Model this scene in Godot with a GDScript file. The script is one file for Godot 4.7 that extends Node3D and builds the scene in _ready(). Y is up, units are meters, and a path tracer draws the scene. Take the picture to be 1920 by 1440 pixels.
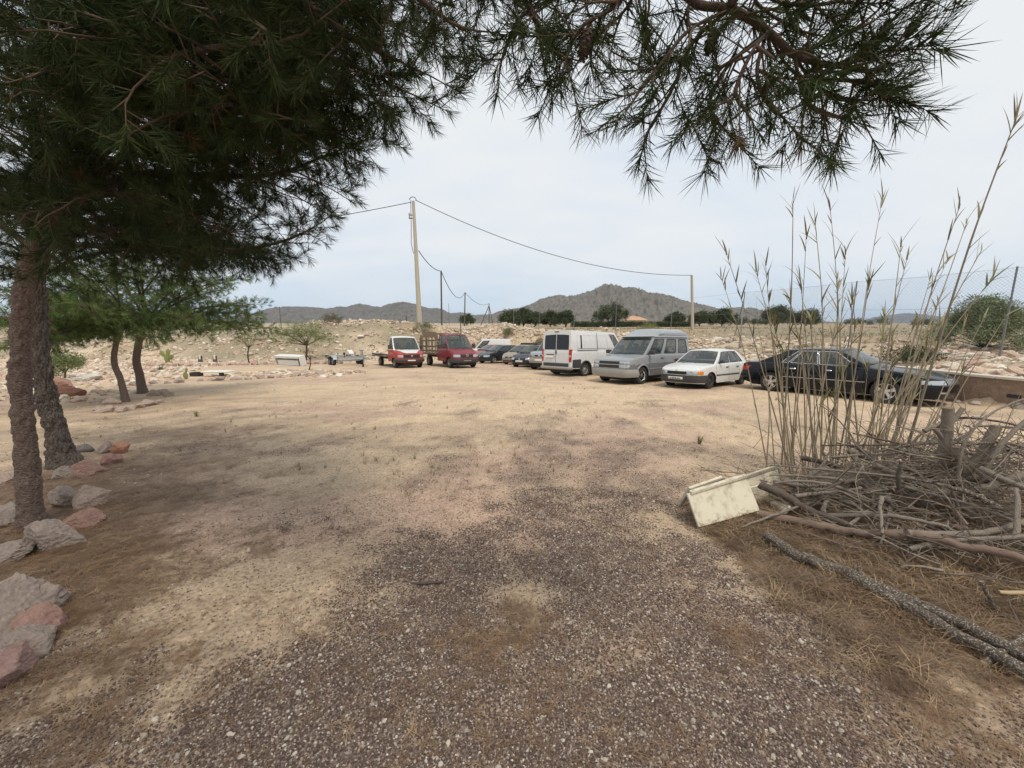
extends Node3D
# A gravel yard under pines with parked cars, hills behind, overcast daylight. Units are metres, y is up, the yard falls gently along -z.

const SLOPE := 0.05
var rng := RandomNumberGenerator.new()
var n_big := FastNoiseLite.new()
var n_mid := FastNoiseLite.new()
var n_fine := FastNoiseLite.new()
var M := {}
var used := {}
var gain_soil := 1.0
var gain_stone := 1.0

func _ready() -> void:
	rng.seed = 20240611
	setup_view()
	setup_noise()
	setup_materials()
	build_ground()
	build_hills()
	build_banks()
	build_gravel()
	build_pines()
	build_background_plants()
	build_poles_and_fence()
	build_vehicles()
	build_yard_things()
	build_rocks()
	build_brush()
	build_reeds()

func setup_view() -> void:
	var cam := Camera3D.new()
	cam.name = "camera"
	cam.fov = 90.0
	cam.near = 0.05
	cam.far = 20000.0
	cam.position = Vector3(0, 1.6, 0)
	cam.rotation = Vector3(-atan(114.0 / 720.0), 0, 0)
	add_child(cam)
	cam.current = true
	var env := Environment.new()
	env.background_mode = Environment.BG_SKY
	var pm := PanoramaSkyMaterial.new()
	pm.panorama = sky_texture()
	pm.energy_multiplier = 0.74
	var sky := Sky.new()
	sky.sky_material = pm
	env.sky = sky
	env.tonemap_mode = Environment.TONE_MAPPER_LINEAR
	env.tonemap_exposure = 1.42
	env.sdfgi_enabled = true
	env.ssao_enabled = true
	env.ssil_enabled = true
	env.fog_enabled = true
	env.fog_density = 0.00007
	env.fog_light_color = Color(0.72, 0.79, 0.88)
	var we := WorldEnvironment.new()
	we.name = "environment"
	we.environment = env
	add_child(we)
	var sun := DirectionalLight3D.new()
	sun.name = "sun"
	sun.light_energy = 0.5
	sun.light_angular_distance = 16.0
	sun.light_color = Color(1.0, 0.96, 0.9)
	sun.shadow_enabled = true
	sun.rotation_degrees = Vector3(-60, 28, 0)
	add_child(sun)

func sky_texture() -> ImageTexture:
	var w := 768
	var h := 384
	var img := Image.create(w, h, false, Image.FORMAT_RGBF)
	var nz := FastNoiseLite.new()
	nz.seed = 5
	nz.noise_type = FastNoiseLite.TYPE_SIMPLEX_SMOOTH
	nz.frequency = 0.9
	nz.fractal_octaves = 4
	for j in h:
		var el := PI * (0.5 - (j + 0.5) / h)
		for i in w:
			var az := TAU * (i + 0.5) / w
			var d := Vector3(cos(el) * sin(az), sin(el), cos(el) * cos(az))
			# a flat cloud deck seen from below: stretch towards the horizon
			var k := 1.0 / (maxf(d.y, 0.0) + 0.22)
			var cl := nz.get_noise_3d(d.x * k * 0.9, 0.3, d.z * k * 1.8)
			cl += 0.45 * nz.get_noise_3d(d.x * k * 2.6 + 7.0, 1.3, d.z * k * 6.0)
			var cover := clampf(0.84 + 0.42 * cl, 0.0, 1.0)
			var up := clampf(d.y, 0.0, 1.0)
			cover = lerpf(cover * 0.6, cover, smoothstep(0.0, 0.2, up))
			var blue := Color(0.50, 0.66, 0.82).lerp(Color(0.60, 0.70, 0.84), smoothstep(0.0, 0.3, up))
			var white := Color(0.80, 0.83, 0.855)
			var c := blue.lerp(white, cover)
			if d.y < 0.0:
				c = c.lerp(Color(0.5, 0.48, 0.45), smoothstep(0.0, 0.1, -d.y))
			img.set_pixel(i, j, c)
	return ImageTexture.create_from_image(img)

func setup_noise() -> void:
	n_big.seed = 11
	n_big.frequency = 0.11
	n_big.fractal_octaves = 3
	n_mid.seed = 23
	n_mid.frequency = 0.9
	n_mid.fractal_octaves = 3
	n_fine.seed = 31
	n_fine.frequency = 5.0
	n_fine.fractal_octaves = 2

# ------------------------------------------------------------------ mesh building
class MB:
	var v := PackedVector3Array()
	var c := PackedColorArray()
	var idx := PackedInt32Array()
	var col := Color(1, 1, 1)
	var colored := false

	func add(p: Vector3) -> int:
		v.append(p)
		if colored:
			c.append(col)
		return v.size() - 1

	func tri(a: int, b: int, d: int) -> void:
		idx.append(a)
		idx.append(b)
		idx.append(d)

	func quad(a: int, b: int, d: int, e: int) -> void:
		idx.append(a)
		idx.append(b)
		idx.append(d)
		idx.append(a)
		idx.append(d)
		idx.append(e)

	# flat polygon, turned away from middle
	func facet(pts: Array, mid: Vector3) -> void:
		var n: Vector3 = (pts[1] - pts[0]).cross(pts[2] - pts[0])
		var ce := Vector3.ZERO
		for p in pts:
			ce += p
		ce /= pts.size()
		var flip := n.dot(ce - mid) < 0.0
		var s := v.size()
		for p in pts:
			add(p)
		for i in range(1, pts.size() - 1):
			if flip:
				tri(s, s + i + 1, s + i)
			else:
				tri(s, s + i, s + i + 1)

	# rows of points, shared corners: smooth
	func grid(rows: Array, flip := false) -> void:
		var s := v.size()
		var w: int = rows[0].size()
		for r in rows:
			for p in r:
				add(p)
		for j in rows.size() - 1:
			for i in w - 1:
				var a := s + j * w + i
				if flip:
					quad(a, a + w, a + w + 1, a + 1)
				else:
					quad(a, a + 1, a + w + 1, a + w)

	func tube(path: Array, radii: Array, sides := 6, capped := true) -> void:
		var n := path.size()
		var t0: Vector3 = (path[1] - path[0]).normalized()
		var side := t0.cross(Vector3.UP if absf(t0.y) < 0.95 else Vector3.RIGHT).normalized()
		var s := v.size()
		for i in n:
			var t: Vector3 = (path[mini(i + 1, n - 1)] - path[maxi(i - 1, 0)]).normalized()
			side = (side - t * side.dot(t)).normalized()
			var up := t.cross(side)
			var r: float = radii[i] if i < radii.size() else radii[radii.size() - 1]
			for k in sides:
				var a := TAU * k / sides
				add(path[i] + (side * cos(a) + up * sin(a)) * r)
		for i in n - 1:
			for k in sides:
				var k2 := (k + 1) % sides
				quad(s + i * sides + k, s + i * sides + k2, s + (i + 1) * sides + k2, s + (i + 1) * sides + k)
		if capped:
			for e in 2:
				var o := s + (n - 1) * sides * e
				var st := v.size()
				for k in sides:
					add(v[o + k])
				for k in range(1, sides - 1):
					if e == 1:
						tri(st, st + k, st + k + 1)
					else:
						tri(st, st + k + 1, st + k)

	# box with chamfered edges, in frame t
	func box(t: Transform3D, size: Vector3, b := 0.01) -> void:
		var h := size * 0.5
		b = minf(b, minf(h.x, minf(h.y, h.z)) * 0.6)
		var p := {}
		for sx in [-1, 1]:
			for sy in [-1, 1]:
				for sz in [-1, 1]:
					var q := Vector3(sx * h.x, sy * h.y, sz * h.z)
					p[[sx, sy, sz, 0]] = t * (q - Vector3(0, sy * b, sz * b))
					p[[sx, sy, sz, 1]] = t * (q - Vector3(sx * b, 0, sz * b))
					p[[sx, sy, sz, 2]] = t * (q - Vector3(sx * b, sy * b, 0))
					facet([p[[sx, sy, sz, 0]], p[[sx, sy, sz, 1]], p[[sx, sy, sz, 2]]], t.origin)
		for a in [-1, 1]:
			facet([p[[a, -1, -1, 0]], p[[a, 1, -1, 0]], p[[a, 1, 1, 0]], p[[a, -1, 1, 0]]], t.origin)
			facet([p[[-1, a, -1, 1]], p[[1, a, -1, 1]], p[[1, a, 1, 1]], p[[-1, a, 1, 1]]], t.origin)
			facet([p[[-1, -1, a, 2]], p[[1, -1, a, 2]], p[[1, 1, a, 2]], p[[-1, 1, a, 2]]], t.origin)
			for d in [-1, 1]:
				facet([p[[a, d, -1, 0]], p[[a, d, 1, 0]], p[[a, d, 1, 1]], p[[a, d, -1, 1]]], t.origin)
				facet([p[[a, -1, d, 0]], p[[a, 1, d, 0]], p[[a, 1, d, 2]], p[[a, -1, d, 2]]], t.origin)
				facet([p[[-1, a, d, 1]], p[[1, a, d, 1]], p[[1, a, d, 2]], p[[-1, a, d, 2]]], t.origin)

	func bx(at: Vector3, size: Vector3, b := 0.01) -> void:
		box(Transform3D(Basis(), at), size, b)

	# bar between two points
	func bar(a: Vector3, b: Vector3, w: float, d: float, bev := 0.004) -> void:
		var x := (b - a).normalized()
		var z := x.cross(Vector3.UP if absf(x.y) < 0.95 else Vector3.RIGHT).normalized()
		var y := z.cross(x)
		box(Transform3D(Basis(x, y, z), (a + b) * 0.5), Vector3(a.distance_to(b), w, d), bev)

	# turned round the z axis: profile of (radius, z)
	func lathe(at: Vector3, prof: Array, seg := 24, sx := 1.0) -> void:
		var rows := []
		for k in seg + 1:
			var a := TAU * k / seg
			var row := PackedVector3Array()
			for p in prof:
				row.append(at + Vector3(cos(a) * p.x, sin(a) * p.x, p.y * sx))
			rows.append(row)
		grid(rows, sx > 0)

	func mesh(mid = null) -> ArrayMesh:
		var nn := PackedVector3Array()
		nn.resize(v.size())
		var out := PackedInt32Array()
		out.resize(idx.size())
		for i in range(0, idx.size(), 3):
			var a := idx[i]
			var b := idx[i + 1]
			var d := idx[i + 2]
			var n := (v[b] - v[a]).cross(v[d] - v[a])
			if mid != null and n.dot((v[a] + v[b] + v[d]) / 3.0 - mid) < 0.0:
				n = -n
				var t := b
				b = d
				d = t
			nn[a] += n
			nn[b] += n
			nn[d] += n
			out[i] = a
			out[i + 1] = d
			out[i + 2] = b
		for i in nn.size():
			nn[i] = nn[i].normalized()
		var arr := []
		arr.resize(Mesh.ARRAY_MAX)
		arr[Mesh.ARRAY_VERTEX] = v
		arr[Mesh.ARRAY_NORMAL] = nn
		if colored:
			arr[Mesh.ARRAY_COLOR] = c
		arr[Mesh.ARRAY_INDEX] = out
		var m := ArrayMesh.new()
		m.add_surface_from_arrays(Mesh.PRIMITIVE_TRIANGLES, arr)
		return m

# ------------------------------------------------------------------ naming
func numbered(called: String) -> String:
	var k: int = used.get(called, 0)
	used[called] = k + 1
	return called if k == 0 else "%s_%03d" % [called, k]

func part(called: String, mb, mat: Material, parent: Node, mid = null) -> MeshInstance3D:
	var o := MeshInstance3D.new()
	o.name = called if parent != self else numbered(called)
	o.mesh = mb.mesh(mid) if mb is MB else mb
	o.material_override = mat
	parent.add_child(o, true)
	return o

func thing(called: String, label: String, category: String, at := Vector3.ZERO, group := "") -> Node3D:
	var o := Node3D.new()
	o.name = numbered(called)
	add_child(o)
	o.position = at
	tag(o, label, category, group)
	return o

func tag(o: Node, label: String, category: String, group := "") -> Node:
	o.set_meta("label", label)
	o.set_meta("category", category)
	if group != "":
		o.set_meta("group", group)
	return o

func structure(o: Node, label := "") -> Node:
	o.set_meta("kind", "structure")
	if label != "":
		o.set_meta("label", label)
	return o

func stuff(o: Node, label := "", category := "") -> Node:
	o.set_meta("kind", "stuff")
	if label != "":
		o.set_meta("label", label)
	if category != "":
		o.set_meta("category", category)
	return o

func multi(called: String, mesh: Mesh, mat: Material, xf: Array, cols: Array, parent: Node) -> MultiMeshInstance3D:
	var mm := MultiMesh.new()
	mm.transform_format = MultiMesh.TRANSFORM_3D
	mm.use_colors = cols.size() > 0
	mm.mesh = mesh
	mm.instance_count = xf.size()
	for i in xf.size():
		mm.set_instance_transform(i, xf[i])
		if cols.size() > 0:
			mm.set_instance_color(i, cols[i])
	var o := MultiMeshInstance3D.new()
	o.name = called if parent != self else numbered(called)
	o.multimesh = mm
	o.material_override = mat
	parent.add_child(o, true)
	return o

# ------------------------------------------------------------------ materials
func lin(r: float, g: float, b: float) -> Color:
	return Color(r, g, b).linear_to_srgb()

func mat(c: Color, rough := 0.8, metal := 0.0) -> StandardMaterial3D:
	var m := StandardMaterial3D.new()
	m.albedo_color = c.linear_to_srgb()
	m.roughness = rough
	m.metallic = metal
	return m

func noise_image(size: int, freq: float, oct: int, seed_: int, kind := FastNoiseLite.TYPE_SIMPLEX_SMOOTH, cell := false, ridged := false) -> Image:
	var n := FastNoiseLite.new()
	n.seed = seed_
	n.noise_type = FastNoiseLite.TYPE_CELLULAR if cell else kind
	n.frequency = freq
	n.fractal_octaves = oct
	if cell:
		n.cellular_return_type = FastNoiseLite.RETURN_DISTANCE
		n.fractal_type = FastNoiseLite.FRACTAL_NONE
	if ridged:
		n.fractal_type = FastNoiseLite.FRACTAL_RIDGED
	var im := n.get_seamless_image(size, size)
	im.convert(Image.FORMAT_L8)
	return im

# greys remapped to lo..hi (sRGB values), two images mixed
func tone(a: Image, b: Image, mixed: float, lo: float, hi: float, power := 1.0) -> ImageTexture:
	var da := a.get_data()
	var db := b.get_data()
	var sum := 0.0
	for i in da.size():
		var t := lerpf(da[i], db[i], mixed) / 255.0
		da[i] = int(255.0 * (lo + (hi - lo) * pow(t, power)))
		sum += pow(da[i] / 255.0, 2.2)
	var im := Image.create_from_data(a.get_width(), a.get_height(), false, Image.FORMAT_L8, da)
	im.convert(Image.FORMAT_RGB8)
	var tex := ImageTexture.create_from_image(im)
	tex.set_meta("mean", sum / da.size())
	return tex

# two images mixed and coloured between a dark and a pale tone (linear values)
func dyed(a: Image, b: Image, mixed: float, lo: Color, hi: Color, from: float, to: float) -> ImageTexture:
	var da := a.get_data()
	var db := b.get_data()
	var out := PackedByteArray()
	out.resize(da.size() * 3)
	var ramp := []
	for i in 256:
		ramp.append(lo.lerp(hi, smoothstep(from, to, i / 255.0)).linear_to_srgb())
	for i in da.size():
		var c: Color = ramp[int(lerpf(da[i], db[i], mixed))]
		out[i * 3] = int(c.r * 255.0)
		out[i * 3 + 1] = int(c.g * 255.0)
		out[i * 3 + 2] = int(c.b * 255.0)
	return ImageTexture.create_from_image(Image.create_from_data(a.get_width(), a.get_height(), false, Image.FORMAT_RGB8, out))

func grain(m: StandardMaterial3D, tex: Texture2D, scale: float, height: Texture2D = null, hs := 1.0, world := true) -> StandardMaterial3D:
	m.albedo_texture = tex
	m.uv1_triplanar = true
	m.uv1_world_triplanar = world
	m.uv1_scale = Vector3(scale, scale, scale)
	if height:
		m.heightmap_enabled = true
		m.heightmap_texture = height
		m.heightmap_scale = hs
	return m

func setup_materials() -> void:
	var fine := noise_image(512, 0.05, 4, 1)
	var coarse := noise_image(512, 0.012, 4, 2)
	var cells := noise_image(512, 0.045, 1, 3, 0, true)
	var cells_big := noise_image(512, 0.02, 1, 4, 0, true)
	var t_soil := tone(fine, cells, 0.45, 0.28, 1.0, 0.3)
	var h_soil := tone(fine, cells, 0.6, 0.0, 1.0)
	var t_rock := tone(fine, coarse, 0.5, 0.45, 1.0, 0.6)
	var h_rock := tone(coarse, cells_big, 0.5, 0.0, 1.0)
	var plates := noise_image(512, 0.02, 4, 6, FastNoiseLite.TYPE_SIMPLEX_SMOOTH, false, true)
	var t_bark := tone(plates, fine, 0.4, 0.25, 1.0, 0.8)
	var h_bark := tone(plates, fine, 0.3, 0.0, 1.0)
	var t_dust := tone(coarse, fine, 0.45, 0.86, 1.0, 0.6)
	M.ground = grain(mat(Color(1, 1, 1), 0.95), t_soil, 1.3, h_soil, 0.9)
	M.ground.vertex_color_use_as_albedo = true
	M.ground.detail_enabled = true
	M.ground.detail_blend_mode = BaseMaterial3D.BLEND_MODE_MUL
	M.ground.detail_uv_layer = BaseMaterial3D.DETAIL_UV_2
	M.ground.detail_albedo = tone(fine, coarse, 0.35, 0.70, 1.0, 0.4)
	M.ground.uv2_triplanar = true
	M.ground.uv2_world_triplanar = true
	M.ground.uv2_scale = Vector3(0.19, 0.19, 0.19)
	gain_soil = 1.0 / (t_soil.get_meta("mean") * M.ground.detail_albedo.get_meta("mean"))
	gain_stone = 1.0 / t_rock.get_meta("mean")
	M.hill = grain(mat(Color(1, 1, 1), 1.0), t_rock, 0.012)
	M.hill.vertex_color_use_as_albedo = true
	M.stone = grain(mat(Color(1, 1, 1), 0.92), t_rock, 2.5, h_rock, 1.2)
	M.stone.vertex_color_use_as_albedo = true
	M.pebble = mat(Color(1, 1, 1), 0.85)
	M.pebble.vertex_color_use_as_albedo = true
	M.bark_red = grain(mat(Color(1, 1, 1), 0.95), dyed(plates, fine, 0.4, Color(0.085, 0.055, 0.042), Color(0.30, 0.225, 0.185), 0.25, 0.75), 4.0, h_bark, 3.0, false)
	M.bark_grey = grain(mat(Color(1, 1, 1), 0.95), dyed(plates, fine, 0.4, Color(0.06, 0.045, 0.036), Color(0.25, 0.205, 0.17), 0.3, 0.8), 3.0, h_bark, 4.0, false)
	M.bark_red.uv1_scale = Vector3(2.2, 4.5, 2.2)
	M.bark_grey.uv1_scale = Vector3(4.5, 1.3, 4.5)
	M.limb = grain(mat(Color(0.17, 0.115, 0.085), 0.95), t_bark, 6.0, h_bark, 0.8, false)
	M.twig = mat(Color(0.11, 0.075, 0.05), 0.9)
	M.needle = mat(Color(1, 1, 1), 0.65)
	M.needle.vertex_color_use_as_albedo = true
	M.needle.metallic_specular = 0.25
	M.cone = mat(Color(0.065, 0.042, 0.03), 0.9)
	M.leaf = mat(Color(1, 1, 1), 0.6)
	M.leaf.vertex_color_use_as_albedo = true
	M.deadwood = grain(mat(Color(0.48, 0.40, 0.32), 0.9), t_bark, 7.0, h_bark, 0.5, false)
	M.deadwood_red = grain(mat(Color(0.225, 0.155, 0.115), 0.85), t_dust, 5.0, h_rock, 0.3, false)
	M.deadwood_dark = grain(mat(Color(0.24, 0.185, 0.145), 0.95), t_bark, 7.0, h_bark, 0.6, false)
	M.lichen = grain(mat(Color(1, 1, 1), 0.95), dyed(plates, cells, 0.45, Color(0.085, 0.062, 0.045), Color(0.60, 0.55, 0.47), 0.52, 0.78), 5.0, h_bark, 0.8, false)
	M.cutwood = mat(Color(0.42, 0.31, 0.18), 0.85)
	M.cane = mat(Color(1, 1, 1), 0.7)
	M.cane.vertex_color_use_as_albedo = true
	M.panel = grain(mat(Color(1, 1, 1), 0.7), dyed(coarse, plates, 0.35, Color(0.40, 0.34, 0.235), Color(0.66, 0.60, 0.46), 0.22, 0.5), 1.1, null, 0, false)
	M.panel_edge = grain(mat(Color(0.40, 0.34, 0.25), 0.85), t_rock, 3.0, null, 0, false)
	M.concrete = grain(mat(Color(0.52, 0.46, 0.36), 0.9), t_dust, 0.9, h_soil, 0.3, false)
	M.render_wall = grain(mat(Color(0.40, 0.28, 0.20), 0.95), t_rock, 0.7, h_soil, 0.5)
	M.coping = grain(mat(Color(0.62, 0.56, 0.47), 0.9), t_dust, 1.0, h_soil, 0.3)
	M.wood_pole = grain(mat(Color(0.12, 0.10, 0.08), 0.9), t_dust, 2.0, null, 0, false)
	M.steel = mat(Color(0.20, 0.205, 0.205), 0.55, 0.4)
	M.galv = grain(mat(Color(0.55, 0.57, 0.58), 0.42, 0.7), t_dust, 3.0, null, 0, false)
	M.cable = mat(Color(0.06, 0.06, 0.06), 0.8)
	M.rubber = mat(Color(0.028, 0.027, 0.026), 0.9)
	M.black = mat(Color(0.022, 0.022, 0.023), 0.6)
	M.plastic = mat(Color(0.05, 0.05, 0.05), 0.65)
	M.interior = mat(Color(0.035, 0.034, 0.033), 0.9)
	M.interior_grey = mat(Color(0.16, 0.155, 0.15), 0.9)
	M.chrome = mat(Color(0.75, 0.75, 0.75), 0.18, 1.0)
	M.alloy = mat(Color(0.62, 0.62, 0.62), 0.32, 0.85)
	M.rim_steel = mat(Color(0.30, 0.30, 0.30), 0.55, 0.5)
	M.rim_black = mat(Color(0.04, 0.04, 0.04), 0.6)
	M.lamp_clear = mat(Color(0.50, 0.52, 0.52), 0.10, 0.6)
	M.lamp_red = mat(Color(0.45, 0.02, 0.015), 0.15)
	M.lamp_amber = mat(Color(0.70, 0.22, 0.02), 0.15)
	M.plate = mat(Color(0.75, 0.75, 0.72), 0.5)
	M.ink = mat(Color(0.02, 0.02, 0.025), 0.6)
	M.glass = mat(Color(0.05, 0.065, 0.065), 0.04)
	M.glass.transparency = BaseMaterial3D.TRANSPARENCY_ALPHA
	M.glass.albedo_color.a = 0.62
	M.glass_dark = mat(Color(0.012, 0.013, 0.015), 0.05)
	M.p_white = paint(Color(0.74, 0.74, 0.71), t_dust)
	M.p_white_van = paint(Color(0.78, 0.78, 0.77), t_dust)
	M.p_black = paint(Color(0.006, 0.007, 0.011), t_dust)
	M.p_black.metallic_specular = 0.2
	M.p_silver = paint(Color(0.30, 0.31, 0.32), t_dust)
	M.p_silver_low = paint(Color(0.17, 0.175, 0.18), t_dust)
	M.p_roof = paint(Color(0.33, 0.35, 0.37), t_dust)
	M.p_red = paint(Color(0.22, 0.022, 0.030), t_dust)
	M.p_red_bright = paint(Color(0.42, 0.035, 0.022), t_dust)
	M.p_dark = paint(Color(0.022, 0.025, 0.032), t_dust)
	M.p_dusty = paint(Color(0.36, 0.32, 0.26), t_dust)
	M.p_dusty.roughness = 0.75
	M.p_dusty.clearcoat_enabled = false
	M.p_gold = paint(Color(0.34, 0.31, 0.25), t_dust)
	M.bumper_dusty = mat(Color(0.36, 0.31, 0.25), 0.7)
	M.bumper_grey = mat(Color(0.30, 0.285, 0.26), 0.55)
	M.white_panel = grain(mat(Color(0.76, 0.75, 0.70), 0.6), t_dust, 1.2, null, 0, false)
	M.rack_wood = grain(mat(Color(0.30, 0.22, 0.15), 0.9), t_rock, 2.0, null, 0, false)
	M.tile = mat(Color(0.50, 0.30, 0.19), 0.9)
	M.house_wall = mat(Color(0.62, 0.52, 0.42), 0.9)

func paint(c: Color, dust: Texture2D) -> StandardMaterial3D:
	var m := mat(c, 0.45)
	m.metallic_specular = 0.35
	m.clearcoat_enabled = true
	m.clearcoat = 0.6
	m.clearcoat_roughness = 0.12
	m.albedo_texture = dust
	m.uv1_triplanar = true
	m.uv1_scale = Vector3(0.8, 0.8, 0.8)
	return m

# ------------------------------------------------------------------ terrain
const EDGE := [Vector2(20, 4), Vector2(13.2, -7), Vector2(12.2, -10.2), Vector2(11.4, -14), Vector2(10, -20), Vector2(8, -27), Vector2(5, -34), Vector2(1.5, -39), Vector2(-4, -40), Vector2(-7.5, -35.5), Vector2(-11, -33), Vector2(-22, -32.5), Vector2(-34, -33), Vector2(-60, -38), Vector2(-120, -50)]

# metres beyond the edge of the yard (positive outside)
func beyond(x: float, z: float) -> float:
	var p := Vector2(x, z)
	var best := 1e9
	var sgn := -1.0
	for i in EDGE.size() - 1:
		var a: Vector2 = EDGE[i]
		var ab: Vector2 = EDGE[i + 1] - a
		var t := clampf((p - a).dot(ab) / ab.length_squared(), 0.0, 1.0)
		var q := a + ab * t
		var d := p.distance_squared_to(q)
		if d < best:
			best = d
			sgn = 1.0 if ab.cross(p - q) < 0.0 else -1.0
			if absf(ab.cross(p - q)) < 1e-6:
				sgn = 1.0
	return sqrt(best) * -sgn if x < 100.0 else absf(x - 13.0)

func plane_y(z: float) -> float:
	return SLOPE * clampf(z, -60.0, 12.0)

func height(x: float, z: float) -> float:
	var y := plane_y(z)
	var near := 1.0 / (1.0 + (x * x + z * z) * 0.004)
	var dd := x * x + z * z
	if dd < 900.0:
		y += 0.012 * n_mid.get_noise_2d(x, z) + 0.07 * n_big.get_noise_2d(x * 1.6, z * 1.6) * (1.0 - near) + 0.012 * n_mid.get_noise_2d(x * 2.3 + 50.0, z * 2.3)
	# litter built up under the brush and under the pines
	y += 0.06 * exp(-(pow((x - 3.9) / 0.8, 2.0) + pow((z + 3.3) / 0.6, 2.0)))
	y += 0.03 * exp(-(pow((x + 4.9) / 1.0, 2.0) + pow((z + 3.9) / 1.6, 2.0)))
	if z > -5.0 and x < 10.0:
		return y
	var d := beyond(x, z)
	if d > 0.0:
		var wall := smoothstep(2.0, 8.0, x) * smoothstep(-16.0, -11.0, z)
		var top := 0.45 + 0.12 * n_big.get_noise_2d(x * 0.5, z * 0.5)
		top += minf(d * 0.008, 0.55)
		var w := lerpf(6.0, 6.5, wall)
		var t := smoothstep(0.0, 1.0, clampf(d / w, 0.0, 1.0))
		if wall > 0.0:
			t = lerpf(t, lerpf(0.72, 1.0, smoothstep(0.0, 6.0, d)) * smoothstep(0.0, 0.25, d), wall)
		var rough := (0.28 * n_big.get_noise_2d(x * 3.0, z * 3.0) + 0.14 * n_mid.get_noise_2d(x, z)) * (1.0 - smoothstep(8.0, 40.0, d))
		y = lerpf(y, top, t) + rough * smoothstep(0.0, 2.0, d) * lerpf(1.0, 0.35, wall)
		# spoil ridge and mound behind the trucks
		y += 1.25 * exp(-pow((z + 41.5) / 3.2, 2.0)) * smoothstep(-24.0, -20.0, x) * (1.0 - smoothstep(-6.5, -3.5, x)) * (1.0 + 0.25 * n_big.get_noise_2d(x * 2.0, 3.0))
		y += 0.95 * exp(-pow((x + 1.0) / 4.0, 2.0) - pow((z + 45.5) / 3.2, 2.0))
		y += 0.35 * smoothstep(3.0, 8.0, x) * exp(-pow((z + 42.0) / 4.0, 2.0)) * (1.0 + 0.5 * n_big.get_noise_2d(x * 2.5, 9.0))
	return y

func ground_at(x: float, z: float) -> Vector3:
	return Vector3(x, height(x, z), z)

func blob(x: float, z: float, cx: float, cz: float, rx: float, rz: float, turn := 0.0) -> float:
	var p := Vector2(x - cx, z - cz).rotated(turn)
	var q := (p.x * p.x) / (rx * rx) + (p.y * p.y) / (rz * rz)
	return exp(-q)

# how much loose dark gravel lies here, 0..1
func gravel(x: float, z: float) -> float:
	var n := 0.5 + 0.9 * n_mid.get_noise_2d(x * 0.75 + 3.0, z * 0.75) + 0.5 * n_big.get_noise_2d(x * 3.0, z * 5.0)
	var m := 1.1 * blob(x, z, 0.5, -0.9, 3.0, 1.9) + 0.9 * blob(x, z, 0.95, -3.4, 1.5, 2.2, -0.25) + 0.8 * blob(x, z, -2.3, -0.9, 1.5, 1.1)
	m += 0.5 * blob(x, z, 1.4, -5.6, 3.0, 1.6) + 0.35 * blob(x, z, -2.6, -5.6, 2.5, 1.0)
	m -= 0.85 * blob(x, z, -1.75, -2.5, 0.8, 1.1, 0.5)
	m -= 0.3 * blob(x, z, -2.4, -4.2, 2.0, 0.8)
	m -= 0.45 * blob(x, z, 1.75, -1.35, 0.45, 0.45)
	return clampf((m - 0.26) * 0.95 + (n - 0.5) * 1.3 + 0.55 * n_fine.get_noise_2d(x * 0.5, z * 0.5), 0.0, 1.0) * (1.0 - smoothstep(9.0, 13.0, -z))

# brown needle litter, with tree shade painted into two of its patches
func litter_and_shade(x: float, z: float) -> float:
	var m := blob(x, z, -4.9, -3.6, 1.7, 1.9) + 1.0 * blob(x, z, -3.3, -1.9, 1.0, 1.2) + 1.1 * blob(x, z, 3.2, -2.5, 1.3, 0.75, 0.5)
	m += 0.7 * blob(x, z, 2.5, -3.3, 0.8, 0.4) + 0.6 * blob(x, z, -9.5, -9.8, 3.0, 2.2) + 0.5 * blob(x, z, -6.3, -6.8, 2.4, 1.2)  # the last two also darken the ground as strips of tree shade
	m += 0.35 * blob(x, z, 0.0, -1.95, 0.35, 0.3)
	return clampf(m * 1.3 + 0.5 * n_mid.get_noise_2d(x * 1.3, z * 1.3) - 0.25, 0.0, 1.0)

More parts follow.
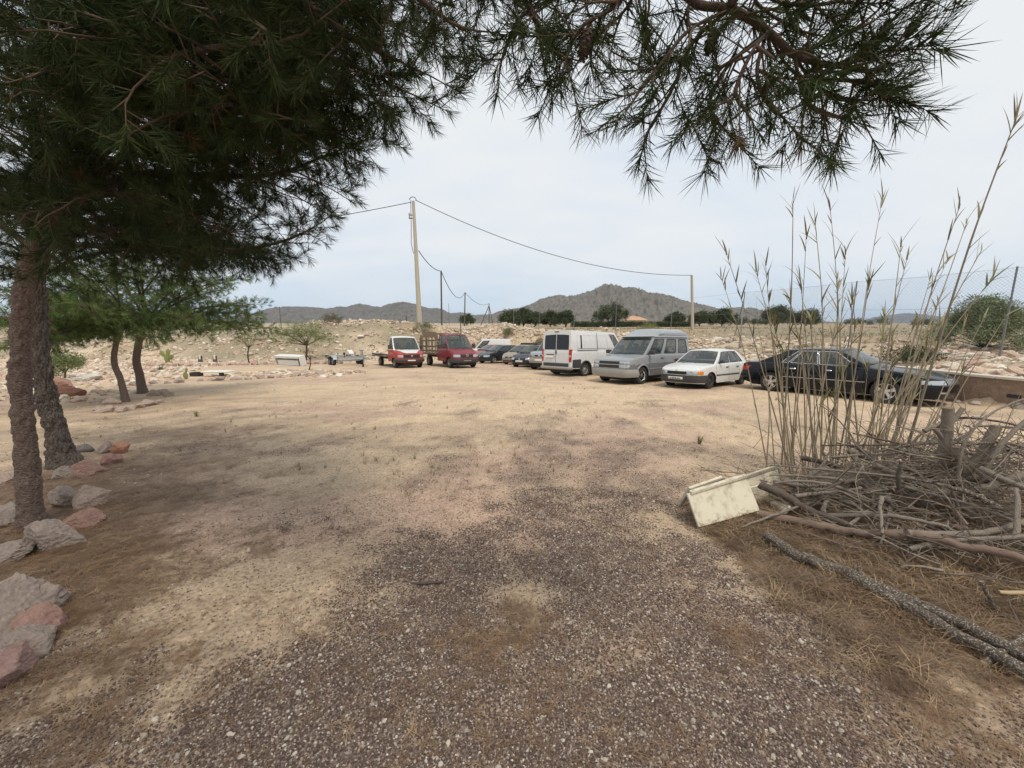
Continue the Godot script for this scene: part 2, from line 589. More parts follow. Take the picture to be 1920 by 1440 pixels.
func soil(x: float, z: float, d: float) -> Color:
	var a := n_mid.get_noise_2d(x * 0.5 + 40.0, z * 0.9)
	var b := n_big.get_noise_2d(x * 1.3, z * 2.6 + 9.0)
	var f := n_fine.get_noise_2d(x, z)
	var sand := Color(0.43, 0.32, 0.215)
	var pale := Color(0.60, 0.45, 0.30)
	var dark := Color(0.19, 0.135, 0.10)
	var pink := Color(0.42, 0.275, 0.215)
	var c := sand.lerp(pale, clampf(0.55 * smoothstep(5.0, 11.0, -z + x * 0.25) + 0.6 * b + 0.15, 0.0, 1.0))
	c = c.lerp(pink, clampf((n_big.get_noise_2d(x * 0.9 + 70.0, z * 2.0) - 0.12) * 2.6 + 0.8 * blob(x, z, -3.6, -8.2, 2.6, 0.9) + 0.6 * blob(x, z, 2.2, -13.5, 0.9, 3.5) + 0.4 * blob(x, z, 1.4, -6.0, 2.0, 1.0), 0.0, 0.55))
	c = c.lerp(Color(0.33, 0.26, 0.18), clampf(a * 1.4 + 0.6 * f - 0.1, 0.0, 0.55))
	for arc in [[-6.0, -26.0, 17.2], [-6.0, -26.0, 18.8], [4.0, 6.0, 15.3], [4.0, 6.0, 16.8], [-16.0, -4.0, 19.0], [-16.0, -4.0, 20.5]]:
		var off := absf(Vector2(x - arc[0], z - arc[1]).length() - arc[2] + 0.35 * b)
		c = c.lerp(Color(0.60, 0.45, 0.29), (1.0 - smoothstep(0.12, 0.3, off)) * clampf(0.45 + 1.2 * a, 0.0, 0.7) * smoothstep(4.5, 6.5, -z))
	c = c.lerp(dark, gravel(x, z) * 0.8)
	c = c.lerp(Color(0.165, 0.105, 0.068), litter_and_shade(x, z) * 0.9)
	if d > 0.0:
		var bank := Color(0.58, 0.46, 0.33).lerp(Color(0.36, 0.28, 0.18), clampf(0.5 + 1.4 * b, 0.0, 1.0))
		bank = bank.lerp(Color(0.27, 0.25, 0.13), clampf((n_big.get_noise_2d(x * 2.0, z * 2.0 + 50.0) - 0.25) * 2.0, 0.0, 0.6))
		var field := Color(0.36, 0.255, 0.165).lerp(Color(0.30, 0.24, 0.15), clampf(0.5 + b, 0.0, 1.0))
		bank = bank.lerp(field, smoothstep(6.5, 9.5, d + 1.5 * b) * smoothstep(-6.0, 6.0, x))
		bank = bank.lerp(Color(0.23, 0.20, 0.13), smoothstep(5.0, 6.0, d) * (1.0 - smoothstep(7.0, 8.5, d)) * (1.0 - smoothstep(-8.0, -3.0, x)) * 0.8)
		bank = bank.lerp(Color(0.26, 0.22, 0.145), clampf((n_big.get_noise_2d(x * 0.22 + 300.0, z * 0.5) - 0.1) * 4.0, 0.0, 0.85))
		c = c.lerp(bank, smoothstep(-0.4, 0.8, d + 0.6 * a))
	c = c * (1.0 + 0.16 * f) * gain_soil
	return c / maxf(1.0, maxf(c.r, maxf(c.g, c.b)))

func spaced(n: int, first: float, b: float) -> PackedFloat32Array:
	var out := PackedFloat32Array()
	for i in range(n + 1):
		out.append(first / b * (exp(b * i) - 1.0))
	return out

func build_ground() -> void:
	var e := spaced(290, 0.055, 0.0282)
	var xs := PackedFloat32Array()
	for i in range(e.size() - 1, 0, -1):
		xs.append(-e[i])
	xs.append_array(e)
	var zs := PackedFloat32Array()
	for i in range(110, 0, -1):
		zs.append(e[i] - 0.9)
	for v in e:
		zs.append(-0.9 - v)
	var w := xs.size()
	var mb := MB.new()
	var cols := PackedColorArray()
	for z in zs:
		for x in xs:
			var far := absf(x) > 130.0 or z < -160.0
			var y := 0.0
			var d := -1.0
			if far:
				y = 0.95
				d = 200.0
			else:
				y = height(x, z)
				if z < -5.0 or x > 10.0:
					d = beyond(x, z)
			mb.v.append(Vector3(x, y, z))
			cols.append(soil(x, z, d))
	mb.c = cols
	mb.colored = true
	for j in zs.size() - 1:
		for i in w - 1:
			var a := j * w + i
			mb.quad(a, a + 1, a + w + 1, a + w)
	var o := part("ground", mb, M.ground, self)
	structure(o)

# ------------------------------------------------------------------ hills
func ridge(called: String, prof: Array, dist: float, depth: float, rocky: float, c0: Color, c1: Color, seed_: int) -> void:
	var nz := FastNoiseLite.new()
	nz.seed = seed_
	nz.frequency = 1.0 / (dist * 0.035)
	nz.fractal_octaves = 5
	nz.fractal_type = FastNoiseLite.FRACTAL_RIDGED
	var mb := MB.new()
	mb.colored = true
	var nx := 300
	var nd := 60
	var rows := []
	var x0: float = prof[0].x
	var x1: float = prof[prof.size() - 1].x
	var hmax := 0.0
	for p in prof:
		hmax = maxf(hmax, p.y)
	for j in nd + 1:
		var v := float(j) / nd
		for i in nx + 1:
			var x := lerpf(x0, x1, float(i) / nx)
			var hh := curve_y(prof, x)
			var z := -dist + depth * (0.5 - v)
			var bell := pow(sin(PI * clampf(v, 0.0, 1.0)), 0.8)
			var r := nz.get_noise_2d(x * 1.2 + z * 0.35, z * 0.8)
			var y := hh * (bell + rocky * (r - 0.35) * sin(PI * v) * (1.0 - 0.75 * bell))
			mb.col = c0.lerp(c1, clampf(0.5 + 1.5 * nz.get_noise_2d(x * 2.3 + 900.0, z * 2.3), 0.0, 1.0))
			mb.add(Vector3(x, maxf(y, -2.0) + 0.9, z))
	for j in nd:
		for i in nx:
			var a := j * (nx + 1) + i
			mb.quad(a, a + 1, a + nx + 2, a + nx + 1)
	structure(part(called, mb, M.hill, self))

func curve_y(prof: Array, x: float) -> float:
	for i in prof.size() - 1:
		if x <= prof[i + 1].x:
			var t: float = (x - prof[i].x) / (prof[i + 1].x - prof[i].x)
			return lerpf(prof[i].y, prof[i + 1].y, clampf(t, 0.0, 1.0))
	return prof[prof.size() - 1].y

func sky_line(px: Array, dist: float) -> Array:
	# corners given as (degrees right of straight ahead, degrees above level)
	var out := []
	for p in px:
		var a := deg_to_rad(p[0])
		out.append(Vector2(tan(a) * dist, tan(deg_to_rad(p[1])) / cos(a) * dist + 0.7))
	return out

func build_hills() -> void:
	var g0 := Color(0.058, 0.062, 0.048) * gain_stone
	var g1 := Color(0.165, 0.145, 0.12) * gain_stone
	ridge("hills", sky_line([[-5.09, 0.23], [-3.37, 1.08], [-1.72, 1.70], [1.72, 2.24], [2.81, 2.69], [4.43, 3.45], [6.66, 3.88], [7.96, 3.65], [10.00, 4.07], [11.49, 4.42], [12.58, 5.06], [13.37, 5.34], [14.41, 5.03], [15.29, 4.64], [16.58, 4.76], [18.44, 4.00], [19.90, 3.89], [22.12, 2.99], [23.46, 2.75], [25.38, 2.09], [27.23, 1.58], [28.68, 1.83], [29.68, 1.94], [31.42, 1.19], [33.32, 0.52], [35.23, 0.13]], 1400.0), 1400.0, 620.0, 0.55, g0, g1, 3)
	ridge("hills", sky_line([[-36.01, 0.13], [-33.85, 0.64], [-32.88, 1.10], [-31.78, 0.99], [-31.00, 1.46], [-30.02, 2.00], [-28.30, 2.04], [-26.64, 2.00], [-24.44, 1.69], [-23.50, 2.12], [-22.11, 2.07], [-20.94, 2.52], [-19.37, 2.18], [-17.69, 2.20], [-16.45, 2.73], [-14.93, 2.83], [-13.48, 2.47], [-11.94, 2.04], [-10.43, 2.05], [-8.93, 1.37], [-7.09, 1.53], [-5.78, 1.15], [-3.05, 1.24], [0.00, 0.23]], 2300.0), 2300.0, 800.0, 0.5, g0 * 0.9, g1 * 0.85, 8)
	ridge("hills", sky_line([[41.0, 0.0], [43.0, 0.35], [44.0, 0.8], [45.3, 1.0], [47.0, 0.7], [48.0, 0.35], [50.0, 0.55], [52.0, 0.2], [54.0, 0.0]], 5200.0), 5200.0, 900.0, 0.4, g0, g1 * 0.8, 15)
	ridge("hills", sky_line([[-62.0, 0.0], [-57.0, 0.7], [-50.0, 0.45], [-44.0, 0.8], [-38.0, 0.4], [-33.0, 0.0]], 4200.0), 4200.0, 900.0, 0.4, g0, g1 * 0.8, 19)

# ------------------------------------------------------------------ stones
func rock_mesh(seed_: int, sub := 2, flat := 0.75, facets := 6) -> MB:
	# a ball cut by random planes, with chipped steps: angular stone
	var r := RandomNumberGenerator.new()
	r.seed = seed_
	var cuts := []
	for i in facets:
		var n := Vector3(r.randf_range(-1, 1), r.randf_range(-0.7, 1), r.randf_range(-1, 1)).normalized()
		cuts.append([n, r.randf_range(0.42, 0.8) if facets > 10 else r.randf_range(0.55, 0.85)])
	var nz := FastNoiseLite.new()
	nz.seed = seed_
	nz.frequency = 1.5
	nz.fractal_octaves = 4
	var strata := Vector3(r.randf_range(-0.5, 0.5), 1, r.randf_range(-0.5, 0.5)).normalized()
	var pts := [Vector3(1, 0, 0), Vector3(-1, 0, 0), Vector3(0, 1, 0), Vector3(0, -1, 0), Vector3(0, 0, 1), Vector3(0, 0, -1)]
	var tris := [[0, 2, 4], [2, 1, 4], [1, 3, 4], [3, 0, 4], [2, 0, 5], [1, 2, 5], [3, 1, 5], [0, 3, 5]]
	for s in sub:
		var nt := []
		var mids := {}
		for t in tris:
			var m := []
			for k in 3:
				var a: int = t[k]
				var b: int = t[(k + 1) % 3]
				var key := mini(a, b) * 100000 + maxi(a, b)
				if not mids.has(key):
					pts.append((pts[a] + pts[b]).normalized())
					mids[key] = pts.size() - 1
				m.append(mids[key])
			nt.append([t[0], m[0], m[2]])
			nt.append([t[1], m[1], m[0]])
			nt.append([t[2], m[2], m[1]])
			nt.append(m)
		tris = nt
	var out := []
	for p in pts:
		var d: float = 1.0 + 0.2 * nz.get_noise_3dv(p)
		for c in cuts:
			var k: float = p.dot(c[0])
			if k > 0.05:
				d = minf(d, c[1] / k * (1.0 + 0.05 * nz.get_noise_3dv(p * 2.5)))
		if sub >= 3:
			var lay: float = p.dot(strata) * d * 5.0 + 1.5 * nz.get_noise_3dv(p * 0.8)
			d *= 1.0 + 0.05 * (smoothstep(0.35, 0.65, lay - floorf(lay)) - 0.5) + 0.05 * nz.get_noise_3dv(p * 6.0)
		out.append(p * d * Vector3(1, flat, 1) * (1.25 if facets > 10 else 1.0))
	var mb := MB.new()
	for t in tris:
		mb.facet([out[t[0]], out[t[1]], out[t[2]]], Vector3.ZERO)
	return mb

func spin(yaw: float, tilt: float, s: Vector3) -> Basis:
	return Basis(Vector3.UP, yaw) * Basis(Vector3(1, 0, 0), rng.randf_range(-tilt, tilt)) * Basis(Vector3(0, 0, 1), rng.randf_range(-tilt, tilt)) * Basis.from_scale(s)

func build_banks() -> void:
	# loose rubble on the banks round the yard: too many to count
	var meshes := []
	for k in 5:
		meshes.append(rock_mesh(100 + k, 1, 0.7, 5).mesh())
	var xf := [[], [], [], [], []]
	var cl := [[], [], [], [], []]
	var made := 0
	var tries := 0
	while made < 27000 and tries < 260000:
		tries += 1
		var z := -rng.randf_range(8.0, 52.0)
		var x := rng.randf_range(-62.0, 24.0)
		if absf(x) > -z * 1.45 + 2.0:
			continue
		var d := beyond(x, z)
		if d < -0.25 or d > 12.0:
			continue
		var keep := 1.0
		if x > 0.0 and d > 6.0:
			keep = 0.1
		if x < -6.0 and d > 5.0 and d < 7.0:
			keep = 0.12
		if n_big.get_noise_2d(x * 2.2, z * 2.2) < 0.0:
			keep *= 0.3
		if x < -6.0 and d < 5.0:
			keep *= 0.6
		if rng.randf() > keep:
			continue
		var s := 0.05 + 0.2 * pow(rng.randf(), 3.0)
		if rng.randf() < 0.03:
			s *= 1.7
		var k := rng.randi() % 5
		xf[k].append(Transform3D(spin(rng.randf() * TAU, 0.6, Vector3(s, s * rng.randf_range(0.6, 1.0), s * rng.randf_range(0.6, 1.0))), Vector3(x, height(x, z) + s * 0.12, z)))
		cl[k].append(stone_color())
		made += 1
	# scattered stones of the garden beds on the far left side of the yard
	for i in 14000:
		var z := -rng.randf_range(10.0, 33.0)
		var x := rng.randf_range(-50.0, -6.0)
		var bed := 0.0
		if x < z * 0.62 - 4.5:
			bed = 0.8
		if z < -17.5 and z > -22.5 and x < -8.0 and x > -14.5:
			bed = 0.9
		if z < -28.5 and x < -13.0:
			bed = 0.5
		if rng.randf() > bed:
			continue
		var s := 0.03 + 0.17 * pow(rng.randf(), 2.5)
		var k := rng.randi() % 5
		xf[k].append(Transform3D(spin(rng.randf() * TAU, 0.6, Vector3(s, s * rng.randf_range(0.6, 1.0), s)), Vector3(x, height(x, z) + s * 0.1, z)))
		cl[k].append(stone_color())
	for k in 5:
		stuff(multi("rubble", meshes[k], M.stone, xf[k], cl[k], self), "loose pale tan rubble covering the banks and beds around the yard", "rubble")
	# dry weeds on the banks
	var tuft := grass_mesh(14, 0.3, 0.010)
	var gx := []
	var gc := []
	for i in 32000:
		var z := -rng.randf_range(9.0, 70.0)
		var x := rng.randf_range(-75.0, 40.0)
		if absf(x) > -z * 1.4 + 2.0:
			continue
		var d := beyond(x, z)
		if d < 0.3 or n_big.get_noise_2d(x * 1.7 + 30.0, z * 1.7) + 0.25 * rng.randf() < 0.12:
			continue
		var s := rng.randf_range(0.4, 1.1)
		gx.append(Transform3D(spin(rng.randf() * TAU, 0.2, Vector3(s, s, s)), Vector3(x, height(x, z) - 0.02, z)))
		gc.append(Color(0.34, 0.27, 0.13).lerp(Color(0.16, 0.17, 0.07), rng.randf() * rng.randf() * 1.4) * rng.randf_range(0.7, 1.1))
	stuff(multi("dry_weeds", tuft, M.leaf, gx, gc, self), "dry yellow weeds scattered over the rubble banks and field", "weeds")

func stone_color() -> Color:
	var t := rng.randf()
	var c := Color(0.60, 0.49, 0.37)
	if t < 0.3:
		c = Color(0.66, 0.585, 0.48)
	elif t < 0.5:
		c = Color(0.52, 0.385, 0.285)
	elif t < 0.6:
		c = Color(0.46, 0.31, 0.24)
	elif t < 0.72:
		c = Color(0.36, 0.31, 0.25)
	return c * rng.randf_range(0.8, 1.1) * gain_stone

func grass_mesh(blades: int, len_: float, wid: float) -> ArrayMesh:
	var mb := MB.new()
	for i in blades:
		var a := rng.randf() * TAU
		var out := Vector3(cos(a), 0, sin(a))
		var lean := rng.randf_range(0.15, 0.9)
		var l := len_ * rng.randf_range(0.5, 1.0)
		var b := out * rng.randf() * 0.05
		var m := b + out * l * lean * 0.35 + Vector3.UP * l * 0.6
		var t := b + out * l * lean + Vector3.UP * l * (1.0 - 0.35 * lean)
		var s := Vector3(-out.z, 0, out.x) * wid * 0.5
		var k := mb.add(b - s)
		mb.add(b + s)
		mb.add(m - s * 0.8)
		mb.add(m + s * 0.8)
		mb.add(t)
		mb.quad(k, k + 1, k + 3, k + 2)
		mb.tri(k + 2, k + 3, k + 4)
	return mb.mesh()

func build_gravel() -> void:
	var meshes := []
	for k in 4:
		meshes.append(rock_mesh(200 + k, 1, 0.62, 4).mesh())
	var xf := [[], [], [], []]
	var cl := [[], [], [], []]
	# distance from the lens grows evenly in the logarithm, as the eye sees the ground
	for i in 460000:
		var t := rng.randf()
		var dist := 1.0 * pow(4.2, pow(t, 0.85)) if i % 4 else 3.0 * pow(4.0, t)
		var ang := rng.randf_range(-1.02, 1.02)
		var x := sin(ang) * dist
		var z := -cos(ang) * dist + 0.1
		var g := gravel(x, z)
		if rng.randf() > 0.10 + 0.90 * g:
			continue
		var s := (0.0026 + 0.0046 * pow(rng.randf(), 1.6)) * (1.0 + 0.05 * dist)
		var u := rng.randf()
		var c := Color(0.122, 0.080, 0.062)
		if u < 0.26:
			c = Color(0.26, 0.19, 0.155)
		elif u < 0.40:
			c = Color(0.48, 0.38, 0.31)
		elif u < 0.46:
			c = Color(0.74, 0.66, 0.56)
		elif u < 0.62:
			c = Color(0.18, 0.115, 0.09)
		if g < 0.25 and u > 0.55:
			c = Color(0.40, 0.31, 0.21)
		if u > 0.997:
			s *= 2.0
			c = Color(0.62, 0.55, 0.45)
		var k := rng.randi() % 4
		xf[k].append(Transform3D(spin(rng.randf() * TAU, 0.5, Vector3(s, s, s * rng.randf_range(0.6, 1.0))), Vector3(x, height(x, z) + s * 0.25, z)))
		cl[k].append(c * rng.randf_range(0.45, 0.9))
	for k in 4:
		stuff(multi("gravel", meshes[k], M.pebble, xf[k], cl[k], self), "dark reddish gravel strewn over the yard", "gravel")
	# bigger pale stones lying about
	var bx := []
	var bc := []
	var m := rock_mesh(333, 2, 0.65, 7).mesh()
	for i in 2600:
		var t := rng.randf()
		var dist := 1.6 * pow(17.0, pow(t, 0.45))
		var ang := rng.randf_range(-0.95, 0.85)
		var x := sin(ang) * dist
		var z := -cos(ang) * dist
		var s := rng.randf_range(0.005, 0.013) * (1.0 + 0.05 * dist)
		bx.append(Transform3D(spin(rng.randf() * TAU, 0.5, Vector3(s, s, s * 0.8)), Vector3(x, height(x, z) + s * 0.3, z)))
		bc.append(Color(0.52, 0.43, 0.33) * rng.randf_range(0.6, 1.15))
	stuff(multi("pale_stones", m, M.pebble, bx, bc, self), "small pale stones scattered over the gravel yard", "stones")
	# small dry weeds rooted in the yard
	var wm := grass_mesh(12, 0.09, 0.004)
	var wx := []
	var wc := []
	for i in 900:
		var dist := 4.0 * pow(6.0, rng.randf())
		var ang := rng.randf_range(-0.95, 0.9)
		var x := sin(ang) * dist
		var z := -cos(ang) * dist
		if n_mid.get_noise_2d(x * 0.4 + 9.0, z * 0.4) < 0.1 or beyond(x, z) > -0.3:
			continue
		var s := rng.randf_range(0.5, 1.3)
		wx.append(Transform3D(spin(rng.randf() * TAU, 0.2, Vector3(s, s, s)), Vector3(x, height(x, z) - 0.005, z)))
		wc.append(Color(0.26, 0.22, 0.12).lerp(Color(0.15, 0.17, 0.075), rng.randf()))
	stuff(multi("yard_weeds", wm, M.leaf, wx, wc, self), "tiny dry weeds rooted here and there in the yard", "weeds")
	# fallen pine needles: pairs of thin brown needles
	var mb := MB.new()
	for k in 5:
		var a := rng.randf() * TAU
		var o := Vector3(rng.randf_range(-0.04, 0.04), rng.randf_range(0.0, 0.008), rng.randf_range(-0.04, 0.04))
		for q in 2:
			a += q * 0.3
			var dir := Vector3(cos(a), rng.randf_range(-0.03, 0.10), sin(a))
			var side := Vector3(-sin(a), 0, cos(a)) * 0.0010
			var s := mb.add(o - side)
			mb.add(o + side)
			mb.add(o + dir * 0.09)
			mb.tri(s, s + 1, s + 2)
	var nm := mb.mesh()
	var nx := []
	var nc := []
	for i in 110000:
		var dist := 1.0 * pow(11.0, rng.randf())
		var ang := rng.randf_range(-1.05, 1.05)
		var x := sin(ang) * dist
		var z := -cos(ang) * dist
		var l := litter_and_shade(x, z)
		if rng.randf() > 0.012 + l:
			continue
		var s := rng.randf_range(0.7, 1.3)
		nx.append(Transform3D(spin(rng.randf() * TAU, 0.12, Vector3(s, 1, s)), Vector3(x, height(x, z) + 0.004 + 0.02 * l * rng.randf(), z)))
		nc.append(Color(0.20, 0.11, 0.055).lerp(Color(0.46, 0.33, 0.19), rng.randf() * rng.randf()) * rng.randf_range(0.6, 1.15))
	stuff(multi("fallen_needles", nm, M.leaf, nx, nc, self), "brown fallen pine needles lying on the ground", "needles")

# ------------------------------------------------------------------ pines
func smooth_path(p: Array, per := 4) -> Array:
	var out := []
	for i in p.size() - 1:
		var a: Vector3 = p[maxi(i - 1, 0)]
		var b: Vector3 = p[i]
		var c: Vector3 = p[i + 1]
		var d: Vector3 = p[mini(i + 2, p.size() - 1)]
		for k in per:
			out.append(b.cubic_interpolate(c, a, d, float(k) / per))
	out.append(p[p.size() - 1])
	return out

func taper(n: int, r0: float, r1: float) -> Array:
	var out := []
	for i in n:
		out.append(lerpf(r0, r1, pow(float(i) / maxf(n - 1, 1), 0.8)))
	return out

# rough bark: a tube with furrows pushed into it
func bark_tube(path: Array, radii: Array, sides: int, rough: float, seed_: int, fx := 1.3, fy := 0.75) -> MB:
	var mb := MB.new()
	mb.tube(path, radii, sides, false)
	var nz := FastNoiseLite.new()
	nz.seed = seed_
	nz.frequency = 9.0
	nz.noise_type = FastNoiseLite.TYPE_CELLULAR
	nz.cellular_return_type = FastNoiseLite.RETURN_DISTANCE2_SUB
	var n2 := FastNoiseLite.new()
	n2.seed = seed_ + 1
	n2.frequency = 3.0
	for i in path.size():
		for k in sides:
			var q := i * sides + k
			var p := mb.v[q]
			var out: Vector3 = (p - path[i]).normalized()
			var wob := 0.05 * n2.get_noise_3dv(p * 2.0)
			var w := nz.get_noise_3d(p.x * fx + wob, p.y * fy + wob, p.z * fx)
			mb.v[q] = p + out * rough * (clampf(w + 0.92, 0.0, 0.4) * 2.4 - 0.5 + 0.7 * n2.get_noise_3dv(p) + 0.35 * n2.get_noise_3dv(p * 9.0))
	return mb

func tuft_mesh(needles: int, len_: float, wid: float, axis: float, r: RandomNumberGenerator) -> ArrayMesh:
	# needles spread round a short shoot that runs along +y
	var mb := MB.new()
	for i in needles:
		var a := r.randf() * TAU
		var h := axis * pow(r.randf(), 0.7)
		var open := r.randf_range(0.25, 1.05)
		var dir := Vector3(cos(a) * sin(open), cos(open), sin(a) * sin(open))
		var l := len_ * r.randf_range(0.65, 1.05)
		var b := Vector3(0, h, 0)
		var side := dir.cross(Vector3(r.randf_range(-1, 1), r.randf_range(-1, 1), r.randf_range(-1, 1))).normalized() * wid
		var bend := Vector3(0, -0.12 * l, 0) * r.randf_range(-1.0, 1.0)
		var k := mb.add(b - side)
		mb.add(b + side)
		mb.add(b + dir * l * 0.6 + side * 0.8 + bend * 0.3)
		mb.add(b + dir * l * 0.6 - side * 0.8 + bend * 0.3)
		mb.add(b + dir * l + bend)
		mb.quad(k, k + 1, k + 2, k + 3)
		mb.tri(k + 3, k + 2, k + 4)
	return mb.mesh()

func along(dir: Vector3) -> Basis:
	var y := dir.normalized()
	var x := y.cross(Vector3.UP if absf(y.y) < 0.9 else Vector3.RIGHT).normalized().rotated(y, rng.randf() * TAU)
	return Basis(x, y, x.cross(y))

# side shoots of one limb: thin wood into wood, needle tufts into tufts
func shoots(path: Array, from: float, step: float, len_: float, droop: float, wood: MB, tufts: Array, cols: Array, size: float, twig_step: float) -> void:
	var total := 0.0
	for i in path.size() - 1:
		total += path[i].distance_to(path[i + 1])
	var goal := total * from
	var run := 0.0
	var flip := 1.0
	for i in path.size() - 1:
		var a: Vector3 = path[i]
		var b: Vector3 = path[i + 1]
		var seg := a.distance_to(b)
		while goal <= run + seg:
			var o := a.lerp(b, (goal - run) / maxf(seg, 1e-4))
			var fwd := (b - a).normalized()
			var side := fwd.cross(Vector3.UP).normalized() * flip
			flip = -flip
			var frac := goal / total
			var l := len_ * rng.randf_range(0.55, 1.1) * lerpf(1.0, 0.55, smoothstep(0.5, 1.0, frac))
			var dir := (side * rng.randf_range(0.6, 1.0) + fwd * rng.randf_range(0.4, 1.0) + Vector3.UP * rng.randf_range(-0.45, 0.35)).normalized()
			shoot(o, dir, l, droop, wood, tufts, cols, size, twig_step)
			goal += step * rng.randf_range(0.7, 1.3)
		run += seg
	var e: Vector3 = path[path.size() - 1]
	shoot(e, (e - path[path.size() - 2]).normalized(), len_ * 0.5, 0.0, wood, tufts, cols, size, twig_step)

func shoot(o: Vector3, dir: Vector3, l: float, droop: float, wood: MB, tufts: Array, cols: Array, size: float, twig_step: float) -> void:
	var p := [o]
	var n := maxi(3, int(l / 0.09))
	var q := o
	var d := dir
	for i in n:
		d = (d + Vector3(rng.randf_range(-0.22, 0.22), rng.randf_range(-0.2, 0.2) - droop * 0.18, rng.randf_range(-0.22, 0.22))).normalized()
		q += d * l / n
		p.append(q)
	wood.tube(p, taper(p.size(), 0.004 + 0.008 * l, 0.0022), 4, false)
	var goal := 0.3 * l * rng.randf()
	for i in n:
		var a: Vector3 = p[i]
		var b: Vector3 = p[i + 1]
		var f := float(i) / n
		var w := twig_step
		var dist := a.distance_to(b)
		while goal < dist:
			var at := a.lerp(b, goal / dist)
			var out := (b - a).normalized()
			var sd := out.cross(Vector3(rng.randf_range(-1, 1), rng.randf_range(-0.4, 1), rng.randf_range(-1, 1))).normalized()
			var td := (out * rng.randf_range(0.3, 0.9) + sd + Vector3(0, -0.2 * droop, 0)).normalized()
			var tl := rng.randf_range(0.05, 0.17) * lerpf(1.1, 0.7, f) * size
			wood.tube([at, at + td * tl], [0.003, 0.0018], 3, false)
			tuft(at + td * tl * 0.75, td, size, tufts, cols)
			if tl > 0.10 * size:
				tuft(at + td * tl * 0.2, td, size * 0.9, tufts, cols)
			goal += w * rng.randf_range(0.6, 1.4)
		goal -= dist
	tuft(q - d * 0.03, d, size, tufts, cols)

var needle_light := 0.95  # multiplies needle colour; carries how lit the crowns look

func tuft(at: Vector3, dir: Vector3, size: float, tufts: Array, cols: Array) -> void:
	var s := size * rng.randf_range(0.8, 1.15)
	tufts.append(Transform3D(along(dir) * Basis.from_scale(Vector3(s, s, s)), at))
	var t := rng.randf()
	if t > 0.985:
		cols.append(Color(0.10, 0.065, 0.03))
		return
	cols.append(Color(0.034, 0.054, 0.018).lerp(Color(0.056, 0.076, 0.024), t) * rng.randf_range(0.7, 1.15) * needle_light)

func pine(called: String, label: String, trunk: Array, r0: float, r1: float, bark: Material, limbs: Array, opt: Dictionary) -> Node3D:
	var base: Vector3 = trunk[0]
	base.y = height(base.x, base.z)
	var root := thing(called, label, "pine tree", base, "pine trees")
	var loc := func(arr: Array) -> Array:
		var out := []
		for p in arr:
			out.append(p - base)
		return out
	var tp := smooth_path(loc.call([trunk[0] - Vector3(0, 0.15, 0)] + trunk), opt.get("per", 10))
	var rr := []
	for q in tp:
		rr.append(lerpf(r0, r0 * 0.72, clampf(q.y / 2.3, 0.0, 1.0)) if q.y < 2.3 else lerpf(r0 * 0.6, r1 * 0.6, clampf((q.y - 2.3) / 1.5, 0.0, 1.0)))
	for i in tp.size():
		rr[i] += r0 * opt.get("flare", 0.35) * exp(-maxf(tp[i].y, 0.0) / 0.18)
	part("trunk", bark_tube(tp, rr, opt.get("sides", 28), opt.get("rough", 0.012), 50 + trunk.size(), opt.get("fx", 1.3), opt.get("fy", 0.75)), bark, root)
	var wood := MB.new()
	var tufts := []
	var cols := []
	for l in limbs:
		var p := smooth_path(loc.call(l.p), 5)
		part("limb", bark_tube(p, taper(p.size(), l.r, 0.006), 8, 0.002, 7), opt.get("limb_mat", M.limb), root)
		shoots(p, l.get("from", 0.25), l.get("step", 0.075), l.get("len", 0.7), l.get("droop", 0.3), wood, tufts, cols, l.get("size", 1.0), l.get("twig", 0.054))
	if wood.v.size() > 0:
		stuff(part("twigs", wood, M.twig, root))
	# needles: three kinds of tuft, dealt out in turn
	var r := RandomNumberGenerator.new()
	r.seed = 77
	var kinds: int = 3
	for k in kinds:
		var m := tuft_mesh(opt.get("needles", 48), opt.get("nlen", 0.088), opt.get("nwid", 0.0012), 0.07, r)
		var xs := []
		var cs := []
		for i in range(k, tufts.size(), kinds):
			xs.append(tufts[i])
			cs.append(cols[i])
		stuff(multi("needles", m, M.needle, xs, cs, root))
	return root

func limb(p: Array, r := 0.03, more := {}) -> Dictionary:
	var d := {"p": p, "r": r}
	d.merge(more)
	return d

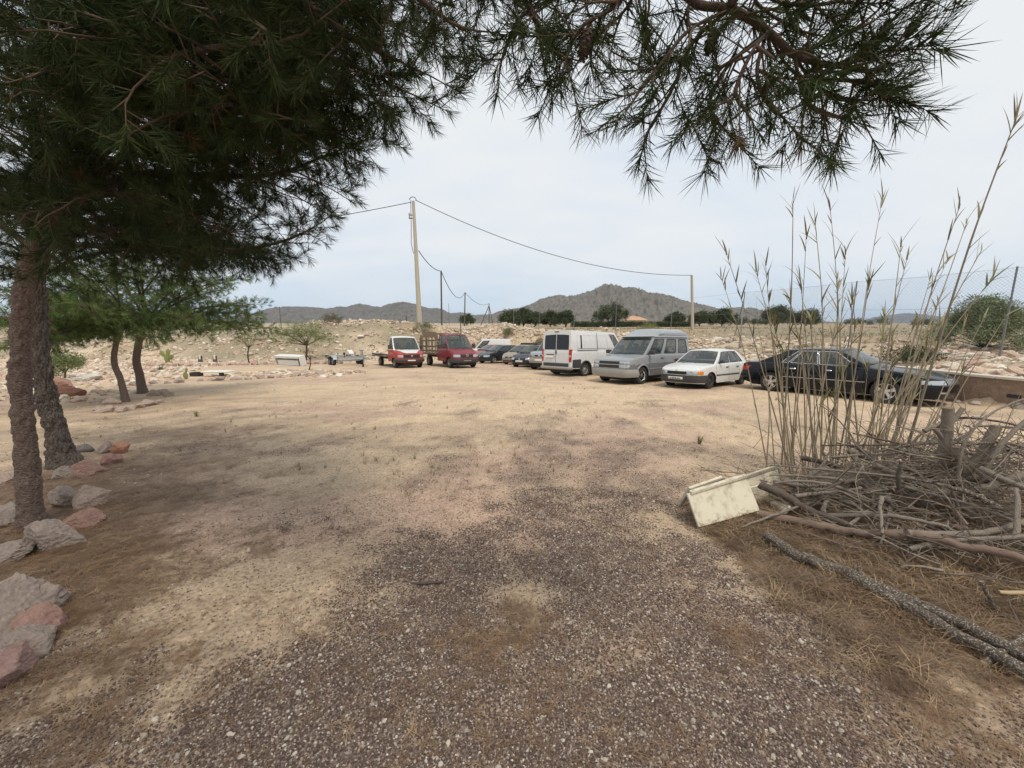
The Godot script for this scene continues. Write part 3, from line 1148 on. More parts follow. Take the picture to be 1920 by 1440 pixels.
func build_pines() -> void:
	# front tree, straight reddish trunk
	var a_top := [Vector3(-3.731, 2.135, -3.1), Vector3(-3.462, 2.415, -3.05), Vector3(-2.898, 2.709, -2.85), Vector3(-2.386, 2.975, -2.6), Vector3(-2.004, 3.189, -2.4)]
	var la := [
		limb([Vector3(-3.386, 2.415, -3.05), Vector3(-2.575, 2.589, -2.8), Vector3(-1.958, 2.553, -2.7), Vector3(-1.616, 2.518, -2.6), Vector3(-1.384, 2.531, -2.55), Vector3(-1.191, 2.573, -2.5)], 0.035),
		limb([Vector3(-3.386, 2.415, -3.05), Vector3(-2.329, 2.704, -2.6), Vector3(-1.615, 2.731, -2.4), Vector3(-1.259, 2.644, -2.3), Vector3(-1.009, 2.586, -2.2)], 0.03),
		limb([Vector3(-2.898, 2.709, -2.85), Vector3(-1.889, 2.951, -2.4), Vector3(-1.205, 2.805, -2.1), Vector3(-0.952, 2.703, -2), Vector3(-0.804, 2.669, -2)], 0.032),
		limb([Vector3(-2.898, 2.709, -2.85), Vector3(-1.648, 3.057, -2.2), Vector3(-1.179, 2.924, -2), Vector3(-0.915, 2.796, -1.9), Vector3(-0.755, 2.744, -1.9), Vector3(-0.639, 2.701, -1.9)], 0.03),
		limb([Vector3(-2.386, 2.975, -2.6), Vector3(-1.236, 3.061, -1.9), Vector3(-0.812, 2.87, -1.8), Vector3(-0.688, 2.759, -1.75), Vector3(-0.566, 2.679, -1.7), Vector3(-0.484, 2.642, -1.7)], 0.03, {"len": 0.5}),
		limb([Vector3(-2.004, 3.189, -2.4), Vector3(-0.925, 3.081, -1.7), Vector3(-0.499, 2.863, -1.6), Vector3(-0.32, 2.726, -1.55), Vector3(-0.22, 2.626, -1.5)], 0.03, {"len": 0.42}),
		limb([Vector3(-0.925, 3.081, -1.7), Vector3(-0.284, 2.892, -1.5), Vector3(-0.017, 2.662, -1.4), Vector3(0.049, 2.567, -1.35), Vector3(0.083, 2.494, -1.35)], 0.02, {"len": 0.3}),
		limb([Vector3(-3.664, 2.115, -3.1), Vector3(-4.052, 2.376, -3.2), Vector3(-4.429, 2.574, -3.2), Vector3(-4.807, 2.73, -3.2)], 0.03),
		limb([Vector3(-3.636, 2.155, -3.1), Vector3(-3.808, 2.659, -3), Vector3(-3.968, 3.001, -2.9)], 0.03),
		limb([Vector3(-3.386, 2.415, -3.05), Vector3(-3.326, 2.9, -2.9), Vector3(-3.186, 3.21, -2.7), Vector3(-3.156, 3.489, -2.6)], 0.03),
		limb([Vector3(-2.898, 2.709, -2.85), Vector3(-2.593, 3.007, -2.5), Vector3(-2.494, 3.222, -2.3), Vector3(-2.473, 3.383, -2.2)], 0.03),
		limb([Vector3(-2.386, 2.975, -2.6), Vector3(-1.93, 3.013, -2.1), Vector3(-1.92, 3.179, -2)], 0.03),
		limb([Vector3(-2.386, 2.975, -2.6), Vector3(-1.535, 3.011, -2), Vector3(-1.246, 3.077, -1.8)], 0.03),
		limb([Vector3(-3.386, 2.415, -3.05), Vector3(-2.674, 2.455, -2.7), Vector3(-2.077, 2.271, -2.4), Vector3(-1.76, 2.157, -2.3)], 0.025),
		limb([Vector3(-2.898, 2.709, -2.85), Vector3(-1.989, 2.658, -2.3), Vector3(-1.464, 2.612, -2), Vector3(-1.113, 2.511, -1.8)], 0.025),
		limb([Vector3(-2.386, 2.975, -2.6), Vector3(-1.64, 2.793, -2), Vector3(-1.176, 2.67, -1.7), Vector3(-0.868, 2.625, -1.6)], 0.025),
		limb([Vector3(-3.386, 2.415, -3.05), Vector3(-3.277, 2.521, -2.8), Vector3(-3.233, 2.518, -2.6), Vector3(-3.296, 2.513, -2.5)], 0.025),
		limb([Vector3(-2.898, 2.709, -2.85), Vector3(-2.817, 2.765, -2.6), Vector3(-2.797, 2.759, -2.4), Vector3(-2.844, 2.764, -2.3)], 0.025),
		limb([Vector3(-3.636, 2.155, -3.1), Vector3(-3.105, 2.266, -2.9), Vector3(-2.641, 2.22, -2.7), Vector3(-2.347, 2.132, -2.6)], 0.02),
		limb([Vector3(-3.386, 2.415, -3.05), Vector3(-3.462, 2.765, -3.3), Vector3(-3.754, 3.127, -3.5)], 0.025),
	]
	# crown above the frame, which shades the ground below
	var top: Vector3 = [Vector3(-2.004, 3.189, -2.4)][0]
	for i in 15:
		var t := i / 14.0
		var az := i * 2.4
		var o := top + Vector3(0.15 * sin(i), 0.05 + 1.5 * t, 0.15 * cos(i) + 0.3 * t)
		var d := Vector3(cos(az), 0.25, sin(az))
		var l := lerpf(2.6, 1.3, t)
		if (o + d * l).z > 1.6:
			l *= 0.7
		la.append(limb([o, o + d * l * 0.5 + Vector3(0, 0.1, 0), o + d * l], 0.03, {"size": 1.5, "twig": 0.12, "step": 0.16}))
	var ta: Array = [Vector3(-4.166, -0.133, -3.1), Vector3(-4.074, 0.612, -3.1), Vector3(-4.002, 1.197, -3.1), Vector3(-3.874, 1.75, -3.1)] + a_top
	ta.append(top + Vector3(0.05, 0.9, 0.2))
	ta.append(top + Vector3(0.0, 1.7, 0.4))
	pine("pine_tree", "pine with straight flaky reddish trunk standing among border rocks", ta, 0.078, 0.03, M.bark_red, la, {"flare": 0.25, "rough": 0.020, "per": 26, "sides": 64, "fx": 1.2, "fy": 1.4})
	# second tree, leaning furrowed trunk
	var lb := [
		limb([Vector3(-5.257, 2.512, -4.6), Vector3(-4.349, 2.414, -4.3), Vector3(-3.358, 2.326, -4), Vector3(-2.614, 2.262, -3.7), Vector3(-2.142, 2.271, -3.5), Vector3(-1.848, 2.317, -3.4), Vector3(-1.637, 2.391, -3.35)], 0.035, {"from": 0.45, "len": 0.45}),
		limb([Vector3(-5.229, 2.657, -4.6), Vector3(-3.942, 2.565, -4.2), Vector3(-3.08, 2.418, -4), Vector3(-2.656, 2.258, -3.9), Vector3(-2.288, 2.193, -3.8)], 0.03, {"len": 0.42, "from": 0.4}),
		limb([Vector3(-4.779, 3.189, -4.5), Vector3(-3.554, 3.334, -4.2), Vector3(-2.692, 3.279, -3.9), Vector3(-2.121, 3.107, -3.6)], 0.03),
		limb([Vector3(-4.331, 3.827, -4.4), Vector3(-3.067, 3.715, -4), Vector3(-2.133, 3.442, -3.6), Vector3(-1.545, 3.213, -3.3)], 0.03),
		limb([Vector3(-4.331, 3.827, -4.4), Vector3(-2.623, 4.034, -3.8), Vector3(-1.671, 3.677, -3.3), Vector3(-1.191, 3.406, -3)], 0.03),
		limb([Vector3(-4.044, 4.259, -4.3), Vector3(-2.147, 4.327, -3.5), Vector3(-1.165, 3.78, -3), Vector3(-0.76, 3.446, -2.7)], 0.03),
		limb([Vector3(-5.219, 2.715, -4.6), Vector3(-4.26, 2.885, -4.4), Vector3(-3.579, 2.775, -4.2), Vector3(-2.934, 2.744, -4)], 0.03),
		limb([Vector3(-5.622, 2.138, -4.7), Vector3(-6.181, 2.274, -4.8), Vector3(-6.807, 2.415, -4.9)], 0.025),
		limb([Vector3(-5.229, 2.657, -4.6), Vector3(-5.657, 2.943, -4.6), Vector3(-6.196, 3.224, -4.6)], 0.03),
		limb([Vector3(-4.779, 3.189, -4.5), Vector3(-4.997, 3.827, -4.4), Vector3(-5.108, 4.259, -4.3)], 0.03),
		limb([Vector3(-4.779, 3.189, -4.5), Vector3(-3.782, 3.012, -4), Vector3(-3.031, 2.817, -3.7)], 0.03),
		limb([Vector3(-4.331, 3.827, -4.4), Vector3(-3.578, 3.985, -4), Vector3(-2.785, 3.984, -3.6)], 0.03),
		limb([Vector3(-5.576, 2.442, -4.7), Vector3(-5.257, 2.664, -4.9), Vector3(-4.88, 2.795, -5.2), Vector3(-4.599, 2.725, -5.5)], 0.03),
		limb([Vector3(-5.622, 2.138, -4.7), Vector3(-4.915, 2.365, -4.6), Vector3(-4.385, 2.442, -4.7), Vector3(-3.983, 2.336, -4.8)], 0.02),
		limb([Vector3(-5.598, 2.26, -4.7), Vector3(-5.626, 2.463, -4.5), Vector3(-5.81, 2.534, -4.3)], 0.025),
		limb([Vector3(-5.229, 2.657, -4.6), Vector3(-4.313, 2.67, -4.2), Vector3(-3.498, 2.545, -3.9), Vector3(-2.843, 2.404, -3.7)], 0.025),
		limb([Vector3(-4.779, 3.189, -4.5), Vector3(-4.758, 3.234, -4.2), Vector3(-4.792, 3.393, -4), Vector3(-4.941, 3.484, -3.9)], 0.03),
		limb([Vector3(-5.229, 2.657, -4.6), Vector3(-5.912, 2.937, -5), Vector3(-6.767, 2.909, -5.4)], 0.03),
	]
	var topb: Vector3 = [Vector3(-4.044, 4.259, -4.3)][0]
	for i in 12:
		var t := i / 11.0
		var az := i * 2.4 + 0.7
		var o := topb + Vector3(0.15 * sin(i), 0.1 + 1.4 * t, 0.15 * cos(i))
		var d := Vector3(cos(az), 0.2, sin(az))
		var l := lerpf(2.8, 1.3, t)
		lb.append(limb([o, o + d * l * 0.5 + Vector3(0, 0.1, 0), o + d * l], 0.03, {"size": 1.5, "twig": 0.12, "step": 0.16}))
	var tb: Array = [Vector3(-5.847, -0.205, -4.8), Vector3(-5.857, 0.289, -4.78), Vector3(-5.864, 0.712, -4.75), Vector3(-5.778, 1.316, -4.72), Vector3(-5.622, 2.138, -4.7), Vector3(-5.229, 2.657, -4.6), Vector3(-4.779, 3.189, -4.5), Vector3(-4.331, 3.827, -4.4), Vector3(-4.044, 4.259, -4.3)]
	tb.append(topb + Vector3(0.0, 0.9, 0.0))
	tb.append(topb + Vector3(0.0, 1.6, 0.0))
	pine("pine_tree", "pine with thick furrowed grey trunk leaning behind the straight reddish trunk", tb, 0.105, 0.03, M.bark_grey, lb, {"flare": 0.8, "rough": 0.034, "per": 26, "sides": 64, "fx": 2.0, "fy": 0.55})
	# the tree beside the photographer whose branch hangs in from above
	var lr := [
		limb([Vector3(0.353, 2.536, -1.1), Vector3(0.488, 2.472, -1.2), Vector3(0.599, 2.45, -1.2), Vector3(0.707, 2.397, -1.2), Vector3(0.787, 2.338, -1.2), Vector3(0.91, 2.323, -1.22), Vector3(0.969, 2.333, -1.22), Vector3(1.01, 2.338, -1.2)], 0.013, {"from": 0.45, "len": 0.17, "step": 0.075}),
		limb([Vector3(0.707, 2.397, -1.2), Vector3(0.789, 2.45, -1.2), Vector3(0.875, 2.466, -1.2), Vector3(0.931, 2.485, -1.2)], 0.0042, {"len": 0.15}),
		limb([Vector3(0.802, 2.338, -1.2), Vector3(0.9, 2.384, -1.2), Vector3(0.97, 2.41, -1.2)], 0.0042, {"len": 0.12}),
		limb([Vector3(0.91, 2.323, -1.22), Vector3(1.003, 2.31, -1.22), Vector3(1.062, 2.323, -1.22)], 0.005, {"len": 0.12}),
		limb([Vector3(0.787, 2.338, -1.2), Vector3(0.873, 2.313, -1.25), Vector3(0.968, 2.303, -1.25), Vector3(1.047, 2.299, -1.25)], 0.0042, {"len": 0.13}),
		limb([Vector3(0.787, 2.338, -1.2), Vector3(0.811, 2.265, -1.2), Vector3(0.848, 2.21, -1.2), Vector3(0.88, 2.193, -1.2)], 0.0042, {"len": 0.13}),
		limb([Vector3(0.707, 2.397, -1.2), Vector3(0.658, 2.276, -1.15), Vector3(0.679, 2.211, -1.15), Vector3(0.727, 2.165, -1.15)], 0.0042, {"len": 0.13}),
		limb([Vector3(0.707, 2.397, -1.2), Vector3(0.636, 2.348, -1.25), Vector3(0.582, 2.25, -1.25), Vector3(0.611, 2.192, -1.25)], 0.0042, {"len": 0.13}),
		limb([Vector3(0.599, 2.45, -1.2), Vector3(0.545, 2.435, -1.3), Vector3(0.489, 2.305, -1.3), Vector3(0.43, 2.201, -1.3)], 0.0042, {"len": 0.13}),
		limb([Vector3(0.599, 2.45, -1.2), Vector3(0.466, 2.364, -1.15), Vector3(0.393, 2.276, -1.15), Vector3(0.346, 2.224, -1.15)], 0.0042, {"len": 0.12}),
		limb([Vector3(0.488, 2.472, -1.2), Vector3(0.482, 2.45, -1.2), Vector3(0.484, 2.423, -1.2)], 0.0042, {"len": 0.12}),
		limb([Vector3(0.353, 2.536, -1.1), Vector3(0.292, 2.466, -1.2), Vector3(0.206, 2.418, -1.2), Vector3(0.17, 2.378, -1.2), Vector3(0.156, 2.345, -1.2)], 0.005, {"len": 0.14}),
		limb([Vector3(0.353, 2.536, -1.1), Vector3(0.348, 2.535, -1.3), Vector3(0.271, 2.464, -1.3), Vector3(0.233, 2.421, -1.3)], 0.0042, {"len": 0.14}),
		limb([Vector3(0.353, 2.536, -1.1), Vector3(0.17, 2.637, -1.4), Vector3(0.034, 2.575, -1.4), Vector3(-0.026, 2.469, -1.4)], 0.005, {"len": 0.16}),
		limb([Vector3(0.487, 2.491, -1.1), Vector3(0.684, 2.436, -1.15), Vector3(0.769, 2.427, -1.15)], 0.0042, {"len": 0.13}),
		limb([Vector3(0.579, 2.491, -1.1), Vector3(0.699, 2.499, -1.25), Vector3(0.829, 2.43, -1.25)], 0.0042, {"len": 0.13}),
		limb([Vector3(0.707, 2.397, -1.2), Vector3(0.841, 2.364, -1.3), Vector3(0.98, 2.29, -1.3), Vector3(1.031, 2.276, -1.3)], 0.0042, {"len": 0.13}),
		limb([Vector3(0.707, 2.397, -1.2), Vector3(0.612, 2.283, -1.1), Vector3(0.579, 2.197, -1.1), Vector3(0.597, 2.159, -1.1)], 0.0042, {"len": 0.12}),
	]
	for l in lr:
		l.merge({"from": 0.25, "step": 0.065, "twig": 0.055, "droop": 0.35})
	var hub: Vector3 = [Vector3(0.353, 2.536, -1.1)][0]
	var trunk_c := Vector3(-0.9, 0.1, 1.9)
	lr.append(limb([Vector3(-0.9, 3.0, 1.9), Vector3(-0.5, 3.35, 0.9), Vector3(0.0, 3.25, 0.0), hub], 0.045, {"from": 0.5, "len": 0.4, "step": 0.2, "size": 1.2, "twig": 0.12}))
	for i in 16:
		var t := i / 15.0
		var az := i * 2.4
		var o := Vector3(-0.9, 3.2 + 2.0 * t, 1.9)
		var d := Vector3(cos(az), 0.3, sin(az))
		var l := lerpf(2.4, 1.0, t)
		lr.append(limb([o, o + d * l * 0.5 + Vector3(0, 0.15, 0), o + d * l], 0.04, {"size": 1.5, "twig": 0.12, "step": 0.15, "len": 0.6}))
	var tc := [trunk_c, Vector3(-0.95, 1.2, 1.9), Vector3(-0.9, 2.4, 1.9), Vector3(-0.9, 3.4, 1.9), Vector3(-0.9, 5.2, 1.9)]
	var t3 := pine("pine_tree", "pine whose needled branch with cones hangs into the open sky", tc, 0.14, 0.03, M.bark_grey, lr, {"needles": 34, "nlen": 0.084, "per": 4, "sides": 14})
	# cones on the hanging branch
	var cones := [[[Vector3(0.209, 2.395, -1.2)][0], Vector3(-0.2, -1, 0), 0.07], [[Vector3(0.597, 2.447, -1.19)][0], Vector3(0.05, 1, 0), 0.05], [[Vector3(0.817, 2.28, -1.19)][0], Vector3(0.3, -1, 0), 0.055], [[Vector3(0.56, 2.395, -1.2)][0], Vector3(-0.3, -1, 0), 0.055], [[Vector3(1.019, 2.382, -1.2)][0], Vector3(0.5, 1, 0), 0.045], [[Vector3(1.092, 2.387, -1.2)][0], Vector3(0.6, 0.8, 0), 0.045]]
	for c in cones:
		part("cone", cone_mesh(c[0] - t3.position, c[1], c[2]), M.cone, t3)
	# two small pines further along the bed
	small_pine("young pine with thin bent trunk beside a thicker forked pine", [Vector3(-10.558, -0.578, -10.3), Vector3(-10.612, 0.086, -10.3), Vector3(-10.711, 0.551, -10.3), Vector3(-10.573, 1.051, -10.3), Vector3(-10.323, 1.544, -10.3)], 0.078, [[-1, 0.1, 0.3], [-0.9, 0.2, -0.5], [-0.2, 0.5, 0.9], [0.3, 0.6, 0.3], [-0.6, 0.7, 0.2], [-0.4, 0.15, 0.9], [-0.9, 0.4, 0.0], [0.1, 0.3, 1.0], [-1, -0.18, 0.2], [-0.7, -0.22, 0.8], [-0.9, -0.1, -0.6], [-0.3, -0.2, 1.0]], 1.75, 4)
	small_pine("forked pine with reddish trunk in a ring of stones", [Vector3(-11.723, -0.609, -12), Vector3(-11.74, -0.045, -12), Vector3(-11.763, 0.461, -12), Vector3(-11.562, 1.126, -12), Vector3(-11.262, 1.697, -12)], 0.115, [[1, 0.4, 0.2], [0.9, 0.1, -0.3], [-0.6, 0.6, 0.2], [0.1, 0.9, 0.1], [1.0, 0.05, 0.6], [0.5, 0.6, 0.6], [1, 0.3, -0.6], [-0.2, 0.5, 0.9], [0.7, 0.0, 0.9], [1.0, 0.6, 0.1], [0.5, 0.9, -0.3], [-0.7, 0.3, 0.7], [1, -0.12, 0.3], [0.8, -0.18, 0.8], [-0.9, -0.15, 0.5], [0.2, -0.2, 1.0], [0.9, -0.1, -0.7], [-0.6, 0.9, -0.2], [-0.4, 0.0, 1.0]], 2.8, 9)

func small_pine(label: String, trunk: Array, r: float, dirs: Array, reach: float, seed_: int) -> void:
	rng.seed = seed_
	needle_light = 2.6  # raises needle colour so these crowns look lit by the sky
	var ls := []
	var top: Vector3 = trunk[trunk.size() - 1]
	for d in dirs:
		var v := Vector3(d[0], d[1] * 0.8, d[2]).normalized()
		var l := reach * rng.randf_range(0.8, 1.15)
		ls.append(limb([top - Vector3(0, 0.05, 0), top + v * l * 0.45 + Vector3(0, 0.12, 0), top + v * l + Vector3(0, -0.05, 0)], r * 0.4, {"from": 0.18, "step": 0.12, "len": 0.7, "size": 1.5, "twig": 0.10, "droop": 0.1}))
		# a side limb gives the crown its breadth
		var w := v.rotated(Vector3.UP, rng.randf_range(0.5, 0.9) * (1 if rng.randf() < 0.5 else -1))
		ls.append(limb([top + v * l * 0.4, top + v * l * 0.4 + w * l * 0.35 + Vector3(0, 0.1, 0), top + v * l * 0.4 + w * l * 0.65], r * 0.25, {"from": 0.1, "step": 0.12, "len": 0.6, "size": 1.5, "twig": 0.10, "droop": 0.1}))
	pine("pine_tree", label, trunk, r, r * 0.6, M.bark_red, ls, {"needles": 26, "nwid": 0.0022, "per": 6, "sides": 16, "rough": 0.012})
	rng.seed = 1000 + seed_

func cone_mesh(at: Vector3, dir: Vector3, l: float) -> MB:
	var mb := MB.new()
	var b := along(dir)
	# overlapping scales set in spirals round a core
	mb.tube([at, at + b.y * l * 0.35, at + b.y * l * 0.8, at + b.y * l], [l * 0.2, l * 0.27, l * 0.17, l * 0.03], 8)
	for i in 46:
		var t := i / 46.0
		var a := i * 2.4
		var r := l * (0.26 * sin(PI * clampf(t * 0.8 + 0.2, 0.0, 1.0)) + 0.06)
		var out := b.x * cos(a) + b.z * sin(a)
		var sd := (b.x * -sin(a) + b.z * cos(a)) * l * 0.09
		var p := at + b.y * l * t + out * r * 0.8
		mb.facet([p - sd, p + sd, p + out * l * 0.08 + b.y * l * 0.09 + sd * 0.6, p + out * l * 0.08 + b.y * l * 0.09 - sd * 0.6], at + b.y * l * 0.5)
	return mb

# ------------------------------------------------------------------ other plants
func leaf_cluster(n: int, len_: float, wid: float, spread: float, seed_: int) -> ArrayMesh:
	var r := RandomNumberGenerator.new()
	r.seed = seed_
	var mb := MB.new()
	for i in n:
		var o := Vector3(r.randf_range(-1, 1), r.randf_range(-1, 1), r.randf_range(-1, 1)).normalized() * spread * pow(r.randf(), 0.4)
		var d := (o.normalized() + Vector3(r.randf_range(-0.8, 0.8), r.randf_range(-0.3, 1.0), r.randf_range(-0.8, 0.8))).normalized()
		var s := d.cross(Vector3(r.randf_range(-1, 1), r.randf_range(-1, 1), r.randf_range(-1, 1))).normalized() * wid * 0.5
		var l := len_ * r.randf_range(0.6, 1.1)
		var k := mb.add(o)
		mb.add(o + d * l * 0.45 + s)
		mb.add(o + d * l)
		mb.add(o + d * l * 0.45 - s)
		mb.quad(k, k + 1, k + 2, k + 3)
	return mb.mesh()

# bush or tree: branches fan out, leaf clusters fill an uneven crown
func leafy(called: String, label: String, cat: String, base: Vector3, h: float, wid: float, stem: float, trunk_r: float, lumps: int, clusters: int, leafm: Mesh, c0: Color, c1: Color, seed_: int, group := "", bare := 0.0) -> Node3D:
	var r := RandomNumberGenerator.new()
	r.seed = seed_
	base.y = height(base.x, base.z)
	var root := thing(called, label, cat, base, group)
	var wood := MB.new()
	var xs := []
	var cs := []
	var fork := Vector3(r.randf_range(-0.08, 0.08) * h, stem, r.randf_range(-0.08, 0.08) * h)
	if stem > 0.05:
		var tp := smooth_path([Vector3(0, -0.1, 0), fork * 0.5 + Vector3(r.randf_range(-0.06, 0.06) * h, 0, 0), fork], 4)
		part("trunk", bark_tube(tp, taper(tp.size(), trunk_r, trunk_r * 0.7), 8, trunk_r * 0.08, seed_), M.limb, root)
	for i in lumps:
		var a := i * 2.4 + r.randf() * 0.8
		var rad := wid * 0.5 * sqrt((i + 0.5) / lumps) * r.randf_range(0.75, 1.05)
		var lo := stem + (h - stem) * (0.25 if stem > 0.05 else 0.12)
		var ce := Vector3(cos(a) * rad, lerpf(h * 0.88, lo, pow(rad / (wid * 0.5), 1.6)) * r.randf_range(0.85, 1.08), sin(a) * rad)
		var mid := fork.lerp(ce, 0.5) + Vector3(r.randf_range(-0.1, 0.1), r.randf_range(-0.05, 0.12), r.randf_range(-0.1, 0.1)) * h * 0.5
		var lp := smooth_path([fork, mid, ce], 3)
		wood.tube(lp, taper(lp.size(), trunk_r * 0.45, trunk_r * 0.08), 5, false)
		for k in 3:
			var tip := ce + Vector3(r.randf_range(-1, 1), r.randf_range(-0.5, 1), r.randf_range(-1, 1)) * wid * 0.14
			wood.tube([mid.lerp(ce, 0.5), tip], [trunk_r * 0.14, trunk_r * 0.05], 4, false)
		if r.randf() < bare:
			continue
		var lr := wid * r.randf_range(0.16, 0.26) * (1.4 / sqrt(sqrt(float(lumps))))
		for k in clusters:
			var o := Vector3(r.randf_range(-1, 1), r.randf_range(-0.75, 0.8), r.randf_range(-1, 1))
			if o.length() > 1.0:
				o = o.normalized() * r.randf()
			var s := r.randf_range(0.7, 1.25)
			xs.append(Transform3D(Basis(Vector3.UP, r.randf() * TAU) * Basis(Vector3.RIGHT, r.randf() * TAU) * Basis.from_scale(Vector3(s, s, s)), ce + o * lr * 1.3))
			cs.append(c0.lerp(c1, r.randf()) * r.randf_range(0.75, 1.2))
	part("branches", wood, M.limb, root)
	if xs.size() > 0:
		stuff(multi("crown", leafm, M.leaf, xs, cs, root))
	return root

func build_background_plants() -> void:
	var fine_leaf := leaf_cluster(26, 0.10, 0.030, 0.16, 3)
	var far_leaf := leaf_cluster(30, 0.28, 0.12, 0.40, 4)
	var long_leaf := leaf_cluster(22, 0.15, 0.026, 0.12, 5)
	var dk := Color(0.045, 0.062, 0.026)
	var lt := Color(0.085, 0.105, 0.040)
	# round trees on the plain beyond the banks
	var far := [
		["dark round tree standing closest to the tripod pole", -0.2, -84, 4.0, 5.2], ["tall dark tree in the middle of the clump beside the tripod pole", 2.4, -86, 4.7, 5.6], ["spreading dark tree closing the clump beside the tripod pole", 5.0, -85, 3.8, 4.8],
		["small round tree beside the white van roof line", 8.6, -86, 3.8, 4.6], ["dense round tree at the start of the hedge", 11.6, -85, 4.0, 4.6],
		["broad dark tree in front of the tiled house", 21.5, -84, 5.6, 8.0],
		["little round tree at the end of the hedge", 36.0, -86, 3.4, 4.6], ["low dark tree beside the concrete pole", 42.5, -88, 3.6, 5.4], ["wide dark tree growing against a lower one beyond the concrete pole", 47.0, -87, 4.3, 6.4],
		["tall round tree behind the reeds", 58.5, -86, 5.2, 6.6], ["bushy tree behind the reeds next to the tall round one", 65.0, -86, 3.9, 6.5]]
	for f in far:
		leafy("round_tree", f[0], "tree", Vector3(f[1], 0, f[2]), f[3] * 0.84, f[4] * 0.9, 0.3, 0.16, 13, 34, far_leaf, dk, lt, 60 + int(f[1] * 3), "round trees on the plain")
	leafy("round_tree", "lone small dark tree near the wooden poles", "tree", Vector3(-11.0, 0, -95), 2.6, 3.4, 0.4, 0.1, 7, 24, far_leaf, dk, lt, 91, "round trees on the plain")
	# clipped hedge before the house
	var hed := thing("hedge", "long low clipped hedge before the tiled house", "hedge", Vector3(24, height(24, -82), -82))
	var hx := []
	var hc := []
	for i in 900:
		hx.append(Transform3D(spin(rng.randf() * TAU, 1.0, Vector3.ONE * 0.9), Vector3(rng.randf_range(-11.5, 14.0), rng.randf_range(0.1, 0.9), rng.randf_range(-0.6, 0.6))))
		hc.append(dk.lerp(lt, rng.randf()))
	stuff(multi("foliage", far_leaf, M.leaf, hx, hc, hed))
	var hs := MB.new()
	for i in 40:
		var x := -11.4 + i * 0.65
		hs.tube([Vector3(x, -0.1, 0), Vector3(x + 0.05, 1.0, 0.02)], [0.03, 0.015], 5)
	stuff(part("stems", hs, M.limb, hed))
	# far town-side scrub as separate low bushes along the horizon
	for i in 16:
		var x := rng.randf_range(70.0, 190.0)
		leafy("field_bush", "low dark bush on the far edge of the ploughed field", "bush", Vector3(x, 0, rng.randf_range(-150, -120)), rng.randf_range(1.4, 2.6), rng.randf_range(3.0, 6.0), 0.1, 0.08, 5, 16, far_leaf, dk, lt, 300 + i, "bushes along the far field edge")
	# shrubs in the yard and on the banks
	leafy("oleander_bush", "large leafy bush on top of the rubble slope by the mesh fence", "bush", Vector3(15.692, -0.617, -12.33) + Vector3(4.2, 0, -4.0), 2.1, 2.9, 0.0, 0.06, 26, 46, long_leaf, Color(0.10, 0.13, 0.055), Color(0.23, 0.27, 0.12), 12)
	leafy("almond_tree", "small flat topped tree with bright green crown behind the boat trailer", "tree", Vector3(-17.3, 0, -32.0), 3.35, 4.6, 1.4, 0.10, 16, 26, fine_leaf, Color(0.11, 0.15, 0.045), Color(0.20, 0.235, 0.075), 21)
	leafy("almond_tree", "thin nearly leafless sapling beside the white tank", "tree", Vector3(-20.6, 0, -30.0), 2.7, 2.2, 1.2, 0.06, 8, 8, fine_leaf, Color(0.17, 0.17, 0.07), Color(0.26, 0.24, 0.11), 22, "", 0.4)
	leafy("bare_sapling", "little dark bare sapling in the stone heap before the white tank", "tree", Vector3(-11.9, 0, -22.3), 1.5, 1.1, 0.6, 0.04, 6, 0, fine_leaf, dk, lt, 23, "", 1.0)
	leafy("bed_bush", "bright green low bush growing behind the furrowed leaning pine trunk", "bush", Vector3(-19.41, -0.825, -16.501), 1.15, 1.7, 0.35, 0.04, 9, 26, fine_leaf, Color(0.10, 0.14, 0.04), Color(0.19, 0.22, 0.08), 24)
	leafy("dry_bush", "yellow green shrub on the bank above the grey camper roof", "bush", Vector3(12.6, 0, -36.0), 0.9, 2.4, 0.0, 0.03, 9, 20, fine_leaf, Color(0.19, 0.20, 0.06), Color(0.27, 0.25, 0.09), 25)
	leafy("dry_bush", "green shrub on the mound behind the parked hatchbacks", "bush", Vector3(-0.4, 0, -43.2), 0.8, 1.5, 0.0, 0.03, 7, 18, fine_leaf, Color(0.11, 0.13, 0.05), Color(0.19, 0.19, 0.08), 26)
	leafy("dry_bush", "brown shrub on the mound beside the white panel van", "bush", Vector3(3.0, 0, -41.3), 0.9, 1.5, 0.0, 0.03, 7, 16, fine_leaf, Color(0.17, 0.15, 0.07), Color(0.24, 0.20, 0.10), 27)
	leafy("dry_bush", "dull shrub round the foot of the tall concrete pole", "bush", Vector3(-9.0, 0, -39.8), 1.1, 2.2, 0.0, 0.03, 8, 16, fine_leaf, Color(0.13, 0.13, 0.06), Color(0.22, 0.18, 0.09), 28)
	leafy("dry_bush", "dark shrub on the spoil ridge behind the green almond tree", "bush", Vector3(-18.6, 0, -40.2), 0.8, 1.9, 0.0, 0.03, 7, 16, fine_leaf, Color(0.10, 0.10, 0.05), Color(0.18, 0.16, 0.08), 29)
	leafy("dry_bush", "dark creeping shrub on the slope above the low wall", "bush", Vector3(15.2, 0, -14.6), 0.4, 1.7, 0.0, 0.02, 7, 18, fine_leaf, Color(0.035, 0.05, 0.02), Color(0.07, 0.085, 0.035), 30)
	leafy("dry_bush", "yellowish shrub on the slope behind the reeds", "bush", Vector3(13.0, 0, -17.2), 0.85, 1.7, 0.0, 0.02, 8, 16, fine_leaf, Color(0.16, 0.155, 0.06), Color(0.25, 0.21, 0.09), 31)
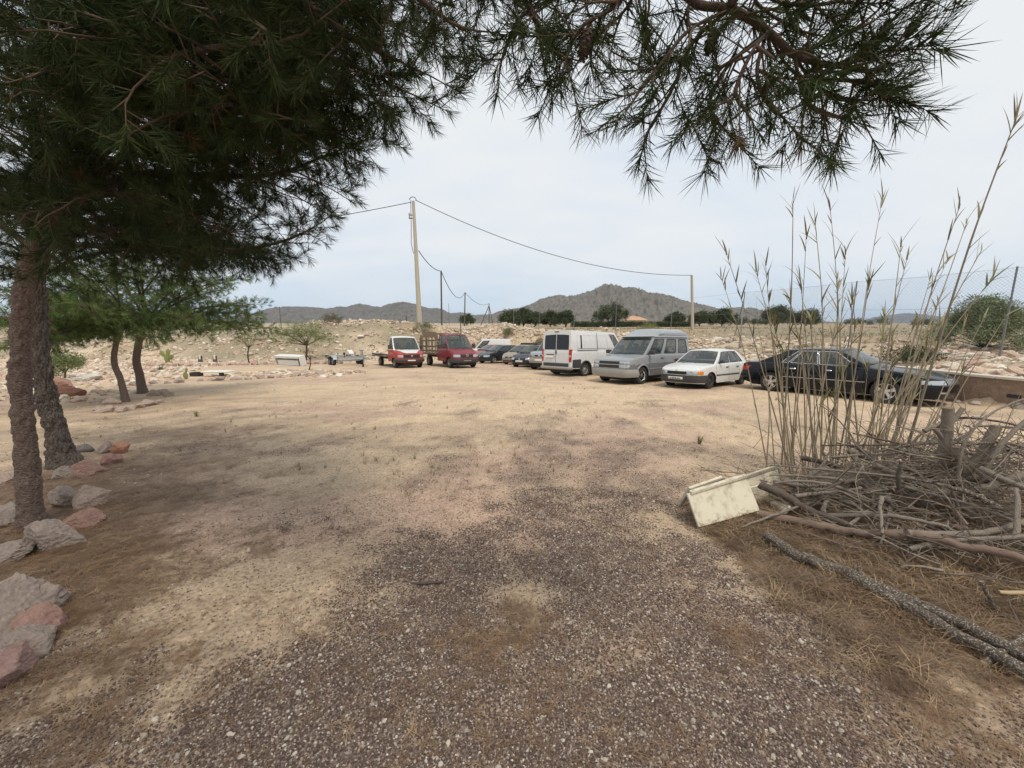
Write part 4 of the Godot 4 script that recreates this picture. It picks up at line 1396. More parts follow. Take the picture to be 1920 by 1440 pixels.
	# small green tufts in the gravel
	for t in [[Vector3(-6.803, -0.404, -8.088), "green weed tuft beside the pine bed"], [Vector3(2.97, -0.294, -5.886), "small grey weed tuft in the open yard"], [Vector3(-9.988, -1.056, -21.121), "yellow weed tuft before the boat trailer"], [Vector3(-12.122, -0.519, -10.375), "bright weed tuft among the bed stones"]]:
		var g := part("weed", grass_mesh(26, 0.22, 0.008), tint(Color(0.16, 0.19, 0.07)), self)
		g.position = ground_at(t[0].x, t[0].z)
		tag(g, t[1], "weed", "weeds in the yard")
	# agaves and prickly pears
	agave("grey green agave on the slope beside the big leafy bush", Vector3(14.4, 0, -15.6), 0.72, 22)
	agave("pale agave on the slope behind the black saloon roof", Vector3(11.9, 0, -17.6), 0.5, 14)
	agave("small agave among the bed stones near the forked pine", Vector3(-20.58, -1.118, -22.369), 0.4, 12)
	pear("upright prickly pear pad beside the white slab", Vector3(-14.152, -0.825, -16.501), 0.5)
	pear("prickly pear on the bank foot behind the pines", Vector3(-27.0, 0, -30.0), 1.1)

func tint(c: Color) -> StandardMaterial3D:
	return mat(c, 0.7)

func agave(label: String, at: Vector3, size: float, n: int) -> void:
	at.y = height(at.x, at.z)
	var root := thing("agave", label, "agave", at, "agaves")
	var m := tint(Color(0.17, 0.22, 0.15))
	for i in n:
		var a := i * 2.4
		var up := lerpf(0.25, 1.3, float(i) / n)
		var d := Vector3(cos(a) * cos(up), sin(up), sin(a) * cos(up))
		var s := Vector3(-sin(a), 0, cos(a))
		var mb := MB.new()
		var nn := d.cross(s)
		var l := size * rng.randf_range(0.85, 1.1)
		var w := size * 0.1
		var rows := []
		for k in 6:
			var t := k / 5.0
			var ww := w * (0.7 + 0.6 * sin(PI * minf(t * 1.3, 1.0))) * (1.0 - pow(t, 3.0)) + 0.002
			var c := d * l * t + Vector3(0, -0.12 * l * t * t, 0)
			rows.append(PackedVector3Array([c - s * ww, c - nn * ww * 0.35, c + s * ww, c + nn * ww * 0.25, c - s * ww]))
		mb.grid(rows)
		part("leaf", mb, m, root)

func pear(label: String, at: Vector3, h: float) -> void:
	at.y = height(at.x, at.z)
	var root := thing("prickly_pear", label, "cactus", at, "prickly pears")
	var m := tint(Color(0.20, 0.22, 0.075))
	var pads := [[Vector3(0, h * 0.32, 0), 0.0, h * 0.34], [Vector3(h * 0.12, h * 0.78, 0), -0.3, h * 0.26]]
	if h > 0.8:
		pads.append([Vector3(-h * 0.25, h * 0.7, 0.05), 0.5, h * 0.24])
		pads.append([Vector3(h * 0.35, h * 0.45, 0.1), -0.9, h * 0.25])
	for p in pads:
		var s := SphereMesh.new()
		s.radius = 1.0
		s.height = 2.0
		s.radial_segments = 14
		s.rings = 8
		var o := part("pad", s, m, root)
		o.transform = Transform3D(Basis(Vector3(0, 0, 1), p[1]) * Basis(Vector3.UP, rng.randf_range(-0.4, 0.4)) * Basis.from_scale(Vector3(p[2] * 0.62, p[2], p[2] * 0.16)), p[0])

# ------------------------------------------------------------------ vehicles
# Local axes of a vehicle: +x forward, +y up, +z to its right; origin on the ground midway between the axles.
class Shape:
	var plan := []      # (x, half width)
	var top := []       # (x, height of the shoulder)
	var bot := []       # (x, height of the lower edge)
	var arches := []    # [x, radius, centre height]
	var ym := 0.6
	var low := 0.07
	var high := 0.06
	var yhi := 1.0
	var nose := []      # (y, dx) lean of the front
	var tail := []      # (y, dx) lean of the back
	var bow_f := 0.07
	var bow_r := 0.05
	var crown := 0.03
	var x0 := 0.0
	var x1 := 0.0

	func at(a: Array, x: float) -> float:
		if x <= a[0].x:
			return a[0].y
		for i in a.size() - 1:
			if x <= a[i + 1].x:
				var t: float = (x - a[i].x) / maxf(a[i + 1].x - a[i].x, 1e-6)
				return lerpf(a[i].y, a[i + 1].y, t)
		return a[a.size() - 1].y

	func half(x: float, y: float) -> float:
		var w := at(plan, x)
		var k := (y - ym) / (yhi - ym) if y > ym else (ym - y) / ym
		k = clampf(k, 0.0, 1.3)
		return w * (1.0 - (high if y > ym else low) * k * k)

	func bottom(x: float) -> float:
		var y := at(bot, x)
		for a in arches:
			var dx: float = absf(x - a[0])
			if dx < a[1]:
				y = maxf(y, a[2] + sqrt(a[1] * a[1] - dx * dx))
		return y

	func lean(x: float, y: float) -> float:
		var d := 0.0
		if nose.size() > 0:
			d += at(nose, y) * smoothstep(x1 - 0.55, x1, x)
		if tail.size() > 0:
			d += at(tail, y) * (1.0 - smoothstep(x0, x0 + 0.5, x))
		return d

	func side(x: float, y: float, s: float, out := 0.0) -> Vector3:
		return Vector3(x + lean(x, y), y, s * (half(x, y) + out))

	# point on the front (or back) skin at width z
	func end(z: float, y: float, front: bool, out := 0.0) -> Vector3:
		var xe := x1 if front else x0
		var az := absf(z)
		var x := xe
		var he := half(xe, y)
		if az > he:
			var lo := (x0 + x1) * 0.5
			var hi := xe
			for k in 22:
				var m := (lo + hi) * 0.5
				if half(m, y) > az:
					lo = m
				else:
					hi = m
			x = (lo + hi) * 0.5
			x = maxf(x, xe - 0.5) if front else minf(x, xe + 0.5)
		var f := clampf(az / maxf(he, 0.01), 0.0, 1.0)
		var bow := (bow_f if front else -bow_r) * (1.0 - f * f)
		return Vector3(x + lean(x, y) + bow + (out if front else -out), y, z)

class Cells:
	# cells of a lattice dealt to named parts
	var parts := {}
	var maps := {}
	func put(called: String, key: int, pts: Array, ids: Array) -> void:
		if not parts.has(called):
			parts[called] = MB.new()
			maps[called] = {}
		var mb: MB = parts[called]
		var mp: Dictionary = maps[called]
		var q := []
		for i in 4:
			if not mp.has(ids[i]):
				mp[ids[i]] = mb.add(pts[i])
			q.append(mp[ids[i]])
		mb.quad(q[0], q[1], q[2], q[3])

func car_lower(s: Shape, root: Node3D, body: Material, doors: Array, door_y: Vector2, dual: Material = null, dual_y := 0.0) -> void:
	var xs := []
	var n := int((s.x1 - s.x0) / 0.09)
	for i in n + 1:
		xs.append(lerpf(s.x0, s.x1, float(i) / n))
	for a in s.plan + s.top:
		if a.x > s.x0 and a.x < s.x1:
			xs.append(a.x)
	for a in s.arches:
		for k in 13:
			xs.append(a[0] + a[1] * cos(PI * k / 12.0) * 0.9999)
	for d in doors:
		xs.append_array([d.x - 0.006, d.x + 0.006, d.y - 0.006, d.y + 0.006])
	xs.sort()
	var ux := [xs[0]]
	for x in xs:
		if x - ux[ux.size() - 1] > 0.004:
			ux.append(x)
	xs = ux
	for sg in [-1.0, 1.0]:
		var cells := Cells.new()
		var cols := []
		for x in xs:
			var yb := s.bottom(x)
			var yt := s.at(s.top, x)
			var col := []
			for v in 9:
				var y := lerpf(yb, yt - 0.035, v / 8.0)
				col.append(s.side(x, y, sg))
			var ht := s.half(x, yt)
			for k in [[0.982, -0.014], [0.945, 0.0]]:
				col.append(Vector3(x + s.lean(x, yt), yt + k[1], sg * ht * k[0]))
			for f in [0.7, 0.4, 0.0]:
				col.append(Vector3(x + s.lean(x, yt), yt + s.crown * (0.9 - f * f), sg * ht * f))
			cols.append(col)
		for i in xs.size() - 1:
			var xm: float = (xs[i] + xs[i + 1]) * 0.5
			for j in cols[i].size() - 1:
				var ym: float = (cols[i][j].y + cols[i][j + 1].y + cols[i + 1][j].y + cols[i + 1][j + 1].y) * 0.25
				var who := "body"
				var skip := false
				if j < 10:
					for d in range(doors.size()):
						if ym > door_y.x and ym < door_y.y:
							if absf(xm - doors[d].x) < 0.006 or absf(xm - doors[d].y) < 0.006:
								skip = true
							elif xm > doors[d].x and xm < doors[d].y:
								who = "door%d" % d
				if skip:
					continue
				if dual and ym < dual_y:
					who += "_low"
				cells.put(who, 0, [cols[i][j], cols[i + 1][j], cols[i + 1][j + 1], cols[i][j + 1]], [i * 40 + j, (i + 1) * 40 + j, (i + 1) * 40 + j + 1, i * 40 + j + 1])
		for k in cells.parts:
			var nm: String = "door" if k.begins_with("door") else "body_side"
			part(nm, cells.parts[k], dual if k.ends_with("_low") else body, root, Vector3((s.x0 + s.x1) * 0.5, 0.5, 0))
	# front and back skins
	for fr in [true, false]:
		var xe: float = s.x1 if fr else s.x0
		var rows := []
		for v in 11:
			var y := lerpf(s.bottom(xe), s.at(s.top, xe) - 0.03, v / 10.0)
			var row := PackedVector3Array()
			for k in 13:
				row.append(s.end(lerpf(-1, 1, k / 12.0) * s.half(xe, y), y, fr))
			rows.append(row)
		var yt := s.at(s.top, xe)
		var cap := PackedVector3Array()
		for k in 13:
			var f := lerpf(-1, 1, k / 12.0)
			cap.append(Vector3(xe + s.lean(xe, yt), yt + s.crown * (0.9 - f * f) - 0.004, f * s.half(xe, yt)))
		rows.append(cap)
		var mb := MB.new()
		mb.grid(rows)
		part("front_panel" if fr else "rear_panel", mb, body, root, Vector3((s.x0 + s.x1) * 0.5, 0.5, 0))
	# dark floor and wheel wells
	var un := MB.new()
	un.bx(Vector3((s.x0 + s.x1) * 0.5, 0.30, 0), Vector3((s.x1 - s.x0) * 0.9, 0.26, s.at(s.plan, 0) * 1.3), 0.05)
	for a in s.arches:
		for sg in [-1.0, 1.0]:
			var rows := []
			for k in 13:
				var an := PI * k / 12.0
				var x: float = a[0] + a[1] * cos(an)
				var y: float = a[2] + a[1] * sin(an)
				rows.append(PackedVector3Array([Vector3(x, y, sg * (s.half(x, y) - 0.005)), Vector3(x, y, sg * (s.half(x, y) - 0.3))]))
			un.grid(rows)
			var disc := []
			for k in 13:
				var an := PI * k / 12.0
				disc.append(Vector3(a[0] + a[1] * cos(an), a[2] + a[1] * sin(an), sg * (s.at(s.plan, 0) - 0.31)))
			un.facet(disc, Vector3(a[0], a[2], sg * 5.0))
	part("underbody", un, M.black, root)

# cabin above the shoulder. g: xa, xc foot of windscreen and back; ra, rc roof front and back; yf, yr roof heights; zb, zr half widths; win [[u0,u1]..]; v0, v1; bf, br bows
func car_cabin(s: Shape, g: Dictionary, root: Node3D, body: Material, roof: Material, glass: Material) -> void:
	var belt := func(x: float) -> float: return s.at(s.top, x) - 0.02
	var roof_y := func(u: float) -> float: return lerpf(g.yr, g.yf, u) + g.get("arch", 0.03) * 4.0 * u * (1.0 - u)
	var bulge: float = g.get("bulge", 0.03)
	var zb := func(x: float) -> float: return minf(g.zb, s.half(x, s.at(s.top, x)) * 0.965)
	var us := [0.0, 1.0]
	for i in 15:
		us.append(i / 14.0)
	for w in g.win:
		us.append_array([w[0], w[1]])
	us.sort()
	var uu := [0.0]
	for u in us:
		if u - uu[uu.size() - 1] > 0.006:
			uu.append(u)
	var v0: float = g.get("v0", 0.08)
	var v1: float = g.get("v1", 0.88)
	var vs := [0.0, v0, lerpf(v0, v1, 0.33), lerpf(v0, v1, 0.66), v1, 1.0]
	var mid := Vector3((g.xa + g.xc) * 0.5, 0.6, 0)
	for sg in [-1.0, 1.0]:
		var P := func(u: float, v: float) -> Vector3:
			var xb := lerpf(g.xc, g.xa, u)
			var xr := lerpf(g.rc, g.ra, u)
			var yb: float = belt.call(xb)
			return Vector3(lerpf(xb, xr, v), lerpf(yb, roof_y.call(u), v), sg * (lerpf(zb.call(xb), g.zr, v) + bulge * 4.0 * v * (1.0 - v)))
		var cells := Cells.new()
		for i in uu.size() - 1:
			for j in vs.size() - 1:
				var um: float = (uu[i] + uu[i + 1]) * 0.5
				var who := "pillars"
				for w in range(g.win.size()):
					if um > g.win[w][0] and um < g.win[w][1] and j >= 1 and j <= 3:
						who = "window%d" % w
				cells.put(who, 0, [P.call(uu[i], vs[j]), P.call(uu[i + 1], vs[j]), P.call(uu[i + 1], vs[j + 1]), P.call(uu[i], vs[j + 1])], [i * 20 + j, (i + 1) * 20 + j, (i + 1) * 20 + j + 1, i * 20 + j + 1])
		for k in cells.parts:
			if k == "pillars":
				part("pillars", cells.parts[k], body, root, mid)
			else:
				var o := part("side_window", cells.parts[k], g.get("side_glass", glass), root, mid)
				# rubber or bright frame round each pane
				var w: Array = g.win[int(k.trim_prefix("window"))]
				var ring := []
				for q in 8:
					ring.append(P.call(lerpf(w[0], w[1], q / 8.0), v0))
				for q in 4:
					ring.append(P.call(w[1], lerpf(v0, v1, q / 4.0)))
				for q in 8:
					ring.append(P.call(lerpf(w[1], w[0], q / 8.0), v1))
				for q in 5:
					ring.append(P.call(w[0], lerpf(v1, v0, q / 4.0)))
				var fr := MB.new()
				fr.tube(ring, [g.get("frame_r", 0.011)], 5, false)
				part("frame", fr, g.get("frame", M.black), o)
	# windscreen and rear screen
	for fr in [true, false]:
		var xb: float = g.xa if fr else g.xc
		var xr: float = g.ra if fr else g.rc
		var yb: float = belt.call(xb)
		var yr: float = g.yf if fr else g.yr
		var b0: float = g.get("bf", 0.12) if fr else -g.get("br", 0.08)
		var crown: float = g.get("crown", 0.04)
		var Q := func(f: float, t: float) -> Vector3:
			var bow := b0 * (1.0 - f * f) * lerpf(1.0, 0.6, t)
			return Vector3(lerpf(xb, xr, t) + bow, lerpf(yb, yr, t) + crown * (1.0 - f * f) * t, f * (lerpf(zb.call(xb), g.zr, t) + bulge * 4.0 * t * (1.0 - t)))
		var panes: Array = [[-0.93, 0.93]] if fr else g.get("rear", [[-0.9, 0.9]])
		var t0: float = 0.05 if fr else g.get("r0", 0.1)
		var t1: float = 0.93 if fr else g.get("r1", 0.9)
		var fs := []
		for i in 13:
			fs.append(-1.0 + i / 6.0)
		for p in panes:
			fs.append_array(p)
		fs.sort()
		var ff := [fs[0]]
		for f in fs:
			if f - ff[ff.size() - 1] > 0.012:
				ff.append(f)
		ff[ff.size() - 1] = 1.0
		var ts := [0.0, t0, lerpf(t0, t1, 0.33), lerpf(t0, t1, 0.66), t1, 1.0]
		var cells := Cells.new()
		for i in ff.size() - 1:
			for j in ts.size() - 1:
				var fm: float = (ff[i] + ff[i + 1]) * 0.5
				var who := "surround"
				for p in range(panes.size()):
					if fm > panes[p][0] and fm < panes[p][1] and j >= 1 and j <= 3:
						who = "pane%d" % p
				cells.put(who, 0, [Q.call(ff[i], ts[j]), Q.call(ff[i + 1], ts[j]), Q.call(ff[i + 1], ts[j + 1]), Q.call(ff[i], ts[j + 1])], [i * 20 + j, (i + 1) * 20 + j, (i + 1) * 20 + j + 1, i * 20 + j + 1])
		for k in cells.parts:
			if k == "surround":
				part("windscreen_frame" if fr else "rear_frame", cells.parts[k], body, root, mid)
			else:
				part("windscreen" if fr else "rear_window", cells.parts[k], glass if fr else g.get("rear_glass", glass), root, mid)
		if fr and not g.get("no_wipers", false):
			for q in [-0.05, 0.55]:
				var wi := MB.new()
				var out := Vector3(0.02, 0.02, 0)
				wi.tube([Q.call(q, 0.03) + out, Q.call(q - 0.25, 0.1) + out, Q.call(q - 0.5, 0.13) + out], [0.009, 0.008, 0.006], 4)
				part("wiper", wi, M.black, root)
	# roof
	var rows := []
	for u in uu:
		var row := PackedVector3Array()
		for k in 11:
			var f := -1.0 + k / 5.0
			var bow: float = g.get("bf", 0.12) * 0.6 * smoothstep(0.75, 1.0, u) - g.get("br", 0.08) * 0.6 * smoothstep(0.25, 0.0, u)
			row.append(Vector3(lerpf(g.rc, g.ra, u) + bow * (1.0 - f * f), roof_y.call(u) + g.get("crown", 0.04) * (1.0 - f * f), f * g.zr))
		rows.append(row)
	var rf := MB.new()
	rf.grid(rows)
	part("roof", rf, roof, root, mid)
	# seats, dash, wheel: what shows through the glass
	var inn := MB.new()
	var zi: float = g.zb * 0.9
	var fl: float = s.at(s.top, (g.xa + g.xc) * 0.5) + s.crown + 0.012
	inn.bx(Vector3((g.xa + g.xc) * 0.5, fl, 0), Vector3((g.xa - g.xc) * 0.92, 0.03, zi * 1.9), 0.01)
	inn.bx(Vector3(g.xa - 0.28, fl + 0.05, 0), Vector3(0.35, 0.08, zi * 1.8), 0.03)
	var hgt: float = minf(0.42, (g.yf - fl) * 0.75)
	for sx in g.get("seats", [0.55]):
		var x := lerpf(g.xc, g.xa, sx)
		for sg in [-1.0, 1.0]:
			inn.bx(Vector3(x, fl + hgt * 0.3, sg * zi * 0.48), Vector3(0.13, hgt * 0.6, zi * 0.62), 0.04)
			inn.bx(Vector3(x - 0.03, fl + hgt * 0.78, sg * zi * 0.48), Vector3(0.09, hgt * 0.32, zi * 0.3), 0.03)
	var ring := []
	for k in 13:
		var a := TAU * k / 12.0
		ring.append(Vector3(g.xa - 0.52 + 0.06 * sin(a), fl + 0.1 + 0.15 * sin(a), -zi * 0.48 + 0.18 * cos(a)))
	inn.tube(ring, [0.014], 5, false)
	part("interior", inn, g.get("trim", M.interior), root)

# curved plate on the front or back skin
func end_plate(called: String, s: Shape, fr: bool, z0: float, z1: float, y0: float, y1: float, out: float, m: Material, root: Node, nz := 10, thick := 0.05) -> MeshInstance3D:
	var mb := MB.new()
	var face := []
	var sgn := 1.0 if fr else -1.0
	for j in 4:
		var row := PackedVector3Array()
		for i in nz + 1:
			var t := float(i) / nz
			var y := lerpf(y0, y1, j / 3.0)
			var p := s.end(lerpf(z0, z1, t), y, fr, 0.0)
			var q := s.end(lerpf(z0, z1, t) * 0.98, y, fr, 0.0)
			# outward in plan
			var tan_ := p - q
			var nrm := Vector3(sgn, 0, 0)
			if absf(p.z) > 0.05 and absf(tan_.x) > 1e-4:
				nrm = Vector3(absf(tan_.z) * sgn, 0, absf(tan_.x) * signf(p.z)).normalized()
			var edge := 0.6 if j == 0 or j == 3 else 1.0
			row.append(p + nrm * out * edge)
		face.append(row)
	mb.grid(face)
	var rim := []
	for i in nz + 1:
		rim.append(face[0][i])
	for j in 4:
		rim.append(face[j][nz])
	for i in range(nz, -1, -1):
		rim.append(face[3][i])
	for j in range(3, -1, -1):
		rim.append(face[j][0])
	var back := []
	var a := PackedVector3Array()
	var b := PackedVector3Array()
	for p in rim:
		a.append(p)
		b.append(p - Vector3(sgn * thick, 0, signf(p.z) * thick * 0.3))
	mb.grid([a, b])
	return part(called, mb, m, root, Vector3((s.x0 + s.x1) * 0.5, (y0 + y1) * 0.5, 0))

func side_plate(called: String, s: Shape, sg: float, x0: float, x1: float, y0: float, y1: float, out: float, m: Material, root: Node) -> void:
	var mb := MB.new()
	var n := maxi(2, int(absf(x1 - x0) / 0.15))
	var rows := []
	for j in 5:
		var row := PackedVector3Array()
		for i in n + 1:
			var y := lerpf(y0, y1, [0.0, 0.12, 0.5, 0.88, 1.0][j])
			row.append(s.side(lerpf(x0, x1, float(i) / n), y, sg, out if j > 0 and j < 4 else -0.01))
		rows.append(row)
	mb.grid(rows)
	part(called, mb, m, root, Vector3((x0 + x1) * 0.5, (y0 + y1) * 0.5, 0))

func wheel(root: Node, x: float, z: float, r: float, w: float, style: String, m: Material) -> void:
	var sg := signf(z)
	var o := Node3D.new()
	o.name = "wheel"
	root.add_child(o, true)
	o.position = Vector3(x, r, z)
	var t := MB.new()
	var rr := r * (0.60 if style != "alloy" else 0.66)
	t.lathe(Vector3.ZERO, [Vector2(rr * 0.96, -w * 0.5), Vector2(r * 0.92, -w * 0.5), Vector2(r * 0.985, -w * 0.38), Vector2(r, -w * 0.15), Vector2(r, w * 0.15), Vector2(r * 0.985, w * 0.38), Vector2(r * 0.92, w * 0.5), Vector2(rr * 1.08, w * 0.52), Vector2(rr, w * 0.44)], 28, sg)
	part("tyre", t, M.rubber, o)
	var rim := MB.new()
	rim.lathe(Vector3.ZERO, [Vector2(rr, w * 0.44), Vector2(rr * 0.93, w * 0.45), Vector2(rr * 0.88, w * 0.25), Vector2(rr * 0.86, -w * 0.2)], 28, sg)
	if style == "steel":
		rim.lathe(Vector3.ZERO, [Vector2(rr * 0.9, w * 0.2), Vector2(rr * 0.62, w * 0.3), Vector2(rr * 0.5, w * 0.18), Vector2(rr * 0.3, w * 0.24), Vector2(rr * 0.26, w * 0.4), Vector2(0.001, w * 0.42)], 24, sg)
		for k in 10:
			var a := TAU * k / 10.0
			var c := Vector3(cos(a) * rr * 0.72, sin(a) * rr * 0.72, sg * w * 0.3)
			t = MB.new()
			t.box(Transform3D(Basis(Vector3(0, 0, 1), a), c), Vector3(rr * 0.13, rr * 0.2, 0.02), 0.006)
			part("rim_hole", t, M.black, o)
	else:
		var n: int = 5 if style == "alloy" else 6
		rim.lathe(Vector3.ZERO, [Vector2(rr * 0.3, -w * 0.1), Vector2(rr * 0.29, w * 0.3), Vector2(rr * 0.16, w * 0.36), Vector2(0.001, w * 0.36)], 20, sg)
		for k in n:
			var a := TAU * (k + 0.25) / n
			var d := Vector3(cos(a), sin(a), 0)
			var sd := Vector3(-sin(a), cos(a), 0)
			var z1 := sg * w * 0.34
			var hw := rr * (0.2 if style == "alloy" else 0.13)
			var f := [d * rr * 0.2 - sd * hw * 0.8, d * rr * 0.55 - sd * hw * 0.75, d * rr * 0.94 - sd * hw * 1.35, d * rr * 0.94 + sd * hw * 1.35, d * rr * 0.55 + sd * hw * 0.75, d * rr * 0.2 + sd * hw * 0.8]
			var top := []
			for p in f:
				top.append(p + Vector3(0, 0, z1))
			rim.facet(top, Vector3.ZERO)
			for q in 6:
				var p1: Vector3 = f[q]
				var p2: Vector3 = f[(q + 1) % 6]
				rim.facet([p1 + Vector3(0, 0, z1), p2 + Vector3(0, 0, z1), p2 + Vector3(0, 0, z1 - sg * 0.04), p1 + Vector3(0, 0, z1 - sg * 0.04)], d * rr * 0.5)
		var bk := MB.new()
		bk.lathe(Vector3.ZERO, [Vector2(rr * 0.88, -w * 0.05), Vector2(0.001, -w * 0.05)], 20, sg)
		part("brake_disc", bk, M.rim_black, o)
	part("rim", rim, m, o)

func four_wheels(root: Node, xf: float, xr: float, z: float, r: float, w: float, style: String, m: Material) -> void:
	for x in [xf, xr]:
		for sg in [-1.0, 1.0]:
			wheel(root, x, sg * z, r, w, style, m)

func mirror(root: Node, at: Vector3, size: Vector3, m: Material) -> void:
	for sg in [-1.0, 1.0]:
		var mb := MB.new()
		mb.box(Transform3D(Basis(Vector3.UP, sg * 0.15), Vector3(at.x, at.y, sg * at.z)), size, 0.03)
		mb.bar(Vector3(at.x + 0.02, at.y - size.y * 0.3, sg * (at.z - size.z * 0.4)), Vector3(at.x + 0.06, at.y - size.y * 0.45, sg * (at.z - size.z * 0.5 - 0.09)), 0.05, 0.04)
		part("mirror", mb, m, root)

func handles(s: Shape, root: Node, xs: Array, y: float, m: Material) -> void:
	for x in xs:
		for sg in [-1.0, 1.0]:
			var mb := MB.new()
			mb.bx(s.side(x, y, sg, 0.012), Vector3(0.17, 0.035, 0.04), 0.012)
			part("door_handle", mb, m, root)

func park(root: Node3D, x: float, z: float, deg: float) -> void:
	var a := deg_to_rad(deg)
	var f := Vector3(cos(a), 0, sin(a))
	var up := Vector3(0, 1, -SLOPE).normalized()
	var fx := (f - up * f.dot(up)).normalized()
	var y := 1e9
	var r := fx.cross(up)
	for q in [[1.4, 0.75], [1.4, -0.75], [-1.4, 0.75], [-1.4, -0.75]]:
		var p: Vector3 = Vector3(x, 0, z) + fx * q[0] + r * q[1]
		y = minf(y, height(p.x, p.z) - SLOPE * (p.z - z))
	root.transform = Transform3D(Basis(fx, up, r), Vector3(x, y, z))

func number_plate(s: Shape, fr: bool, z: float, y: float, root: Node, text := "", wide := 0.52, out := 0.06) -> void:
	var p := end_plate("number_plate", s, fr, z - wide * 0.5, z + wide * 0.5, y - 0.055, y + 0.055, out, M.plate, root, 4, 0.02)
	if text != "":
		var tm := TextMesh.new()
		tm.text = text
		var font := SystemFont.new()
		font.font_names = PackedStringArray(["Droid Sans"])
		font.font_weight = 700
		tm.font = font
		tm.font_size = 24
		tm.pixel_size = 0.0034
		tm.depth = 0.004
		var o := part("lettering", tm, M.ink, p)
		o.transform = Transform3D(Basis(Vector3.UP, PI * 0.5 if fr else -PI * 0.5), s.end(z, y, fr, out + 0.004))

func v2(a: Array) -> Array:
	var out := []
	for i in range(0, a.size(), 2):
		out.append(Vector2(a[i], a[i + 1]))
	return out

# plain family of cars: saloons and hatchbacks
func saloon(d: Dictionary) -> Shape:
	var s := Shape.new()
	s.x0 = d.x0
	s.x1 = d.x1
	s.plan = v2([d.x0, d.w * 0.74, d.x0 + 0.07, d.w * 0.86, d.x0 + 0.25, d.w * 0.94, d.x0 + 0.7, d.w, d.x1 - 1.0, d.w, d.x1 - 0.4, d.w * 0.94, d.x1 - 0.14, d.w * 0.84, d.x1 - 0.04, d.w * 0.70, d.x1, d.w * 0.6])
	s.top = v2(d.top)
	s.bot = v2([d.x0, d.get("bb", 0.33), d.x0 + 0.4, 0.26, d.xr - 0.4, 0.22, d.xf + 0.4, 0.20, d.x1, d.get("bf", 0.24)])
	s.arches = [[d.xf, d.r * 1.15, d.r], [d.xr, d.r * 1.15, d.r]]
	s.ym = d.get("ym", 0.55)
	s.yhi = d.get("yhi", 0.95)
	s.nose = v2([0.2, -0.05, 0.5, 0.0, 0.7, d.get("rake", -0.05)])
	s.tail = v2([0.2, 0.05, 0.6, 0.0, 0.95, d.get("trake", 0.04)])
	return s

func build_vehicles() -> void:
	black_saloon()
	white_saloon()
	grey_camper()
	white_van()
	gold_suv()
	small_car("dark dusty hatchback with a pale plate, wedged beside the off-roader", "hatchback", M.p_dark, 1.55, -26.3, 122.0, {"plate": true})
	small_car("tan dust covered estate car with a black roof rack", "estate car", M.p_dusty, 0.85, -29.3, 122.0, {"rack": true})
	small_car("black hatchback with silver alloy wheels beside the red crew cab truck", "hatchback", M.p_dark, -0.98, -31.0, 138.0, {"alloy": true})
	small_car("small bright red car with black roof behind the black hatchback", "small car", M.p_red_bright, -1.9, -34.2, 138.0, {"roof": M.p_dark})
	far_van()
	red_truck()
	two_tone_truck()
	boat_trailer()

func black_saloon() -> void:
	var c := thing("parked_saloon", "long black saloon with chrome window trim parked behind the reeds", "car")
	var s := saloon({"x0": -2.5, "x1": 2.42, "w": 0.93, "xf": 1.44, "xr": -1.44, "r": 0.325, "ym": 0.58, "yhi": 0.98, "bf": 0.2, "rake": -0.09,
		"top": [-2.5, 0.90, -2.3, 0.955, -1.7, 0.975, -1.0, 0.96, 0.3, 0.93, 1.0, 0.925, 1.5, 0.88, 2.0, 0.80, 2.3, 0.73, 2.42, 0.69]})
	car_lower(s, c, M.p_black, [Vector2(-0.98, -0.05), Vector2(-0.05, 0.98)], Vector2(0.3, 0.92))
	car_cabin(s, {"xa": 1.12, "xc": -1.95, "ra": 0.28, "rc": -1.05, "yf": 1.38, "yr": 1.37, "zb": 0.80, "zr": 0.60, "win": [[0.24, 0.31], [0.33, 0.58], [0.60, 0.90]], "arch": 0.035, "bulge": 0.03, "frame": M.chrome, "frame_r": 0.013, "seats": [0.62, 0.36], "trim": M.interior_grey, "crown": 0.05}, c, M.p_black, M.p_black, M.glass)
	four_wheels(c, 1.44, -1.44, 0.79, 0.325, 0.225, "alloy", M.alloy)
	for sg in [-1.0, 1.0]:
		side_plate("side_moulding", s, sg, -1.05, 1.02, 0.525, 0.545, 0.014, M.chrome, c)
		end_plate("headlight", s, true, sg * 0.42, sg * 0.84, 0.56, 0.665, 0.012, M.lamp_clear, c)
		end_plate("tail_light", s, false, sg * 0.50, sg * 0.87, 0.68, 0.84, 0.012, M.lamp_red, c)
		end_plate("fog_light", s, true, sg * 0.45, sg * 0.62, 0.33, 0.40, 0.035, M.lamp_clear, c, 4)
	end_plate("front_bumper", s, true, -0.88, 0.88, 0.22, 0.52, 0.03, M.p_black, c, 24)
	end_plate("rear_bumper", s, false, -0.88, 0.88, 0.32, 0.6, 0.03, M.p_black, c, 24)
	var gr := end_plate("grille", s, true, -0.36, 0.36, 0.55, 0.685, 0.012, M.chrome, c, 8)
	for k in 6:
		end_plate("grille_bar", s, true, -0.34, 0.34, 0.557 + k * 0.021, 0.570 + k * 0.021, 0.018, M.black, gr, 8, 0.01)
	mirror(c, Vector3(0.72, 1.0, 0.98), Vector3(0.13, 0.14, 0.22), M.p_black)
	handles(s, c, [-0.78, 0.16], 0.80, M.chrome)
	park(c, 10.0, -11.7, 62.0)

